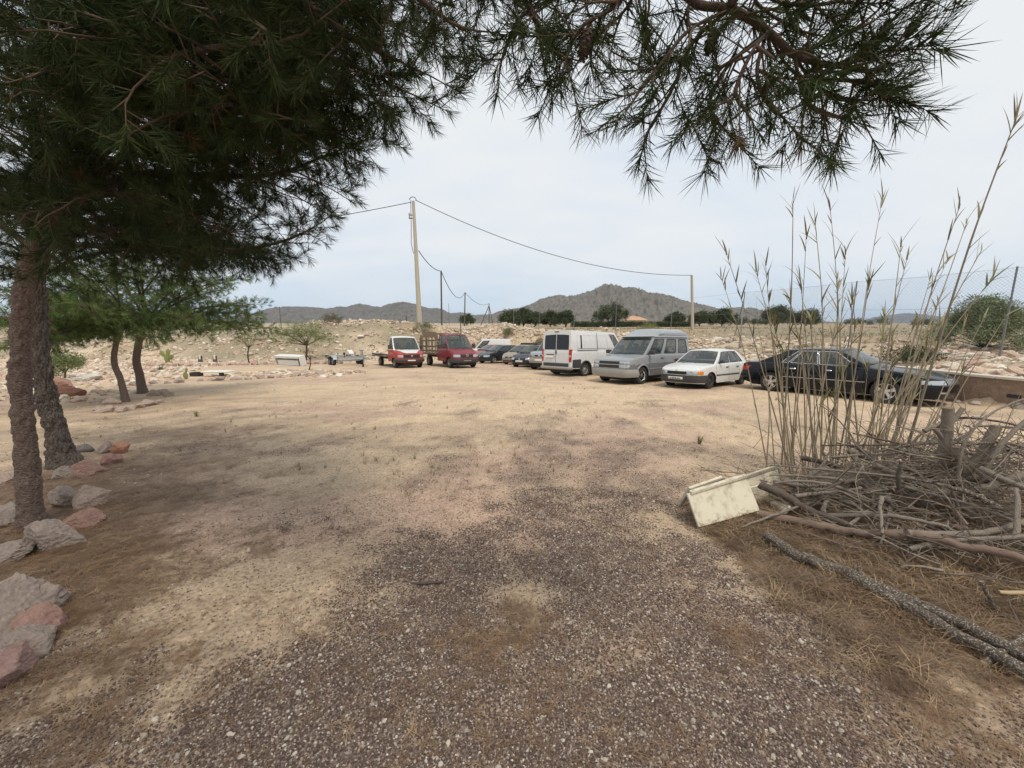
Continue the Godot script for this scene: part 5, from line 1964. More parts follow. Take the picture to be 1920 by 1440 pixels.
func white_saloon() -> void:
	var c := thing("parked_saloon", "old boxy white saloon with black bumpers and orange indicators", "car")
	var s := saloon({"x0": -2.05, "x1": 2.05, "w": 0.83, "xf": 1.26, "xr": -1.26, "r": 0.285, "ym": 0.5, "yhi": 0.9, "rake": -0.02, "bf": 0.22,
		"top": [-2.05, 0.84, -1.9, 0.885, -1.4, 0.90, 0.4, 0.87, 0.95, 0.86, 1.5, 0.80, 1.9, 0.72, 2.05, 0.665]})
	car_lower(s, c, M.p_white, [Vector2(-0.86, -0.02), Vector2(-0.02, 0.94)], Vector2(0.27, 0.86))
	car_cabin(s, {"xa": 0.92, "xc": -1.72, "ra": 0.22, "rc": -1.05, "yf": 1.32, "yr": 1.33, "zb": 0.76, "zr": 0.56, "win": [[0.17, 0.27], [0.30, 0.58], [0.61, 0.93]], "arch": 0.03, "seats": [0.58, 0.3], "bulge": 0.02, "trim": M.interior_grey}, c, M.p_white, M.p_white, M.glass)
	four_wheels(c, 1.26, -1.26, 0.70, 0.285, 0.175, "steel", M.rim_black)
	for sg in [-1.0, 1.0]:
		end_plate("headlight", s, true, sg * 0.36, sg * 0.66, 0.52, 0.64, 0.012, M.lamp_clear, c)
		end_plate("indicator", s, true, sg * 0.665, sg * 0.755, 0.525, 0.64, 0.012, M.lamp_amber, c, 6)
		side_plate("side_moulding", s, sg, -0.85, 0.93, 0.455, 0.50, 0.016, M.black, c)
		end_plate("tail_light", s, false, sg * 0.45, sg * 0.75, 0.6, 0.75, 0.012, M.lamp_red, c)
	end_plate("front_bumper", s, true, -0.80, 0.80, 0.24, 0.50, 0.045, M.plastic, c, 24)
	end_plate("rear_bumper", s, false, -0.80, 0.80, 0.3, 0.5, 0.045, M.plastic, c, 24)
	var gr := end_plate("grille", s, true, -0.35, 0.35, 0.525, 0.635, 0.01, M.black, c, 8)
	for k in 5:
		end_plate("grille_bar", s, true, -0.34, 0.34, 0.532 + k * 0.022, 0.540 + k * 0.022, 0.02, M.rim_black, gr, 8, 0.012)
	var em := MB.new()
	em.tube([s.end(0, 0.655, true, 0.0), s.end(0, 0.655, true, 0.02)], [0.035, 0.03], 14)
	part("emblem", em, M.chrome, c)
	number_plate(s, true, 0.02, 0.39, c, "A 8770 AU")
	mirror(c, Vector3(0.62, 0.95, 0.86), Vector3(0.1, 0.11, 0.18), M.plastic)
	handles(s, c, [-0.7, 0.12], 0.74, M.plastic)
	var an := MB.new()
	an.tube([Vector3(0.05, 1.37, 0), Vector3(-0.04, 1.43, 0)], [0.01, 0.004], 5)
	part("aerial_base", an, M.black, c)
	park(c, 7.45, -14.6, 143.0)

func grey_camper() -> void:
	var c := thing("camper_van", "grey high roofed camper van with dark side windows", "van")
	var s := Shape.new()
	s.x0 = -2.3
	s.x1 = 2.25
	s.plan = v2([-2.3, 0.80, -2.2, 0.9, -1.9, 0.96, 1.2, 0.96, 1.75, 0.95, 2.0, 0.92, 2.15, 0.87, 2.22, 0.80, 2.25, 0.74])
	s.top = v2([-2.3, 1.16, 1.05, 1.14, 1.3, 1.12, 1.9, 1.02, 2.15, 0.96, 2.25, 0.92])
	s.bot = v2([-2.3, 0.36, 1.0, 0.32, 1.9, 0.3, 2.25, 0.28])
	s.arches = [[1.41, 0.40, 0.345], [-1.41, 0.40, 0.345]]
	s.ym = 0.7
	s.yhi = 1.25
	s.low = 0.05
	s.high = 0.04
	s.nose = v2([0.3, -0.02, 0.6, 0.0, 0.95, -0.05])
	s.bow_f = 0.06
	car_lower(s, c, M.p_silver, [Vector2(-0.05, 1.02)], Vector2(0.4, 1.12), M.p_silver_low, 0.78)
	car_cabin(s, {"xa": 1.22, "xc": -2.24, "ra": 0.48, "rc": -2.1, "yf": 1.83, "yr": 1.83, "zb": 0.88, "zr": 0.76, "win": [[0.09, 0.30], [0.37, 0.62], [0.70, 0.95]], "v0": 0.1, "v1": 0.90, "arch": 0.0, "bf": 0.2, "seats": [0.66, 0.4], "bulge": 0.02, "frame_r": 0.016, "trim": M.interior_grey, "crown": 0.02}, c, M.p_silver, M.p_silver, M.glass)
	# raised roof shell with a rounded shoulder
	var rows := []
	for i in 13:
		var t := i / 12.0
		var x := lerpf(-2.12, 0.62, t)
		var h := 0.34 * smoothstep(1.0, 0.72, t) * lerpf(0.7, 1.0, smoothstep(0.0, 0.08, t))
		var row := PackedVector3Array()
		for k in 15:
			var f := -1.0 + k / 7.0
			var r := pow(1.0 - pow(absf(f), 3.2), 0.45)
			row.append(Vector3(x + 0.12 * (1.0 - f * f) * smoothstep(0.8, 1.0, t), 1.825 + 0.04 + h * r, f * lerpf(0.80, 0.74, smoothstep(0.7, 1.0, t))))
		rows.append(row)
	var mb := MB.new()
	mb.grid(rows)
	part("high_roof", mb, M.p_roof, c, Vector3(-0.7, 1.2, 0))
	for sg in [-1.0, 1.0]:
		var rib := MB.new()
		for q in [0.0, 0.06]:
			rib.tube([Vector3(-2.05, 1.96 + q, sg * (0.795 - q * 0.3)), Vector3(-0.4, 1.96 + q, sg * (0.795 - q * 0.3)), Vector3(0.1, 1.93 + q * 0.6, sg * (0.77 - q * 0.2))], [0.012], 6)
		part("roof_rib", rib, M.p_roof, c)
		var gut := MB.new()
		gut.tube([Vector3(-2.1, 1.845, sg * 0.79), Vector3(0.45, 1.845, sg * 0.78)], [0.022], 6)
		part("rain_gutter", gut, M.p_silver, c)
		var fl := []
		for k in 15:
			var an := PI * k / 14.0
			var x := 1.41 + 0.415 * cos(an)
			var y := 0.345 + 0.415 * sin(an)
			fl.append(s.side(x, y, sg, 0.01))
		var fm := MB.new()
		fm.tube(fl, [0.03], 6)
		part("wheel_flare", fm, M.p_silver, c)
		end_plate("headlight", s, true, sg * 0.50, sg * 0.86, 0.79, 0.90, 0.015, M.lamp_clear, c, 6)
		end_plate("marker_light", s, true, sg * 0.50, sg * 0.87, 0.65, 0.76, 0.015, M.lamp_clear, c, 6)
		end_plate("tail_light", s, false, sg * 0.75, sg * 0.9, 0.7, 1.05, 0.015, M.lamp_red, c, 4)
		side_plate("side_moulding", s, sg, -0.95, 1.0, 0.58, 0.61, 0.012, M.bumper_grey, c)
	end_plate("front_bumper", s, true, -0.94, 0.94, 0.30, 0.60, 0.09, M.bumper_grey, c, 26, 0.1)
	end_plate("rear_bumper", s, false, -0.94, 0.94, 0.36, 0.58, 0.08, M.bumper_grey, c, 20)
	end_plate("grille", s, true, -0.48, 0.48, 0.79, 0.90, 0.01, M.black, c, 8)
	end_plate("grille", s, true, -0.48, 0.48, 0.65, 0.755, 0.01, M.black, c, 8)
	end_plate("grille_bar", s, true, -0.52, 0.52, 0.755, 0.79, 0.02, M.bumper_grey, c, 8)
	end_plate("emblem", s, true, -0.07, 0.07, 0.765, 0.785, 0.03, mat(Color(0.55, 0.42, 0.16), 0.3, 0.6), c, 4)
	four_wheels(c, 1.41, -1.41, 0.83, 0.345, 0.22, "spoke", M.chrome)
	mirror(c, Vector3(0.98, 1.24, 1.06), Vector3(0.12, 0.17, 0.25), M.plastic)
	handles(s, c, [0.12], 1.0, M.plastic)
	park(c, 5.62, -16.35, 143.0)

func white_van() -> void:
	var c := thing("panel_van", "white panel van seen from behind with black rear windows", "van")
	var s := Shape.new()
	s.x0 = -2.42
	s.x1 = 2.4
	s.plan = v2([-2.42, 0.93, -2.34, 0.985, -2.1, 1.0, 1.3, 1.0, 1.8, 0.97, 2.2, 0.86, 2.4, 0.7])
	s.top = v2([-2.42, 1.22, 1.2, 1.22, 1.6, 1.2, 2.1, 1.05, 2.4, 0.92])
	s.bot = v2([-2.42, 0.42, 2.4, 0.3])
	s.arches = [[1.43, 0.40, 0.345], [-1.43, 0.40, 0.345]]
	s.ym = 0.8
	s.yhi = 1.4
	s.low = 0.04
	s.high = 0.03
	s.bow_r = 0.02
	car_lower(s, c, M.p_white_van, [Vector2(-0.55, 0.55), Vector2(0.6, 1.45)], Vector2(0.4, 1.2))
	car_cabin(s, {"xa": 1.75, "xc": -2.40, "ra": 0.95, "rc": -2.36, "yf": 2.10, "yr": 2.14, "zb": 0.965, "zr": 0.86, "win": [[0.82, 0.95]], "rear": [[-0.86, -0.02], [0.02, 0.86]], "r0": 0.08, "r1": 0.80, "rear_glass": M.glass_dark, "arch": 0.03, "bf": 0.15, "br": 0.02, "seats": [0.75], "bulge": 0.03, "crown": 0.05}, c, M.p_white_van, M.p_white_van, M.glass)
	# pressed side panels, door rail and slit window
	for sg in [-1.0, 1.0]:
		for q in [[-2.0, -0.62], [-0.5, 0.2], [0.28, 0.72]]:
			var fr := []
			for w in [[0.0, 0.0], [0.5, 0.0], [1.0, 0.0], [1.0, 0.5], [1.0, 1.0], [0.5, 1.0], [0.0, 1.0], [0.0, 0.5], [0.0, 0.0]]:
				fr.append(van_side(q[0], q[1], w[0], 1.36, 1.96, w[1], sg))
			var mb := MB.new()
			mb.tube(fr, [0.009], 5, false)
			part("panel_rib", mb, M.p_white_van, c)
		var rail := MB.new()
		rail.bar(Vector3(-2.05, 1.25, sg * 0.985), Vector3(-0.55, 1.25, sg * 0.992), 0.03, 0.02)
		part("door_rail", rail, M.plastic, c)
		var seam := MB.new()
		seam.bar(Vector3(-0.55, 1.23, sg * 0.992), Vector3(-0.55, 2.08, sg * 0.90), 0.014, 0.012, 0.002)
		part("door_gap_shade", seam, M.plastic, c)  # dark strip drawn for the shaded gap of the sliding door
		var slit := MB.new()
		slit.bar(van_side(0, -1.72, 1.0, 1.34, 1.94, 0.0, sg), van_side(0, -1.72, 1.0, 1.34, 1.94, 1.0, sg), 0.09, 0.03, 0.02)
		part("slit_window", slit, M.glass_dark, c)
		side_plate("sill_cladding", s, sg, -1.03, 1.02, 0.42, 0.58, 0.015, M.p_white_van, c)
		side_plate("corner_cladding", s, sg, -2.36, -1.80, 0.42, 0.86, 0.02, M.plastic, c)
		end_plate("tail_light", s, false, sg * 0.83, sg * 0.945, 0.72, 1.30, 0.02, M.lamp_red, c, 5)
		end_plate("reversing_light", s, false, sg * 0.84, sg * 0.935, 0.92, 1.04, 0.028, M.lamp_clear, c, 4)
		var fl := []
		for k in 15:
			var an := PI * k / 14.0
			fl.append(s.side(-1.43 + 0.41 * cos(an), 0.345 + 0.41 * sin(an), sg, 0.008))
		var fm := MB.new()
		fm.tube(fl, [0.035], 6)
		part("wheel_flare", fm, M.plastic, c)
		end_plate("headlight", s, true, sg * 0.5, sg * 0.85, 0.8, 1.02, 0.015, M.lamp_clear, c, 5)
	end_plate("rear_bumper", s, false, -0.95, 0.95, 0.36, 0.50, 0.10, M.bumper_grey, c, 20, 0.1)
	end_plate("bumper_step", s, false, -0.80, 0.80, 0.50, 0.66, 0.045, M.plastic, c, 16)
	end_plate("front_bumper", s, true, -0.85, 0.85, 0.3, 0.7, 0.04, M.plastic, c, 16)
	end_plate("plate_trim", s, false, -0.62, -0.12, 1.03, 1.07, 0.03, M.plastic, c, 4)
	number_plate(s, false, -0.38, 0.93, c)
	var h := MB.new()
	h.box(Transform3D(Basis(), Vector3(-2.46, 1.16, 0.03)), Vector3(0.05, 0.19, 0.07), 0.02)
	part("door_handle", h, M.plastic, c)
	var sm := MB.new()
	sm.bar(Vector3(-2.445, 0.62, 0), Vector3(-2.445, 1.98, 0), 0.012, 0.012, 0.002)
	part("door_gap_shade", sm, M.plastic, c)  # dark strip standing in for the shadow between the rear doors
	var bl := MB.new()
	bl.bx(Vector3(-2.37, 2.12, 0), Vector3(0.05, 0.04, 0.28), 0.01)
	part("brake_light", bl, M.glass_dark, c)
	four_wheels(c, 1.43, -1.43, 0.87, 0.345, 0.22, "steel", M.rim_steel)
	mirror(c, Vector3(1.35, 1.3, 1.08), Vector3(0.12, 0.4, 0.2), M.plastic)
	park(c, 3.94, -19.7, -40.0)

func van_side(xa: float, xb: float, u: float, ya: float, yb: float, v: float, sg: float) -> Vector3:
	var y := lerpf(ya, yb, v)
	var t := (y - 1.2) / 0.92
	return Vector3(lerpf(xa, xb, u), y, sg * (lerpf(0.965, 0.86, t) + 0.03 * 4.0 * t * (1.0 - t) + 0.003))

func gold_suv() -> void:
	var c := thing("off_roader", "tan and silver off-roader with round wing shapes beside the white van", "car")
	var s := saloon({"x0": -2.2, "x1": 2.15, "w": 0.91, "xf": 1.36, "xr": -1.36, "r": 0.37, "ym": 0.75, "yhi": 1.15, "bf": 0.38, "bb": 0.42, "rake": -0.06,
		"top": [-2.2, 1.1, 0.6, 1.12, 1.0, 1.12, 1.6, 1.08, 2.0, 1.0, 2.15, 0.95]})
	s.bot = v2([-2.2, 0.45, 2.15, 0.42])
	car_lower(s, c, M.p_silver, [Vector2(-0.85, 0.0), Vector2(0.0, 0.95)], Vector2(0.46, 1.1), M.p_gold, 0.72)
	car_cabin(s, {"xa": 0.95, "xc": -2.12, "ra": 0.35, "rc": -1.95, "yf": 1.72, "yr": 1.74, "zb": 0.84, "zr": 0.68, "win": [[0.06, 0.3], [0.33, 0.6], [0.63, 0.94]], "arch": 0.03, "seats": [0.6, 0.35]}, c, M.p_silver, M.p_silver, M.glass)
	four_wheels(c, 1.36, -1.36, 0.78, 0.37, 0.25, "spoke", M.alloy)
	for sg in [-1.0, 1.0]:
		end_plate("headlight", s, true, sg * 0.42, sg * 0.80, 0.80, 0.94, 0.015, M.lamp_clear, c)
		end_plate("fog_light", s, true, sg * 0.55, sg * 0.72, 0.52, 0.62, 0.075, M.lamp_clear, c, 4)
	end_plate("front_bumper", s, true, -0.88, 0.88, 0.44, 0.74, 0.06, M.p_gold, c, 20)
	end_plate("grille", s, true, -0.38, 0.38, 0.78, 0.93, 0.02, M.chrome, c, 8)
	end_plate("grille_mesh", s, true, -0.33, 0.33, 0.80, 0.91, 0.027, M.black, c, 8)
	end_plate("emblem", s, true, -0.06, 0.06, 0.82, 0.89, 0.04, M.chrome, c, 4)
	number_plate(s, true, 0, 0.60, c, "", 0.5, 0.08)
	mirror(c, Vector3(0.78, 1.22, 0.97), Vector3(0.11, 0.15, 0.2), M.plastic)
	park(c, 2.75, -24.3, 122.0)

func small_car(label: String, cat: String, m: Material, x: float, z: float, deg: float, o: Dictionary) -> void:
	var c := thing("parked_car", label, cat)
	var s := saloon({"x0": -2.0, "x1": 2.0, "w": 0.84, "xf": 1.26, "xr": -1.26, "r": 0.3, "ym": 0.55, "yhi": 0.95, "rake": -0.12, "bf": 0.2,
		"top": [-2.0, 0.88, -1.8, 0.93, 0.5, 0.90, 0.95, 0.90, 1.5, 0.82, 1.85, 0.70, 2.0, 0.62]})
	car_lower(s, c, m, [Vector2(-0.9, -0.02), Vector2(-0.02, 0.96)], Vector2(0.28, 0.89))
	car_cabin(s, {"xa": 1.05, "xc": -1.95, "ra": 0.1, "rc": -1.6, "yf": 1.38, "yr": 1.36, "zb": 0.78, "zr": 0.57, "win": [[0.08, 0.28], [0.31, 0.55], [0.58, 0.9]], "seats": [0.55, 0.3], "trim": M.interior_grey}, c, m, o.get("roof", m), M.glass)
	four_wheels(c, 1.26, -1.26, 0.72, 0.3, 0.19, "spoke" if o.has("alloy") else "steel", M.alloy if o.has("alloy") else M.rim_steel)
	for sg in [-1.0, 1.0]:
		end_plate("headlight", s, true, sg * 0.42, sg * 0.76, 0.52, 0.65, 0.012, M.lamp_clear, c)
		end_plate("tail_light", s, false, sg * 0.5, sg * 0.78, 0.65, 0.85, 0.012, M.lamp_red, c)
	end_plate("front_bumper", s, true, -0.80, 0.80, 0.21, 0.48, 0.035, m, c, 20)
	end_plate("air_intake", s, true, -0.5, 0.5, 0.25, 0.36, 0.045, M.black, c, 10)
	end_plate("grille", s, true, -0.34, 0.34, 0.51, 0.60, 0.012, M.black, c, 8)
	end_plate("emblem", s, true, -0.06, 0.06, 0.535, 0.585, 0.03, M.chrome, c, 4)
	mirror(c, Vector3(0.68, 0.98, 0.9), Vector3(0.11, 0.13, 0.2), M.plastic)
	if o.has("plate"):
		number_plate(s, true, 0, 0.42, c, "", 0.5)
	if o.has("rack"):
		var rk := MB.new()
		for q in [-1.3, -0.5]:
			rk.bar(Vector3(q, 1.47, -0.58), Vector3(q, 1.47, 0.58), 0.04, 0.05)
		rk.bx(Vector3(-0.9, 1.54, 0.0), Vector3(1.1, 0.12, 0.9), 0.05)
		part("roof_rack", rk, M.plastic, c)
	park(c, x, z, deg)

func far_van() -> void:
	var c := thing("delivery_van", "white delivery van whose roof shows behind the red truck", "van")
	var s := Shape.new()
	s.x0 = -2.2
	s.x1 = 2.2
	s.plan = v2([-2.2, 0.82, -2.0, 0.92, 1.4, 0.92, 1.9, 0.84, 2.2, 0.6])
	s.top = v2([-2.2, 1.05, 1.0, 1.05, 1.5, 1.0, 2.2, 0.75])
	s.bot = v2([-2.2, 0.35, 2.2, 0.28])
	s.arches = [[1.35, 0.36, 0.31], [-1.35, 0.36, 0.31]]
	car_lower(s, c, M.p_white_van, [Vector2(0.1, 1.0)], Vector2(0.36, 1.0))
	car_cabin(s, {"xa": 1.4, "xc": -2.15, "ra": 0.6, "rc": -2.05, "yf": 1.86, "yr": 1.9, "zb": 0.88, "zr": 0.76, "win": [[0.72, 0.95]], "arch": 0.03, "seats": [0.7], "crown": 0.06}, c, M.p_white_van, M.p_white_van, M.glass)
	four_wheels(c, 1.35, -1.35, 0.8, 0.31, 0.2, "steel", M.rim_steel)
	park(c, -2.3, -37.4, 172.0)

func cab_shape(x0: float, x1: float, w: float, belt: float, nose_y: float, hood: float) -> Shape:
	var s := Shape.new()
	s.x0 = x0
	s.x1 = x1
	s.plan = v2([x0, w * 0.96, x0 + 0.1, w, x1 - 0.7, w, x1 - 0.3, w * 0.96, x1 - 0.1, w * 0.88, x1, w * 0.78])
	s.top = v2([x0, belt, x1 - hood, belt, x1 - hood * 0.45, lerpf(belt, nose_y, 0.45), x1 - 0.1, nose_y + 0.02, x1, nose_y])
	s.bot = v2([x0, 0.42, x1 - 0.2, 0.38, x1, 0.36])
	s.ym = 0.75
	s.yhi = 1.3
	s.low = 0.04
	s.high = 0.05
	s.bow_f = 0.05
	return s

func red_truck() -> void:
	var c := thing("crew_cab_truck", "dark red crew cab truck with wooden stake sides on its bed", "truck")
	var s := cab_shape(-0.35, 2.2, 0.94, 1.22, 0.90, 0.95)
	s.arches = [[1.5, 0.39, 0.34]]
	s.nose = v2([0.35, -0.02, 0.6, 0.02, 0.95, -0.06])
	car_lower(s, c, M.p_red, [Vector2(0.32, 1.22)], Vector2(0.45, 1.2))
	car_cabin(s, {"xa": 1.38, "xc": -0.33, "ra": 0.62, "rc": -0.28, "yf": 2.14, "yr": 2.17, "zb": 0.88, "zr": 0.74, "win": [[0.06, 0.36], [0.44, 0.93]], "seats": [0.5, 0.15], "arch": 0.02, "bf": 0.16, "trim": M.interior_grey}, c, M.p_red, M.p_red, M.glass)
	for sg in [-1.0, 1.0]:
		end_plate("headlight", s, true, sg * 0.46, sg * 0.84, 0.70, 0.86, 0.015, M.lamp_clear, c)
		wheel(c, 1.5, sg * 0.80, 0.34, 0.21, "steel", M.rim_steel)
		wheel(c, -1.95, sg * 0.80, 0.34, 0.24, "steel", M.rim_steel)
	end_plate("front_bumper", s, true, -0.92, 0.92, 0.34, 0.60, 0.07, M.plastic, c, 22, 0.1)
	var gr := end_plate("grille", s, true, -0.44, 0.44, 0.68, 0.86, 0.012, M.black, c, 8)
	for k in 3:
		end_plate("grille_bar", s, true, -0.42, 0.42, 0.70 + k * 0.055, 0.715 + k * 0.055, 0.022, M.rim_black, gr, 8, 0.015)
	# round badge: a ring with three rays
	var em := MB.new()
	var ce := s.end(0, 0.80, true, 0.04)
	var ring := []
	for k in 17:
		ring.append(ce + Vector3(0, 0.085 * sin(TAU * k / 16.0), 0.085 * cos(TAU * k / 16.0)))
	em.tube(ring, [0.011], 6, false)
	for k in 3:
		var a := PI * 0.5 + TAU * k / 3.0
		em.tube([ce, ce + Vector3(0, 0.08 * sin(a), 0.08 * cos(a))], [0.014, 0.004], 5)
	part("emblem", em, M.chrome, c)
	end_plate("number_plate", s, true, -0.26, 0.26, 0.42, 0.51, 0.085, M.rim_steel, c, 4)
	mirror(c, Vector3(1.12, 1.42, 1.08), Vector3(0.12, 0.3, 0.22), M.plastic)
	handles(s, c, [0.45], 1.05, M.plastic)
	# bed with stake rack
	var bed := MB.new()
	bed.bx(Vector3(-1.95, 0.86, 0), Vector3(3.0, 0.12, 2.0), 0.02)
	bed.bx(Vector3(-1.5, 0.68, 0.4), Vector3(3.6, 0.16, 0.1), 0.01)
	bed.bx(Vector3(-1.5, 0.68, -0.4), Vector3(3.6, 0.16, 0.1), 0.01)
	part("bed", bed, M.rack_wood, c)
	for sg in [-1.0, 1.0]:
		for k in 6:
			var p := MB.new()
			p.bx(Vector3(-0.52 - k * 0.57, 1.45, sg * 0.96), Vector3(0.07, 1.1, 0.05), 0.008)
			part("stake", p, M.rack_wood, c)
		for q in [1.05, 1.35, 1.75]:
			var p := MB.new()
			p.bx(Vector3(-1.95, q, sg * 0.925), Vector3(3.0, 0.11, 0.025), 0.005)
			part("rail", p, M.rack_wood, c)
	for q in [1.05, 1.4, 1.8, 2.2]:
		var p := MB.new()
		p.bx(Vector3(-0.47, q, 0), Vector3(0.03, 0.13, 1.86), 0.005)
		part("headboard_slat", p, M.rack_wood, c)
	for k in 5:
		var p := MB.new()
		p.bx(Vector3(-3.42, 1.55, -0.84 + k * 0.42), Vector3(0.03, 1.25, 0.12), 0.005)
		part("tail_slat", p, M.rack_wood, c)
	var topb := MB.new()
	topb.bx(Vector3(-3.0, 2.2, 0.35), Vector3(0.06, 0.42, 1.1), 0.01)
	part("top_board", topb, M.rack_wood, c)
	park(c, -4.1, -26.1, 56.0)

func two_tone_truck() -> void:
	var c := thing("flatbed_truck", "red and white cab truck with a low black flatbed", "truck")
	var s := cab_shape(0.35, 2.15, 0.94, 1.18, 0.92, 0.85)
	s.arches = [[1.45, 0.37, 0.32]]
	s.nose = v2([0.35, -0.02, 0.6, 0.02, 0.95, -0.02])
	car_lower(s, c, M.p_red_bright, [Vector2(0.45, 1.2)], Vector2(0.45, 1.15))
	car_cabin(s, {"xa": 1.42, "xc": 0.37, "ra": 0.85, "rc": 0.42, "yf": 1.98, "yr": 2.02, "zb": 0.88, "zr": 0.76, "win": [[0.2, 0.92]], "seats": [0.3], "arch": 0.02, "bf": 0.14, "trim": M.interior_grey}, c, M.p_white, M.p_white, M.glass)
	# white bonnet over the red front
	var rows := []
	for i in 7:
		var x := lerpf(1.32, 2.13, i / 6.0)
		var row := PackedVector3Array()
		var w: float = lerpf(0.86, 0.34, pow(i / 6.0, 1.2))
		for k in 9:
			var f := -1.0 + k / 4.0
			var yt: float = s.at(s.top, x)
			var hw: float = s.half(x, yt)
			var q: float = f * w / hw
			row.append(Vector3(x + s.lean(x, yt), yt + s.crown * (0.9 - q * q) + 0.012 - 0.05 * smoothstep(0.9, 1.0, absf(q)), f * w))
		rows.append(row)
	var bn := MB.new()
	bn.grid(rows)
	part("bonnet", bn, M.p_white, c, Vector3(1.5, 0.5, 0))
	for sg in [-1.0, 1.0]:
		end_plate("headlight", s, true, sg * 0.56, sg * 0.84, 0.70, 0.85, 0.015, M.lamp_clear, c, 6)
		wheel(c, 1.45, sg * 0.80, 0.32, 0.2, "steel", M.rim_steel)
		wheel(c, -1.55, sg * 0.78, 0.32, 0.2, "steel", M.rim_steel)
	end_plate("front_bumper", s, true, -0.92, 0.92, 0.40, 0.60, 0.08, M.plastic, c, 22, 0.1)
	var gr := end_plate("grille", s, true, -0.54, 0.54, 0.66, 0.88, 0.012, M.black, c, 8)
	for k in 4:
		end_plate("grille_bar", s, true, -0.52, 0.52, 0.68 + k * 0.05, 0.695 + k * 0.05, 0.022, M.rim_black, gr, 8, 0.015)
	end_plate("emblem", s, true, -0.06, 0.06, 0.72, 0.84, 0.035, M.rim_steel, c, 4)
	number_plate(s, true, 0.05, 0.50, c, "", 0.5, 0.1)
	mirror(c, Vector3(1.15, 1.36, 1.06), Vector3(0.12, 0.26, 0.2), M.plastic)
	var bed := MB.new()
	bed.box(Transform3D(Basis(Vector3(0, 0, 1), 0.03), Vector3(-1.35, 0.76, 0)), Vector3(3.3, 0.08, 2.0), 0.015)
	bed.bx(Vector3(-0.7, 0.58, 0.38), Vector3(4.0, 0.16, 0.1), 0.01)
	bed.bx(Vector3(-0.7, 0.58, -0.38), Vector3(4.0, 0.16, 0.1), 0.01)
	part("bed", bed, M.plastic, c)
	for sg in [-1.0, 1.0]:
		var p := MB.new()
		p.bx(Vector3(-1.35, 0.83, sg * 0.97), Vector3(3.3, 0.1, 0.05), 0.01)
		part("bed_rail", p, M.plastic, c)
		var f := MB.new()
		f.bx(Vector3(-1.55, 0.68, sg * 0.8), Vector3(0.75, 0.03, 0.28), 0.01)
		part("mudguard", f, M.plastic, c)
	var hb := MB.new()
	hb.bx(Vector3(0.26, 1.0, 0), Vector3(0.06, 0.5, 1.7), 0.01)
	part("headboard", hb, M.galv, c)
	park(c, -7.65, -26.1, 54.0)

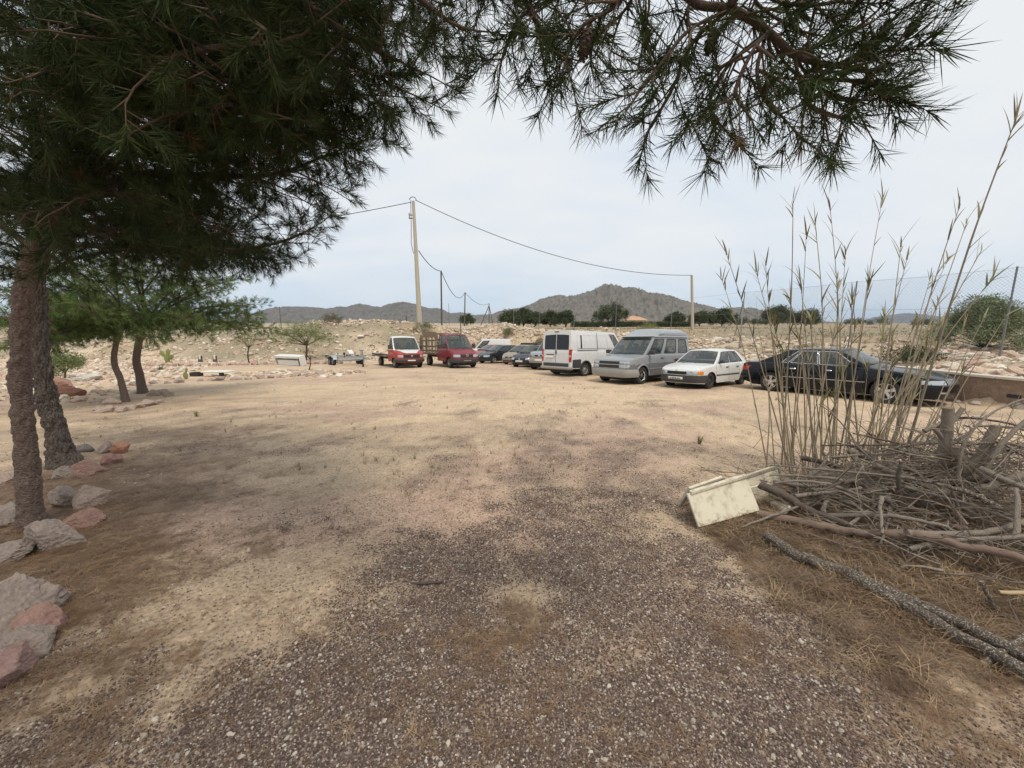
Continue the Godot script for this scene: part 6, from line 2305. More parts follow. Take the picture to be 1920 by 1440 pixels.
func boat_trailer() -> void:
	var c := thing("boat_trailer", "galvanised two axle boat trailer with winch post beside the flatbed truck", "trailer")
	for sg in [-1.0, 1.0]:
		var f := MB.new()
		f.bar(Vector3(-2.6, 0.55, sg * 0.78), Vector3(0.9, 0.55, sg * 0.78), 0.11, 0.06)
		f.bar(Vector3(0.9, 0.55, sg * 0.78), Vector3(2.3, 0.55, sg * 0.08), 0.11, 0.06)
		part("frame_rail", f, M.galv, c)
		for x in [-1.35, -0.65]:
			wheel(c, x, sg * 1.0, 0.29, 0.17, "steel", M.rim_steel)
		var g := MB.new()
		var rows := []
		for k in 9:
			var t := k / 8.0
			var x := lerpf(-1.75, -0.25, t)
			var y := 0.42 + 0.3 * pow(sin(PI * t), 0.4)
			rows.append(PackedVector3Array([Vector3(x, y, sg * 0.86), Vector3(x, y + 0.01, sg * 1.1), Vector3(x, y - 0.05, sg * 1.13)]))
		g.grid(rows)
		part("mudguard", g, M.galv, c)
		for x in [-2.2, -0.9, 0.4]:
			var b := MB.new()
			b.bar(Vector3(x, 0.55, sg * 0.6), Vector3(x, 0.86, sg * 0.62), 0.05, 0.05)
			b.tube([Vector3(x - 0.09, 0.88, sg * 0.62), Vector3(x + 0.09, 0.88, sg * 0.62)], [0.06, 0.06], 8)
			part("bunk_roller", b, M.rubber if x > 0.0 else M.galv, c)
		var lb := MB.new()
		lb.bx(Vector3(-2.65, 0.62, sg * 0.75), Vector3(0.06, 0.14, 0.35), 0.01)
		part("light_board", lb, M.plastic, c)
	for x in [-2.5, -1.6, -0.4, 0.85]:
		var b := MB.new()
		b.bar(Vector3(x, 0.52, -0.8), Vector3(x, 0.52, 0.8), 0.08, 0.08)
		part("cross_member", b, M.galv, c)
	var ax := MB.new()
	ax.bar(Vector3(-1.35, 0.32, -0.95), Vector3(-1.35, 0.32, 0.95), 0.07, 0.07)
	ax.bar(Vector3(-0.65, 0.32, -0.95), Vector3(-0.65, 0.32, 0.95), 0.07, 0.07)
	ax.bar(Vector3(-1.7, 0.42, -0.8), Vector3(-0.3, 0.42, -0.8), 0.1, 0.05)
	ax.bar(Vector3(-1.7, 0.42, 0.8), Vector3(-0.3, 0.42, 0.8), 0.1, 0.05)
	part("axles", ax, M.galv, c)
	var keel := MB.new()
	keel.bar(Vector3(-2.6, 0.6, 0), Vector3(2.9, 0.55, 0), 0.1, 0.08)
	part("drawbar", keel, M.galv, c)
	var post := MB.new()
	post.bar(Vector3(1.9, 0.55, 0), Vector3(2.0, 1.15, 0), 0.08, 0.08)
	post.bar(Vector3(1.5, 0.6, 0), Vector3(1.98, 1.0, 0), 0.05, 0.05)
	post.tube([Vector3(1.9, 1.12, -0.12), Vector3(1.9, 1.12, 0.12)], [0.08, 0.08], 10)
	part("winch_post", post, M.galv, c)
	var bow := MB.new()
	bow.box(Transform3D(Basis(Vector3(0, 0, 1), -0.6), Vector3(0.2, 0.95, 0.1)), Vector3(0.5, 0.1, 0.35), 0.04)
	part("keel_pad", bow, M.white_panel, c)
	var jk := MB.new()
	jk.tube([Vector3(2.45, 0.16, 0.12), Vector3(2.45, 0.85, 0.12)], [0.03, 0.03], 8)
	part("jack_post", jk, M.rim_steel, c)
	wheel(c, 2.45, 0.16, 0.11, 0.06, "steel", M.rim_steel)
	park(c, -11.5, -27.4, 47.0)

# ------------------------------------------------------------------ poles, cables, fence, wall
func pole(called: String, label: String, base: Vector3, top: Vector3, r0: float, r1: float, m: Material, cat := "pole", group := "") -> Node3D:
	base.y = height(base.x, base.z)
	var o := thing(called, label, cat, base, group)
	var mb := MB.new()
	var t := top - base
	mb.tube([Vector3(0, -0.2, 0), t * 0.25, t * 0.6, t], [r0, lerpf(r0, r1, 0.25), lerpf(r0, r1, 0.6), r1], 12)
	part("shaft", mb, m, o)
	return o

func cable(label: String, a: Vector3, b: Vector3, sag: float, r: float) -> void:
	var mb := MB.new()
	var p := []
	for i in 25:
		var t := i / 24.0
		p.append(a.lerp(b, t) - Vector3(0, sag * 4.0 * t * (1.0 - t), 0) - a)
	mb.tube(p, [r], 5, false)
	var o := part("power_cable", mb, M.cable, self)
	o.position = a
	tag(o, label, "cable", "overhead cables")

func build_poles_and_fence() -> void:
	# tall concrete pole with insulators
	var p0: Vector3 = [Vector3(-9.489, 1.708, -40)][0]
	var t0: Vector3 = [Vector3(-9.676, 13.43, -40)][0]
	var big := pole("utility_pole", "tall tapering concrete pole on the spoil ridge with cables at its top", p0, t0, 0.27, 0.14, M.concrete, "pole", "poles")
	var tl: Vector3 = t0 - big.position
	for k in 2:
		var mb := MB.new()
		mb.tube([tl + Vector3(-0.5, -1.3 - k * 0.3, 0), tl + Vector3(0.05, -1.3 - k * 0.3, 0)], [0.05, 0.05], 8)
		mb.tube([tl + Vector3(-0.45, -1.35 - k * 0.3, 0), tl + Vector3(-0.45, -1.1 - k * 0.3, 0)], [0.07, 0.05], 8)
		part("insulator", mb, M.steel, big)
	var loop := []
	for k in 11:
		var a := PI * k / 10.0
		loop.append(tl + Vector3(-0.32 * cos(a), 0.05 + 0.28 * sin(a), 0.18))
	var lp := MB.new()
	lp.tube(loop, [0.035], 6)
	lp.tube([tl + Vector3(-0.2, 0.0, 0.2), tl + Vector3(-0.24, -2.5, 0.25), tl + Vector3(-0.3, -4.0, 0.3), tl + Vector3(-0.1, -5.0, 0.3)], [0.03], 6)
	part("cable_loop", lp, M.cable, big)
	var p1: Vector3 = [Vector3(-9.78, 1.527, -54)][0]
	var t1: Vector3 = [Vector3(-9.649, 8.623, -54)][0]
	pole("utility_pole", "dark wooden pole next after the tall concrete pole", p1, t1, 0.13, 0.10, M.wood_pole, "pole", "poles")
	var p2: Vector3 = [Vector3(-11.235, 1.475, -92)][0]
	var t2: Vector3 = [Vector3(-10.97, 8.741, -92)][0]
	pole("utility_pole", "dark wooden pole between the first wooden pole and the tripod pole", p2, t2, 0.16, 0.12, M.wood_pole, "pole", "poles")
	var p3: Vector3 = [Vector3(-7.08, 1.437, -120)][0]
	var t3: Vector3 = [Vector3(-7.023, 7.568, -120)][0]
	var tri := pole("tripod_pole", "grey pole propped by two slanting legs beyond the mound", p3, t3, 0.14, 0.12, M.wood_pole, "pole", "poles")
	for q in [[-2.6, 0.5], [1.3, 0.3]]:
		var mb := MB.new()
		mb.tube([Vector3(q[0], -0.2, q[1]), t3 - tri.position - Vector3(0, 0.6, 0)], [0.14, 0.11], 8)
		part("prop", mb, M.wood_pole, tri)
	var p4: Vector3 = [Vector3(24.218, 1.106, -52)][0]
	var t4: Vector3 = [Vector3(23.584, 7.821, -52)][0]
	pole("utility_pole", "square concrete pole rising behind the grey camper", p4, t4, 0.21, 0.15, M.concrete, "pole", "poles")
	var p5 := Vector3(-62.0, 0.5, -46.0)
	pole("utility_pole", "concrete pole far beyond the pines holding up a cable end", p5, p5 + Vector3(0, 9.0, 0), 0.2, 0.13, M.concrete, "pole", "poles")
	cable("long sagging cable from the tall concrete pole to the square one", t0 + Vector3(0.2, 0.1, 0), t4, 1.9, 0.034)
	cable("cable from the tall concrete pole towards the pines", t0 + Vector3(-0.2, -0.1, 0), p5 + Vector3(0, 9.0, 0), 1.0, 0.034)
	cable("cable from halfway up the tall concrete pole to the first wooden pole", [Vector3(-9.33, 8.762, -40)][0], t1, 0.5, 0.045)
	cable("cable between the two dark wooden poles", t1, t2, 2.3, 0.05)
	cable("cable from the second wooden pole to the tripod pole", t2, t3, 1.4, 0.05)
	for q in [["thin post standing behind the almond tree", 537, 606, 577, 60.0], ["thin post on the spoil ridge above the flatbed truck", 767, 620, 607, 42.0], ["thin post on the spoil ridge above the boat trailer", 679, 622, 599, 43.0], ["thin dark post beside the middle wooden pole", 845, 606, 571, 110.0], ["short double stake behind the red truck cab", 866, 628, 605, 38.0]]:
		var d: float = q[4]
		var px: float = (q[1] - 960.0) / 720.0 * d * 1.012
		var b := ground_at(px, -d)
		pole("thin_post", q[0], b, b + Vector3(0, maxf((606.0 - q[3]) / 720.0 * d * 1.03 + 1.6 - b.y, 0.7), 0), 0.05, 0.05, M.wood_pole, "post", "thin posts")
	# mesh fence along the top of the slope
	var posts := [Vector3(20.5, 0, -10.2), Vector3(16.4, 0, -12.9), Vector3(15.1, 0, -17.3), Vector3(13.6, 0, -23.0), Vector3(12.2, 0, -29.8), Vector3(9.6, 0, -36.0), Vector3(6.7, 0, -42.0), Vector3(3.1, 0, -44.5), Vector3(0.2, 0, -47.0)]
	var fence := thing("mesh_fence", "tall chain link fence on slim posts along the top of the slope", "fence", Vector3(16.4, 0, -12.9))
	for i in posts.size():
		posts[i].y = height(posts[i].x, posts[i].z)
	var top_y := 3.42
	for i in posts.size():
		var b: Vector3 = posts[i] - fence.position
		var mb := MB.new()
		mb.tube([b - Vector3(0, 0.2, 0), Vector3(b.x, top_y, b.z)], [0.026, 0.026], 8)
		part("post", mb, M.steel, fence)
		if i == 3:
			for q in [Vector3(-1.0, 0, 1.6), Vector3(0.7, 0, -2.0)]:
				var br := MB.new()
				br.tube([b + q, Vector3(b.x, top_y - 0.35, b.z)], [0.028, 0.028], 8)
				part("brace", br, M.steel, fence)
		if i < posts.size() - 1:
			var c: Vector3 = posts[i + 1] - fence.position
			var lines := MB.new()
			for y in [top_y - 0.03, top_y * 0.55 + 0.3]:
				lines.tube([Vector3(b.x, y, b.z), Vector3((b.x + c.x) * 0.5, y - 0.05, (b.z + c.z) * 0.5), Vector3(c.x, y, c.z)], [0.004], 4, false)
			part("strand", lines, M.steel, fence)
			if i < 3:
				var mesh_ := MB.new()
				var len_ := Vector2(b.x - c.x, b.z - c.z).length()
				var h0 := minf(b.y, c.y)
				var hh := top_y - 0.04 - h0
				var n := int((len_ + hh) / 0.11)
				for k in n:
					for dd in [1.0, -1.0]:
						var s := k * 0.11 - hh
						var t0_ := maxf(0.0, -s)
						var t1_ := minf(hh, len_ - s)
						if t1_ <= t0_:
							continue
						var pa := s + t0_
						var pb := s + t1_
						if dd < 0:
							pa = len_ - pa
							pb = len_ - pb
						mesh_.tube([b.lerp(c, pa / len_) * Vector3(1, 0, 1) + Vector3(0, h0 + t0_, 0), b.lerp(c, pb / len_) * Vector3(1, 0, 1) + Vector3(0, h0 + t1_, 0)], [0.0022], 3, false)
				stuff(part("chain_link", mesh_, M.steel, fence))
	# low rendered wall at the foot of the slope
	var wl := thing("low_wall", "low tan rendered wall with pale coping beside the black saloon", "wall", Vector3(12.2, 0, -10.2))
	var pts := [Vector2(16.6, -1.5), Vector2(13.2, -7.0), Vector2(12.2, -10.2), Vector2(11.6, -13.0)]
	for i in pts.size() - 1:
		var a := Vector3(pts[i].x, 0.2 + 0.012 * i, pts[i].y) - wl.position
		var b := Vector3(pts[i + 1].x, 0.2 + 0.012 * i, pts[i + 1].y) - wl.position
		var mb := MB.new()
		mb.bar(a + Vector3(0, -0.75, 0), b + Vector3(0, -0.75, 0), 1.5, 0.2 + 0.004 * i, 0.01)
		part("wall_face", mb, M.render_wall, wl)
		var n := int(a.distance_to(b) / 0.5)
		for k in n:
			var cp := MB.new()
			cp.bar(a.lerp(b, (k + 0.01) / n) + Vector3(0, 0.035, 0), a.lerp(b, (k + 0.99) / n) + Vector3(0, 0.035, 0), 0.07, 0.34, 0.012)
			part("coping_slab", cp, M.coping, wl)
	for q in [0.55, 0.72]:
		var v := MB.new()
		var at := Vector3(13.2, -0.18, -7.0).lerp(Vector3(12.2, -0.18, -10.2), q) - Vector3(0.1, 0, 0)
		v.box(Transform3D(Basis(Vector3.UP, 0.3), at - wl.position), Vector3(0.04, 0.09, 0.24), 0.01)
		part("drain_hole", v, M.black, wl)
	# house beyond the trees
	var hs := thing("tiled_house", "low house with orange tiled roof behind the broad dark tree", "house", Vector3(38.4, 0.7, -122.0))
	hs.scale = Vector3(0.62, 0.8, 0.8)
	var wm := MB.new()
	wm.bx(Vector3(0, 1.0, 0), Vector3(9.0, 2.6, 7.0), 0.03)
	part("wall", wm, M.house_wall, hs)
	var rm := MB.new()
	var e := [Vector3(-5.2, 2.25, -4.2), Vector3(5.2, 2.25, -4.2), Vector3(5.2, 2.25, 4.2), Vector3(-5.2, 2.25, 4.2)]
	var r0 := Vector3(-1.6, 4.0, 0)
	var r1 := Vector3(1.2, 4.0, 0)
	for f in [[e[0], e[1], r1, r0], [e[2], e[3], r0, r1], [e[1], e[2], r1], [e[3], e[0], r0], [e[0], e[3], e[2], e[1]]]:
		rm.facet(f, Vector3(0, 2.6, 0))
	var rf := part("roof", rm, M.tile, hs)
	var ch := MB.new()
	ch.bx(Vector3(1.0, 4.2, 0.3), Vector3(0.7, 1.0, 0.7), 0.03)
	part("chimney", ch, M.interior_grey, rf)
	for x in [-2.5, 2.0]:
		var w := MB.new()
		w.bx(Vector3(x, 1.3, 3.5), Vector3(1.1, 1.0, 0.1), 0.02)
		part("window", w, M.glass_dark, hs)

# ------------------------------------------------------------------ loose things in the yard
func on_board(called: String, corner: Vector3, ex: Vector3, ey: Vector3, thick: float, root: Node3D, framed: bool) -> void:
	# a panel spanned by two edges from one corner
	var x := ex.normalized()
	var z := ex.cross(ey).normalized()
	var y := z.cross(x)
	var w := ex.length()
	var h := ey.length()
	var t := Transform3D(Basis(x, y, z), corner + ex * 0.5 + ey * 0.5)
	var mb := MB.new()
	mb.box(t, Vector3(w, h, thick), 0.004)
	part(called, mb, M.panel, root)
	if framed:
		for q in [[Vector3(0, h * 0.5 - 0.012, thick * 0.5 + 0.004), Vector3(w + 0.01, 0.03, 0.02)], [Vector3(0, -h * 0.5 + 0.012, thick * 0.5 + 0.004), Vector3(w + 0.01, 0.03, 0.02)], [Vector3(w * 0.5 - 0.012, 0, thick * 0.5 + 0.005), Vector3(0.026, h - 0.04, 0.02)], [Vector3(-w * 0.5 + 0.012, 0, thick * 0.5 + 0.005), Vector3(0.026, h - 0.04, 0.02)]]:
			var e := MB.new()
			e.box(t * Transform3D(Basis(), q[0]), q[1], 0.004)
			part("edging", e, M.panel_edge, root)

func build_yard_things() -> void:
	# old cupboard panels leaning on each other beside the brush
	var a: Array = [Vector3(1.564, -0.129, -3.05), Vector3(2.229, -0.092, -3.28), Vector3(2.18, 0.183, -3.42), Vector3(1.569, 0.115, -3.2)]
	var front := thing("board", "square cream cupboard panel leaning at the front of the board stack", "board", ground_at(a[0].x, a[0].z), "old boards by the brush pile")
	on_board("panel", a[0] - front.position, a[1] - a[0], a[3] - a[0], 0.022, front, false)
	var lip := MB.new()
	lip.bar(a[3] - front.position + Vector3(0, 0.012, 0.012), a[2] - front.position + Vector3(0, 0.012, 0.012), 0.03, 0.035)
	part("edging", lip, M.panel, front)
	var b: Array = [Vector3(1.57, -0.15, -3.5), Vector3(2.016, -0.14, -3.75), Vector3(2.216, 0.092, -3.75), Vector3(1.748, 0.031, -3.5)]
	var left := thing("board", "cream cupboard panel sloping the other way under the stack", "board", ground_at(b[0].x, b[0].z), "old boards by the brush pile")
	on_board("panel", b[0] - left.position, b[1] - b[0], b[3] - b[0], 0.03, left, true)
	var c: Array = [Vector3(1.973, -0.198, -3.55), Vector3(2.98, -0.153, -4.05), Vector3(3.021, 0.102, -4.15), Vector3(1.946, -0.014, -3.6)]
	var long := thing("board", "long framed cream drawer panel standing on edge at the back", "board", ground_at(c[0].x, c[0].z), "old boards by the brush pile")
	on_board("panel", c[0] - long.position, c[1] - c[0], c[3] - c[0], 0.05, long, true)
	var d: Array = [Vector3(1.718, -0.155, -3.3), Vector3(2.621, -0.175, -3.7), Vector3(2.603, -0.002, -3.7), Vector3(1.705, 0.017, -3.3)]
	var mid := thing("board", "cream panel wedged between the leaning boards", "board", ground_at(d[0].x, d[0].z), "old boards by the brush pile")
	on_board("panel", d[0] - mid.position, d[1] - d[0], d[3] - d[0], 0.02, mid, false)
	var e: Array = [Vector3(2.491, -0.189, -3.5), Vector3(2.488, -0.113, -3.25), Vector3(2.54, -0.05, -3.3), Vector3(2.544, -0.131, -3.55)]
	var fl := thing("board", "pale broken board lying half under the branches", "board", ground_at(e[0].x, e[0].z), "old boards by the brush pile")
	on_board("panel", e[0] - fl.position, e[1] - e[0], e[3] - e[0], 0.02, fl, false)
	# stick on the gravel
	var sp: Vector3 = ground_at(-0.57, -2.3)
	var st := MB.new()
	st.tube([Vector3(-0.1, 0.012, 0.0), Vector3(-0.02, 0.014, 0.008), Vector3(0.06, 0.016, 0.0), Vector3(0.12, 0.014, -0.008)], [0.004, 0.009, 0.008, 0.003], 7)
	var so := part("stick", st, M.deadwood_dark, self)
	so.position = sp
	tag(so, "short dark stick lying alone on the gravel", "stick")
	# white tank lying on its side in the stone garden
	var tk := thing("white_tank", "long open white tank tipped on its side in the stone garden", "tank", ground_at(-15.4, -26.6))
	var t := Transform3D(Basis(Vector3.UP, -0.35) * Basis(Vector3(1, 0, 0), 0.18), Vector3(0, 0.38, 0))
	for q in [["back_panel", Vector3(0, 0, -0.25), Vector3(2.3, 0.72, 0.04)], ["rim", Vector3(0, 0.34, 0), Vector3(2.34, 0.05, 0.5)], ["rim", Vector3(0, -0.34, 0), Vector3(2.34, 0.05, 0.5)], ["end_panel", Vector3(1.15, 0, 0), Vector3(0.05, 0.62, 0.5)], ["end_panel", Vector3(-1.15, 0, 0), Vector3(0.05, 0.62, 0.5)], ["front_lip", Vector3(0, 0.26, 0.24), Vector3(2.2, 0.1, 0.04)], ["front_lip", Vector3(0, -0.1, 0.2), Vector3(1.9, 0.36, 0.03)]]:
		var mb := MB.new()
		mb.box(t * Transform3D(Basis(), q[1]), q[2], 0.015)
		part(q[0], mb, M.white_panel, tk)
	# slab table and dark box beside it
	var sl := thing("slab_bench", "white slab on a short dark foot in the stone garden", "bench", Vector3(-13.945, -0.904, -18.087))
	sl.position = ground_at(sl.position.x, sl.position.z)
	var sm := MB.new()
	sm.bx(Vector3(0, 0.24, 0), Vector3(1.25, 0.06, 0.55), 0.015)
	part("top", sm, M.white_panel, sl)
	var sf := MB.new()
	sf.bx(Vector3(0.15, 0.1, 0), Vector3(0.16, 0.23, 0.16), 0.02)
	part("foot", sf, M.plastic, sl)
	var bxo := thing("planter_box", "small dark planter box beside the white slab bench", "box", Vector3(-14.985, -0.904, -18.087))
	bxo.position = ground_at(bxo.position.x, bxo.position.z)
	for q in [[Vector3(0, 0.1, 0.14), Vector3(0.42, 0.2, 0.03)], [Vector3(0, 0.1, -0.14), Vector3(0.42, 0.2, 0.03)], [Vector3(0.2, 0.1, 0), Vector3(0.03, 0.2, 0.25)], [Vector3(-0.2, 0.1, 0), Vector3(0.03, 0.2, 0.25)]]:
		var mb := MB.new()
		mb.bx(q[0], q[1], 0.006)
		part("side", mb, M.black, bxo)
	# slim stake by the leaning pine
	var stp: Vector3 = Vector3(-13.859, -0.572, -11.444)
	pole("garden_stake", "slim square wooden stake behind the leaning pine", stp, ground_at(stp.x, stp.z) + Vector3(-0.15, 1.1, 0), 0.07, 0.07, M.rack_wood, "stake")
	# two cut stumps at the bank foot
	for q in [[-25.4, "cut stump with white top standing alone at the bank foot"], [-24.2, "cut stump with white top next to another at the bank foot"]]:
		var g := ground_at(q[0], -31.2)
		var o := thing("tree_stump", q[1], "stump", g, "stumps at the bank foot")
		var mb := MB.new()
		mb.tube([Vector3(0, -0.1, 0), Vector3(0.03, 0.55, 0)], [0.17, 0.14], 9)
		part("bark", mb, M.deadwood_dark, o)
		var tp := MB.new()
		tp.bx(Vector3(0.06, 0.42, 0.08), Vector3(0.14, 0.34, 0.14), 0.03)
		part("cut_face", tp, M.white_panel, o)

# ------------------------------------------------------------------ border rocks
func rock(label: String, at: Vector3, size: Vector3, yaw: float, c: Color, seed_: int, group: String, called := "border_rock") -> void:
	var mb := rock_mesh(seed_, 3 if maxf(size.x, size.z) < 0.13 or group != "rocks edging the pine bed" else 4, 1.0, 16)
	mb.colored = true
	mb.c.resize(mb.v.size())
	mb.c.fill(c * 0.84 * gain_stone)
	var o := part(called, mb, M.stone, self)
	at.y = height(at.x, at.z)
	o.transform = Transform3D(Basis(Vector3.UP, yaw) * Basis(Vector3(0, 0, 1), rng.randf_range(-0.15, 0.15)) * Basis.from_scale(size), at + Vector3(0, size.y * 0.38, 0))
	tag(o, label, "rock", group)

func build_rocks() -> void:
	rng.seed = 99
	var red := Color(0.34, 0.205, 0.165)
	var grey := Color(0.33, 0.265, 0.225)
	var pale := Color(0.42, 0.32, 0.26)
	var grp := "rocks edging the pine bed"
	var rk := [
		["big layered grey rock with a reddish side at the bed corner", Vector3(-2.846, -0.099, -1.974), 0.27, 0.22, 0.22, grey],
		["red wedge shaped rock resting beside the big layered rock", Vector3(-2.584, -0.095, -1.892), 0.14, 0.12, 0.12, red],
		["long flat brown rock below the red wedge rock", Vector3(-2.525, -0.087, -1.745), 0.19, 0.09, 0.14, grey],
		["smooth pinkish rock at the outer end of the row", Vector3(-2.409, -0.079, -1.587), 0.16, 0.11, 0.15, Color(0.33, 0.21, 0.18)],
		["flat low rock between the reddish trunk and the bed corner", Vector3(-3.755, -0.132, -2.637), 0.24, 0.08, 0.15, grey],
		["angular grey rock at the foot of the reddish trunk", Vector3(-3.615, -0.139, -2.789), 0.22, 0.14, 0.16, grey],
		["pink topped flat rock touching the angular grey rock", Vector3(-3.732, -0.157, -3.144), 0.17, 0.10, 0.13, red],
		["white veined rock beside the pink topped one", Vector3(-4.094, -0.175, -3.506), 0.18, 0.13, 0.14, pale],
		["brown ridge shaped rock behind the white veined one", Vector3(-4.366, -0.177, -3.53), 0.21, 0.13, 0.14, grey],
		["square reddish rock before the furrowed trunk", Vector3(-5.132, -0.222, -4.447), 0.21, 0.12, 0.15, red],
		["low brown rock beside the furrowed trunk", Vector3(-5.286, -0.215, -4.3), 0.22, 0.10, 0.14, grey],
		["small reddish rock next to the square one", Vector3(-5.267, -0.24, -4.794), 0.16, 0.11, 0.13, red],
		["grey rock at the back of the furrowed trunk ring", Vector3(-5.947, -0.27, -5.408), 0.17, 0.10, 0.14, grey],
		["orange red rock ending the furrowed trunk ring", Vector3(-5.728, -0.27, -5.408), 0.14, 0.12, 0.12, Color(0.42, 0.21, 0.14)],
		["dark flat rock right behind the furrowed trunk", Vector3(-6.338, -0.273, -5.464), 0.18, 0.08, 0.14, Color(0.2, 0.17, 0.15)],
		["pale rounded rock between the two big trunks", Vector3(-5.697, -0.209, -4.179), 0.17, 0.13, 0.14, pale],
		["dull brown rock half hidden behind the reddish trunk", Vector3(-4.483, -0.157, -3.144), 0.18, 0.10, 0.15, grey],
	]
	for i in rk.size():
		var r: Array = rk[i]
		var g := Vector3(r[1].x, 0, r[1].z)
		rock(r[0], g, Vector3(r[2] * 0.8, r[3] * 1.1, r[4] * 0.9), rng.randf_range(-0.6, 0.6), r[5], 400 + i, grp)
	# ring of stones round the small pines
	var ring := [Vector3(-9.934, -0.451, -9.019), Vector3(-9.44, -0.437, -8.733), Vector3(-9.399, -0.444, -8.874), Vector3(-9.093, -0.437, -8.733), Vector3(-9.165, -0.451, -9.019), Vector3(-9.242, -0.466, -9.325), Vector3(-9.31, -0.483, -9.651), Vector3(-9.384, -0.5, -10), Vector3(-10.516, -0.491, -9.823), Vector3(-10.916, -0.572, -11.444), Vector3(-10.892, -0.584, -11.685), Vector3(-10.382, -0.572, -11.444)]
	for i in ring.size():
		rock("small pale stone in the ring round the young pines", ring[i], Vector3(0.2, 0.11, 0.15) * rng.randf_range(0.7, 1.25), rng.randf() * TAU, pale, 500 + i, "stones round the young pines")
	rock("big orange red boulder behind the leaning pine", Vector3(-15.492, -0.645, -12.9), Vector3(0.5, 0.36, 0.35), 0.3, Color(0.42, 0.255, 0.19), 540, "", "boulder")
	rock("white flat boulder in the bed beyond the pines", Vector3(-18.53, -0.825, -16.501), Vector3(0.55, 0.22, 0.3), 0.3, Color(0.66, 0.62, 0.54), 541, "", "boulder")
	rock("dark reddish boulder beside the garden stake", Vector3(-13.422, -0.572, -11.444), Vector3(0.4, 0.2, 0.3), 0.3, Color(0.3, 0.15, 0.11), 542, "", "boulder")
	# long row of pale border stones in the stone garden
	for i in 34:
		var t := i / 33.0
		var x := lerpf(-25.5, -13.2, t) + rng.randf_range(-0.12, 0.12)
		var z := lerpf(-25.6, -29.3, t) + rng.randf_range(-0.2, 0.2)
		rock("pale stone in the long border row of the garden", Vector3(x, 0, z), Vector3(0.25, 0.19, 0.2) * rng.randf_range(0.7, 1.3), rng.randf() * TAU, pale * 1.25 if i % 3 else Color(0.48, 0.33, 0.26), 560 + i % 9, "stones of the garden border row")
	for i in 22:
		var t := i / 21.0
		rock("stone edging the garden where it meets the yard", Vector3(lerpf(-14.6, -7.9, t) + rng.randf_range(-0.15, 0.15), 0, lerpf(-14.2, -17.0, t) - 3.6 * t + rng.randf_range(-0.2, 0.2)), Vector3(0.2, 0.13, 0.16) * rng.randf_range(0.6, 1.3), rng.randf() * TAU, grey * 1.35, 580 + i % 9, "stones between garden and yard")


# ------------------------------------------------------------------ brush pile
func stick(label: String, p: Array, r0: float, r1: float, m: Material, cut := false, called := "branch", stubs := 0) -> Node3D:
	var o := thing(called, label, "branch" if called == "branch" else "log", p[0], "branches of the brush pile")
	var q := []
	for v in p:
		q.append(Vector3(v.x, maxf(v.y, height(v.x, v.z) + r0 * (1.5 if called == "log" else 1.1)), v.z) - p[0])
	q = smooth_path(q, 5)
	for i in range(1, q.size() - 1):
		q[i] += Vector3(rng.randf_range(-1, 1), rng.randf_range(-1, 1), rng.randf_range(-1, 1)) * r0 * 0.22
	var n := q.size()
	part("wood", bark_tube(q, taper(n, r0, r1), 12, r0 * 0.09, rng.randi() % 500), m, o)
	if stubs > 0:
		for k in stubs:
			var i := rng.randi_range(2, n - 3)
			var d := (Vector3(rng.randf_range(-1, 1), rng.randf_range(0.1, 1.2), rng.randf_range(-1, 1))).normalized()
			var mb := MB.new()
			mb.tube([q[i], q[i] + d * r0 * rng.randf_range(1.5, 3.0)], [r0 * 0.35, r0 * 0.22], 7)
			part("stub", mb, m, o)
	for e in 2:
		var i := 0 if e == 0 else n - 1
		var d: Vector3 = (q[0] - q[1]).normalized() if e == 0 else (q[n - 1] - q[n - 2]).normalized()
		var rr := r0 if e == 0 else r1
		var mb := MB.new()
		mb.tube([q[i] - d * rr * 0.3, q[i] + d * rr * (0.5 if cut and e == 0 else 0.1)], [rr * 0.98, rr * (0.55 if cut and e == 0 else 0.8)], 12)
		part("cut_end", mb, M.cutwood if cut and e == 0 else M.deadwood, o)
	return o

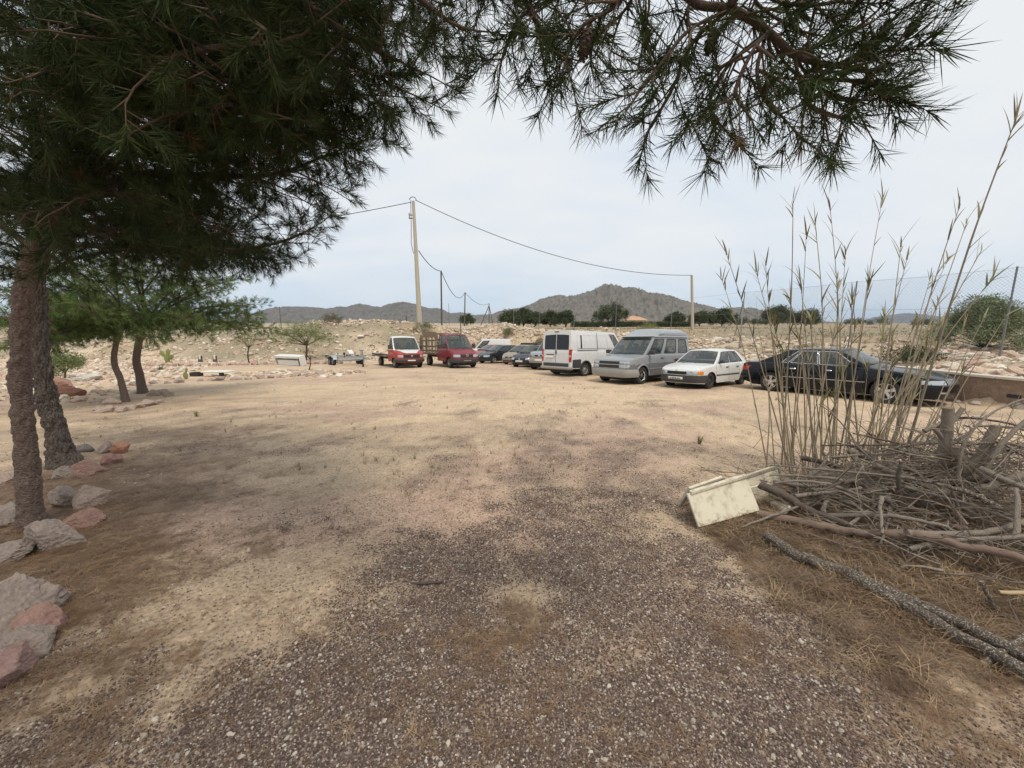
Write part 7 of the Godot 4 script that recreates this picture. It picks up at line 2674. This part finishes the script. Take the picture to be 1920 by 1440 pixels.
func build_brush() -> void:
	rng.seed = 4242
	stick("long bent reddish branch with a fresh cut end along the front of the pile", [Vector3(2.207, -0.086, -3.2), Vector3(2.507, -0.062, -3), Vector3(2.732, -0.053, -2.85), Vector3(2.94, 0.046, -2.65), Vector3(3.1, 0.084, -2.45), Vector3(3.272, 0.119, -2.25), Vector3(3.42, 0.148, -2.1)], 0.036, 0.026, M.deadwood_red, true, "branch", 2)
	stick("pale branch forking off the long bent one", [Vector3(2.927, 0.061, -2.64), Vector3(3.221, 0.064, -2.62), Vector3(3.53, 0.089, -2.62), Vector3(3.821, 0.198, -2.62)], 0.03, 0.02, M.deadwood)
	stick("lichen speckled log lying apart on the needles", [Vector3(2.044, -0.127, -2.85), Vector3(2.094, -0.146, -2.55), Vector3(2.251, -0.137, -2.33), Vector3(2.354, -0.096, -2.05), Vector3(2.45, -0.083, -1.86), Vector3(2.531, -0.072, -1.58)], 0.042, 0.034, M.lichen, false, "log", 2)
	stick("second lichen speckled log half under the first", [Vector3(2.235, -0.212, -2.42), Vector3(2.283, -0.119, -2.14), Vector3(2.328, -0.125, -1.96), Vector3(2.379, -0.109, -1.7), Vector3(2.436, -0.142, -1.5)], 0.036, 0.03, M.lichen, false, "log")
	stick("short speckled stub poking out beside the logs", [Vector3(2.049, -0.17, -2.8), Vector3(2.044, -0.201, -2.58), Vector3(2.056, -0.217, -2.53)], 0.016, 0.013, M.lichen, false, "log")
	stick("short pale speckled stick crossing the end of the logs", [Vector3(2.332, -0.087, -1.66), Vector3(2.483, -0.023, -1.7), Vector3(2.659, 0.032, -1.75)], 0.018, 0.013, M.lichen, true)
	stick("thick dark branch end pointing at the boards", [Vector3(2.387, 0.069, -3.5), Vector3(2.545, 0.009, -3.35), Vector3(2.667, -0.045, -3.15), Vector3(2.775, -0.049, -2.95)], 0.042, 0.03, M.deadwood_dark)
	stick("grey branch rising from the pile towards the reeds", [Vector3(3.301, 0.084, -4.2), Vector3(3.579, 0.033, -4.1), Vector3(3.807, -0.006, -3.95), Vector3(3.977, -0.117, -3.7)], 0.03, 0.022, M.deadwood_dark, false, "branch", 2)
	stick("pale branch with a blunt end lying over the back of the pile", [Vector3(3.808, 0.166, -4.2), Vector3(3.951, 0.114, -4), Vector3(3.959, -0.002, -3.7), Vector3(3.994, -0.024, -3.5)], 0.034, 0.028, M.deadwood, false, "branch", 1)
	stick("straight thin branch lying level across the reeds", [Vector3(3.567, 0.12, -4.1), Vector3(3.939, 0.192, -4), Vector3(4.318, 0.274, -3.8), Vector3(4.448, 0.298, -3.7)], 0.017, 0.012, M.deadwood)
	stick("smooth pale branch in the middle of the pile", [Vector3(2.618, 0.02, -3.35), Vector3(2.861, 0.046, -3.35), Vector3(3.152, 0.082, -3.35), Vector3(3.224, 0.098, -3.35)], 0.02, 0.013, M.deadwood)
	stick("grey stick slanting across the front twigs", [Vector3(2.737, -0.021, -2.9), Vector3(3.03, 0.041, -3.05), Vector3(3.346, 0.115, -3.2)], 0.014, 0.009, M.deadwood)
	stick("smooth curved branch leaving the stump to the side", [Vector3(3.757, 0.138, -3.15), Vector3(3.901, 0.218, -3.05), Vector3(4.046, 0.301, -3), Vector3(4.295, 0.459, -2.95)], 0.038, 0.03, M.deadwood, true)
	stick("curved pale branch arching up beside the stump", [Vector3(3.996, 0.224, -3.1), Vector3(4.035, 0.425, -3.1), Vector3(4.11, 0.612, -3.1), Vector3(4.307, 0.841, -3.1)], 0.026, 0.016, M.deadwood)
	stick("thin branch arching over the top of the pile", [Vector3(3.794, 0.258, -3.1), Vector3(3.783, 0.565, -3.1), Vector3(3.896, 0.795, -3.1), Vector3(4.129, 0.953, -3.1), Vector3(4.461, 1.043, -3.1)], 0.013, 0.006, M.deadwood)
	stick("dark upright branch stuck in the middle of the pile", [Vector3(3.267, -0.158, -3.1), Vector3(3.321, 0.089, -3.1), Vector3(3.283, 0.33, -3.1), Vector3(3.287, 0.448, -3.1)], 0.02, 0.013, M.deadwood_dark, false, "branch", 2)
	stick("reddish broken branch with a torn yellow end under the stump", [Vector3(3.558, 0.012, -2.8), Vector3(3.447, 0.007, -2.85), Vector3(3.378, -0.021, -2.9)], 0.022, 0.024, M.deadwood_red, true)
	stick("upright dead branch at the side of the pile", [Vector3(3.548, 0.102, -2.5), Vector3(3.659, 0.25, -2.6), Vector3(3.749, 0.389, -2.7)], 0.02, 0.014, M.deadwood)
	stick("branch lying low under the long bent one", [Vector3(2.867, -0.012, -2.55), Vector3(3.07, 0.039, -2.55), Vector3(3.304, 0.102, -2.5), Vector3(3.565, 0.152, -2.45)], 0.018, 0.014, M.deadwood)
	stick("dark log at the back of the pile", [Vector3(3.397, -0.098, -3.6), Vector3(3.732, -0.161, -3.5), Vector3(4.142, -0.134, -3.5), Vector3(4.644, -0.051, -3.5)], 0.04, 0.03, M.deadwood_dark)
	stick("speckled stick leaning at the edge of the needles", [Vector3(2.829, 0.063, -2.1), Vector3(2.858, -0.04, -2.05), Vector3(2.822, -0.13, -1.95)], 0.014, 0.009, M.lichen)
	stick("splintered pale stick end at the side of the pile", [Vector3(2.806, 0.069, -2), Vector3(2.985, 0.062, -2), Vector3(3.17, 0.062, -2)], 0.010, 0.012, M.cutwood)
	# upturned stump with sawn limbs
	var base: Vector3 = [Vector3(3.847, -0.324, -3.3)][0]
	var st := thing("uprooted_stump", "upturned tree stump with sawn off limbs standing in the brush pile", "stump", base)
	for q in [[[Vector3(3.852, -0.351, -3.3), Vector3(3.802, -0.113, -3.3), Vector3(3.79, 0.069, -3.3), Vector3(3.87, 0.171, -3.3)], 0.066, 0.06, "trunk"], [[Vector3(3.848, 0.156, -3.3), Vector3(3.939, 0.273, -3.3), Vector3(3.87, 0.498, -3.3), Vector3(3.854, 0.695, -3.3), Vector3(3.834, 0.864, -3.3)], 0.052, 0.041, "limb"], [[Vector3(3.872, 0.156, -3.3), Vector3(3.988, 0.268, -3.25), Vector3(4.064, 0.426, -3.2), Vector3(4.113, 0.58, -3.2), Vector3(4.159, 0.722, -3.2)], 0.048, 0.038, "limb"], [[Vector3(3.806, 0.12, -3.3), Vector3(3.69, 0.165, -3.35), Vector3(3.576, 0.207, -3.4), Vector3(3.413, 0.281, -3.45)], 0.042, 0.028, "limb"], [[Vector3(3.836, 0.695, -3.3), Vector3(3.907, 0.768, -3.3), Vector3(3.961, 0.859, -3.3)], 0.024, 0.018, "limb"], [[Vector3(3.875, 0.523, -3.3), Vector3(3.801, 0.622, -3.3), Vector3(3.734, 0.68, -3.3)], 0.025, 0.016, "limb"], [[Vector3(4.076, 0.435, -3.2), Vector3(4.178, 0.484, -3.2), Vector3(4.236, 0.517, -3.2)], 0.024, 0.016, "limb"], [[Vector3(3.988, 0.268, -3.25), Vector3(3.891, 0.435, -3.2), Vector3(3.857, 0.541, -3.2)], 0.038, 0.034, "limb"]]:
		var p := []
		for v in q[0]:
			p.append(v - base)
		p = smooth_path(p, 6)
		part(q[3], bark_tube(p, taper(p.size(), q[1], q[2]), 14, q[1] * 0.10, 61), M.deadwood, st)
		var d: Vector3 = (p[p.size() - 1] - p[p.size() - 2]).normalized()
		var cp := MB.new()
		cp.tube([p[p.size() - 1] - d * 0.01, p[p.size() - 1] + d * 0.004], [q[2] * 1.02, q[2] * 0.92], 14)
		part("sawn_face", cp, M.rack_wood, st)
	# middling branches lying criss cross through the pile
	for i in 44:
		var o := Vector3(rng.randf_range(2.7, 4.9), 0, rng.randf_range(-3.9, -2.65))
		o.z -= 0.12 * (o.x - 3.4)
		o.y = height(o.x, o.z) + rng.randf_range(0.06, 0.2 + 0.5 * clampf((o.x - 2.9) / 1.6, 0.0, 1.0))
		var a := rng.randf() * TAU
		var d := Vector3(cos(a), rng.randf_range(-0.12, 0.25), sin(a) * 0.6).normalized()
		var l := rng.randf_range(0.5, 1.1)
		var bow := Vector3(rng.randf_range(-0.1, 0.1), rng.randf_range(-0.03, 0.12), rng.randf_range(-0.1, 0.1))
		stick("grey dry branch lying criss cross in the tangle of the brush pile", [o, o + d * l * 0.35 + bow, o + d * l * 0.7 + bow * 0.8, o + d * l], rng.randf_range(0.012, 0.030), 0.008, [M.deadwood, M.deadwood_dark, M.lichen, M.deadwood][i % 4], false, "branch", 1)
	# the tangle of twigs: nobody could count them
	var tw := MB.new()
	tw.colored = true
	for i in 1500:
		var far := rng.randf()
		var o := Vector3(lerpf(2.5, 5.2, pow(rng.randf(), 0.75)), 0, 0)
		o.z = lerpf(-2.35, -4.2, rng.randf()) - 0.12 * (o.x - 3.4)
		var hmax := 0.06 + 0.8 * clampf(1.0 - absf(o.x - 4.6) / 2.2, 0.0, 1.0) * clampf(1.0 - absf(o.z + 3.3) / 1.2, 0.15, 1.0)
		o.y = height(o.x, o.z) + rng.randf() * hmax
		var a := rng.randf() * TAU
		var d := Vector3(cos(a), rng.randf_range(-0.25, 0.4), sin(a) * 0.7)
		if o.x > 3.7 and rng.randf() < 0.25:
			d.y = rng.randf_range(0.4, 1.3)
		d = d.normalized()
		var l := rng.randf_range(0.25, 0.85)
		var p := [o]
		var q := o
		for k in 6:
			d = (d + Vector3(rng.randf_range(-0.25, 0.25), rng.randf_range(-0.24, 0.18), rng.randf_range(-0.25, 0.25))).normalized()
			q += d * l / 6.0
			q.y = maxf(q.y, height(q.x, q.z) + 0.01)
			p.append(q)
		var r := rng.randf_range(0.002, 0.006)
		if rng.randf() < 0.08:
			r *= 2.0
		tw.col = Color(0.36, 0.295, 0.225).lerp(Color(0.13, 0.095, 0.07), rng.randf()) * rng.randf_range(0.7, 1.15)
		tw.tube(p, taper(p.size(), r, r * 0.4), 4, false)
		for k in 2:
			var at: Vector3 = p[rng.randi_range(1, 5)]
			var dd := (d + Vector3(rng.randf_range(-1, 1), rng.randf_range(-0.5, 0.7), rng.randf_range(-1, 1))).normalized()
			var e := at + dd * l * rng.randf_range(0.15, 0.4)
			tw.tube([at, at.lerp(e, 0.5) + Vector3(0, 0.02, 0), e], [r * 0.6, r * 0.45, r * 0.25], 3, false)
	stuff(part("brush_twigs", tw, M.leaf, self), "tangle of thin dry twigs filling the brush pile", "twigs")
	# matted brown needles on and below the pile
	var mb := MB.new()
	for k in 26:
		var a := rng.randf() * TAU
		var o := Vector3(rng.randf_range(-0.05, 0.05), rng.randf_range(0.0, 0.03), rng.randf_range(-0.05, 0.05))
		var dir := Vector3(cos(a), rng.randf_range(-0.2, 0.35), sin(a)).normalized()
		var side := dir.cross(Vector3.UP).normalized() * 0.0012
		var l := rng.randf_range(0.06, 0.12)
		var s := mb.add(o - side)
		mb.add(o + side)
		mb.add(o + dir * l * 0.6 + Vector3(0, 0.006, 0) + side)
		mb.add(o + dir * l * 0.6 + Vector3(0, 0.006, 0) - side)
		mb.add(o + dir * l)
		mb.quad(s, s + 1, s + 2, s + 3)
		mb.tri(s + 3, s + 2, s + 4)
	var m := mb.mesh()
	var xs := []
	var cs := []
	for i in 9500:
		var x := rng.randf_range(1.6, 4.9)
		var z := rng.randf_range(-4.0, -1.5)
		var w := 1.1 * blob(x, z, 2.9, -2.55, 1.0, 0.55, 0.5) + 0.7 * blob(x, z, 3.9, -3.2, 1.0, 0.7) + 0.6 * blob(x, z, 2.1, -3.15, 0.5, 0.3)
		if rng.randf() > w:
			continue
		var s := rng.randf_range(0.7, 1.3)
		xs.append(Transform3D(spin(rng.randf() * TAU, 0.35, Vector3(s, s, s)), Vector3(x, height(x, z) + 0.004 + 0.022 * rng.randf() * w, z)))
		cs.append(Color(0.16, 0.092, 0.048).lerp(Color(0.46, 0.33, 0.18), rng.randf() * rng.randf()) * rng.randf_range(0.5, 1.15))
	stuff(multi("needle_mat", m, M.leaf, xs, cs, self), "thick mat of brown dead pine needles under the brush pile", "needles")

# ------------------------------------------------------------------ giant reeds
func blade(mb: MB, o: Vector3, dir: Vector3, l: float, w: float, droop: float) -> void:
	var d := dir.normalized()
	var side := d.cross(Vector3.UP)
	if side.length() < 0.1:
		side = Vector3.RIGHT
	side = side.normalized().rotated(d, rng.randf_range(-0.8, 0.8))
	var p := o
	var s := mb.v.size()
	for k in 6:
		var t := k / 5.0
		var ww := w * (0.55 + 0.9 * t) * (1.0 - t) * 1.6 + 0.0006
		mb.add(p - side * ww * 0.5)
		mb.add(p + side * ww * 0.5)
		d = (d + Vector3(0, -droop * 0.25, 0)).normalized()
		p += d * l / 5.0
	for k in 5:
		mb.quad(s + k * 2, s + k * 2 + 1, s + k * 2 + 3, s + k * 2 + 2)

func cane(root: Node3D, foot: Vector3, tip: Vector3, bend: Vector3, r: float, leaves: int, green: float) -> void:
	var q := [foot, foot.lerp(tip, 0.35) + bend * 0.7, foot.lerp(tip, 0.7) + bend, tip]
	var p := smooth_path(q, 6)
	var mb := MB.new()
	mb.colored = true
	var c := Color(0.38, 0.305, 0.20).lerp(Color(0.24, 0.205, 0.16), rng.randf())
	mb.col = c
	var rad := []
	for i in p.size():
		var t := float(i) / (p.size() - 1)
		rad.append(lerpf(r, r * 0.22, t) * (1.14 if i % 3 == 0 else 1.0))
	mb.tube(p, rad, 6, false)
	var o := part("cane", mb, M.cane, root)
	var lf := MB.new()
	lf.colored = true
	var n := p.size()
	for k in leaves:
		var t := 1.0 - 0.75 * pow(rng.randf(), 1.6)
		if k < 4:
			t = 1.0 - 0.03 * k
		var i := mini(int(t * (n - 1)), n - 2)
		var at: Vector3 = p[i].lerp(p[i + 1], t * (n - 1) - i)
		var ax: Vector3 = (p[i + 1] - p[i]).normalized()
		var a := rng.randf() * TAU
		var out := Vector3(cos(a), 0.0, sin(a))
		lf.col = Color(0.37, 0.29, 0.16).lerp(Color(0.145, 0.165, 0.06), clampf(green * rng.randf() * 1.6, 0.0, 1.0)) * rng.randf_range(0.7, 1.1)
		var l := rng.randf_range(0.10, 0.30)
		blade(lf, at, ax * rng.randf_range(0.9, 1.6) + out * rng.randf_range(0.25, 0.7), l, rng.randf_range(0.008, 0.018), rng.randf_range(0.0, 0.7))
	if leaves > 0:
		stuff(part("leaves", lf, M.leaf, o))

func build_reeds() -> void:
	rng.seed = 777
	var at := Vector3(3.95, 0, -4.6)
	at.y = height(at.x, at.z)
	var root := thing("giant_reeds", "tall clump of dry tan reeds behind the brush pile", "reeds", at)
	# the tall ones
	var tips: Array = [Vector3(3.167, 2.989, -4.6), Vector3(3.217, 2.556, -4.4), Vector3(3.593, 2.793, -4.8), Vector3(3.513, 2.886, -4.5), Vector3(3.838, 2.424, -4.6), Vector3(4.265, 3.03, -4.7), Vector3(4.268, 2.472, -4.4), Vector3(4.559, 2.365, -4.6), Vector3(5.075, 2.149, -4.8), Vector3(4.841, 2.858, -4.4), Vector3(5.178, 2.772, -4.6), Vector3(5.044, 2.37, -4.3), Vector3(2.293, 2.37, -4.3), Vector3(2.376, 2.115, -4.5), Vector3(2.861, 2.29, -4.5), Vector3(2.832, 2.186, -4.6), Vector3(3.98, 1.884, -4.6), Vector3(4.026, 2.161, -4.9), Vector3(3.467, 1.872, -4.4), Vector3(3.491, 2.149, -4.8), Vector3(3.179, 1.878, -4.5), Vector3(3.971, 2.103, -4.4), Vector3(4.498, 1.702, -4.7), Vector3(4.89, 1.878, -4.5), Vector3(5.103, 2.081, -4.2), Vector3(4.477, 1.635, -4.3), Vector3(5.367, 2.415, -4.9), Vector3(2.887, 1.635, -4.3), Vector3(3.619, 1.638, -4.7), Vector3(3.897, 1.576, -4.4)]
	for i in tips.size():
		var t: Vector3 = tips[i]
		var fx := 3.3 + 1.45 * clampf((t.x - 2.3) / 3.4, 0.0, 1.0) + rng.randf_range(-0.22, 0.22)
		var f := Vector3(fx, 0, -4.55 + rng.randf_range(-0.28, 0.28))
		f.y = height(f.x, f.z) - 0.05
		var b := Vector3(rng.randf_range(-0.05, 0.05), 0, rng.randf_range(-0.05, 0.05)) + (f - t) * Vector3(0.06, 0, 0.06)
		cane(root, f - at, t - at, b, rng.randf_range(0.0075, 0.0115), rng.randi_range(9, 16), 0.6 if i % 3 else 1.0)
	# the stout leaning one
	cane(root, Vector3(4.55, height(4.55, -4.3) - 0.05, -4.3) - at, [Vector3(4.679, 3.506, -3.9)][0] - at, Vector3(-0.05, 0.02, 0), 0.016, 26, 0.3)
	# shorter stems, many broken
	for i in 48:
		var f := Vector3(rng.randf_range(3.15, 4.95), 0, -4.55 + rng.randf_range(-0.35, 0.35))
		f.y = height(f.x, f.z) - 0.05
		var h := rng.randf_range(0.5, 2.1)
		var lean := Vector3((f.x - 3.95) * 0.35 + rng.randf_range(-0.16, 0.16), 1, rng.randf_range(-0.15, 0.15))
		if i % 9 == 0:
			lean.x += rng.randf_range(-0.5, 0.5)
		cane(root, f - at, f - at + lean * h, Vector3(rng.randf_range(-0.04, 0.04), 0, 0), rng.randf_range(0.006, 0.011), rng.randi_range(0, 7), 0.7)
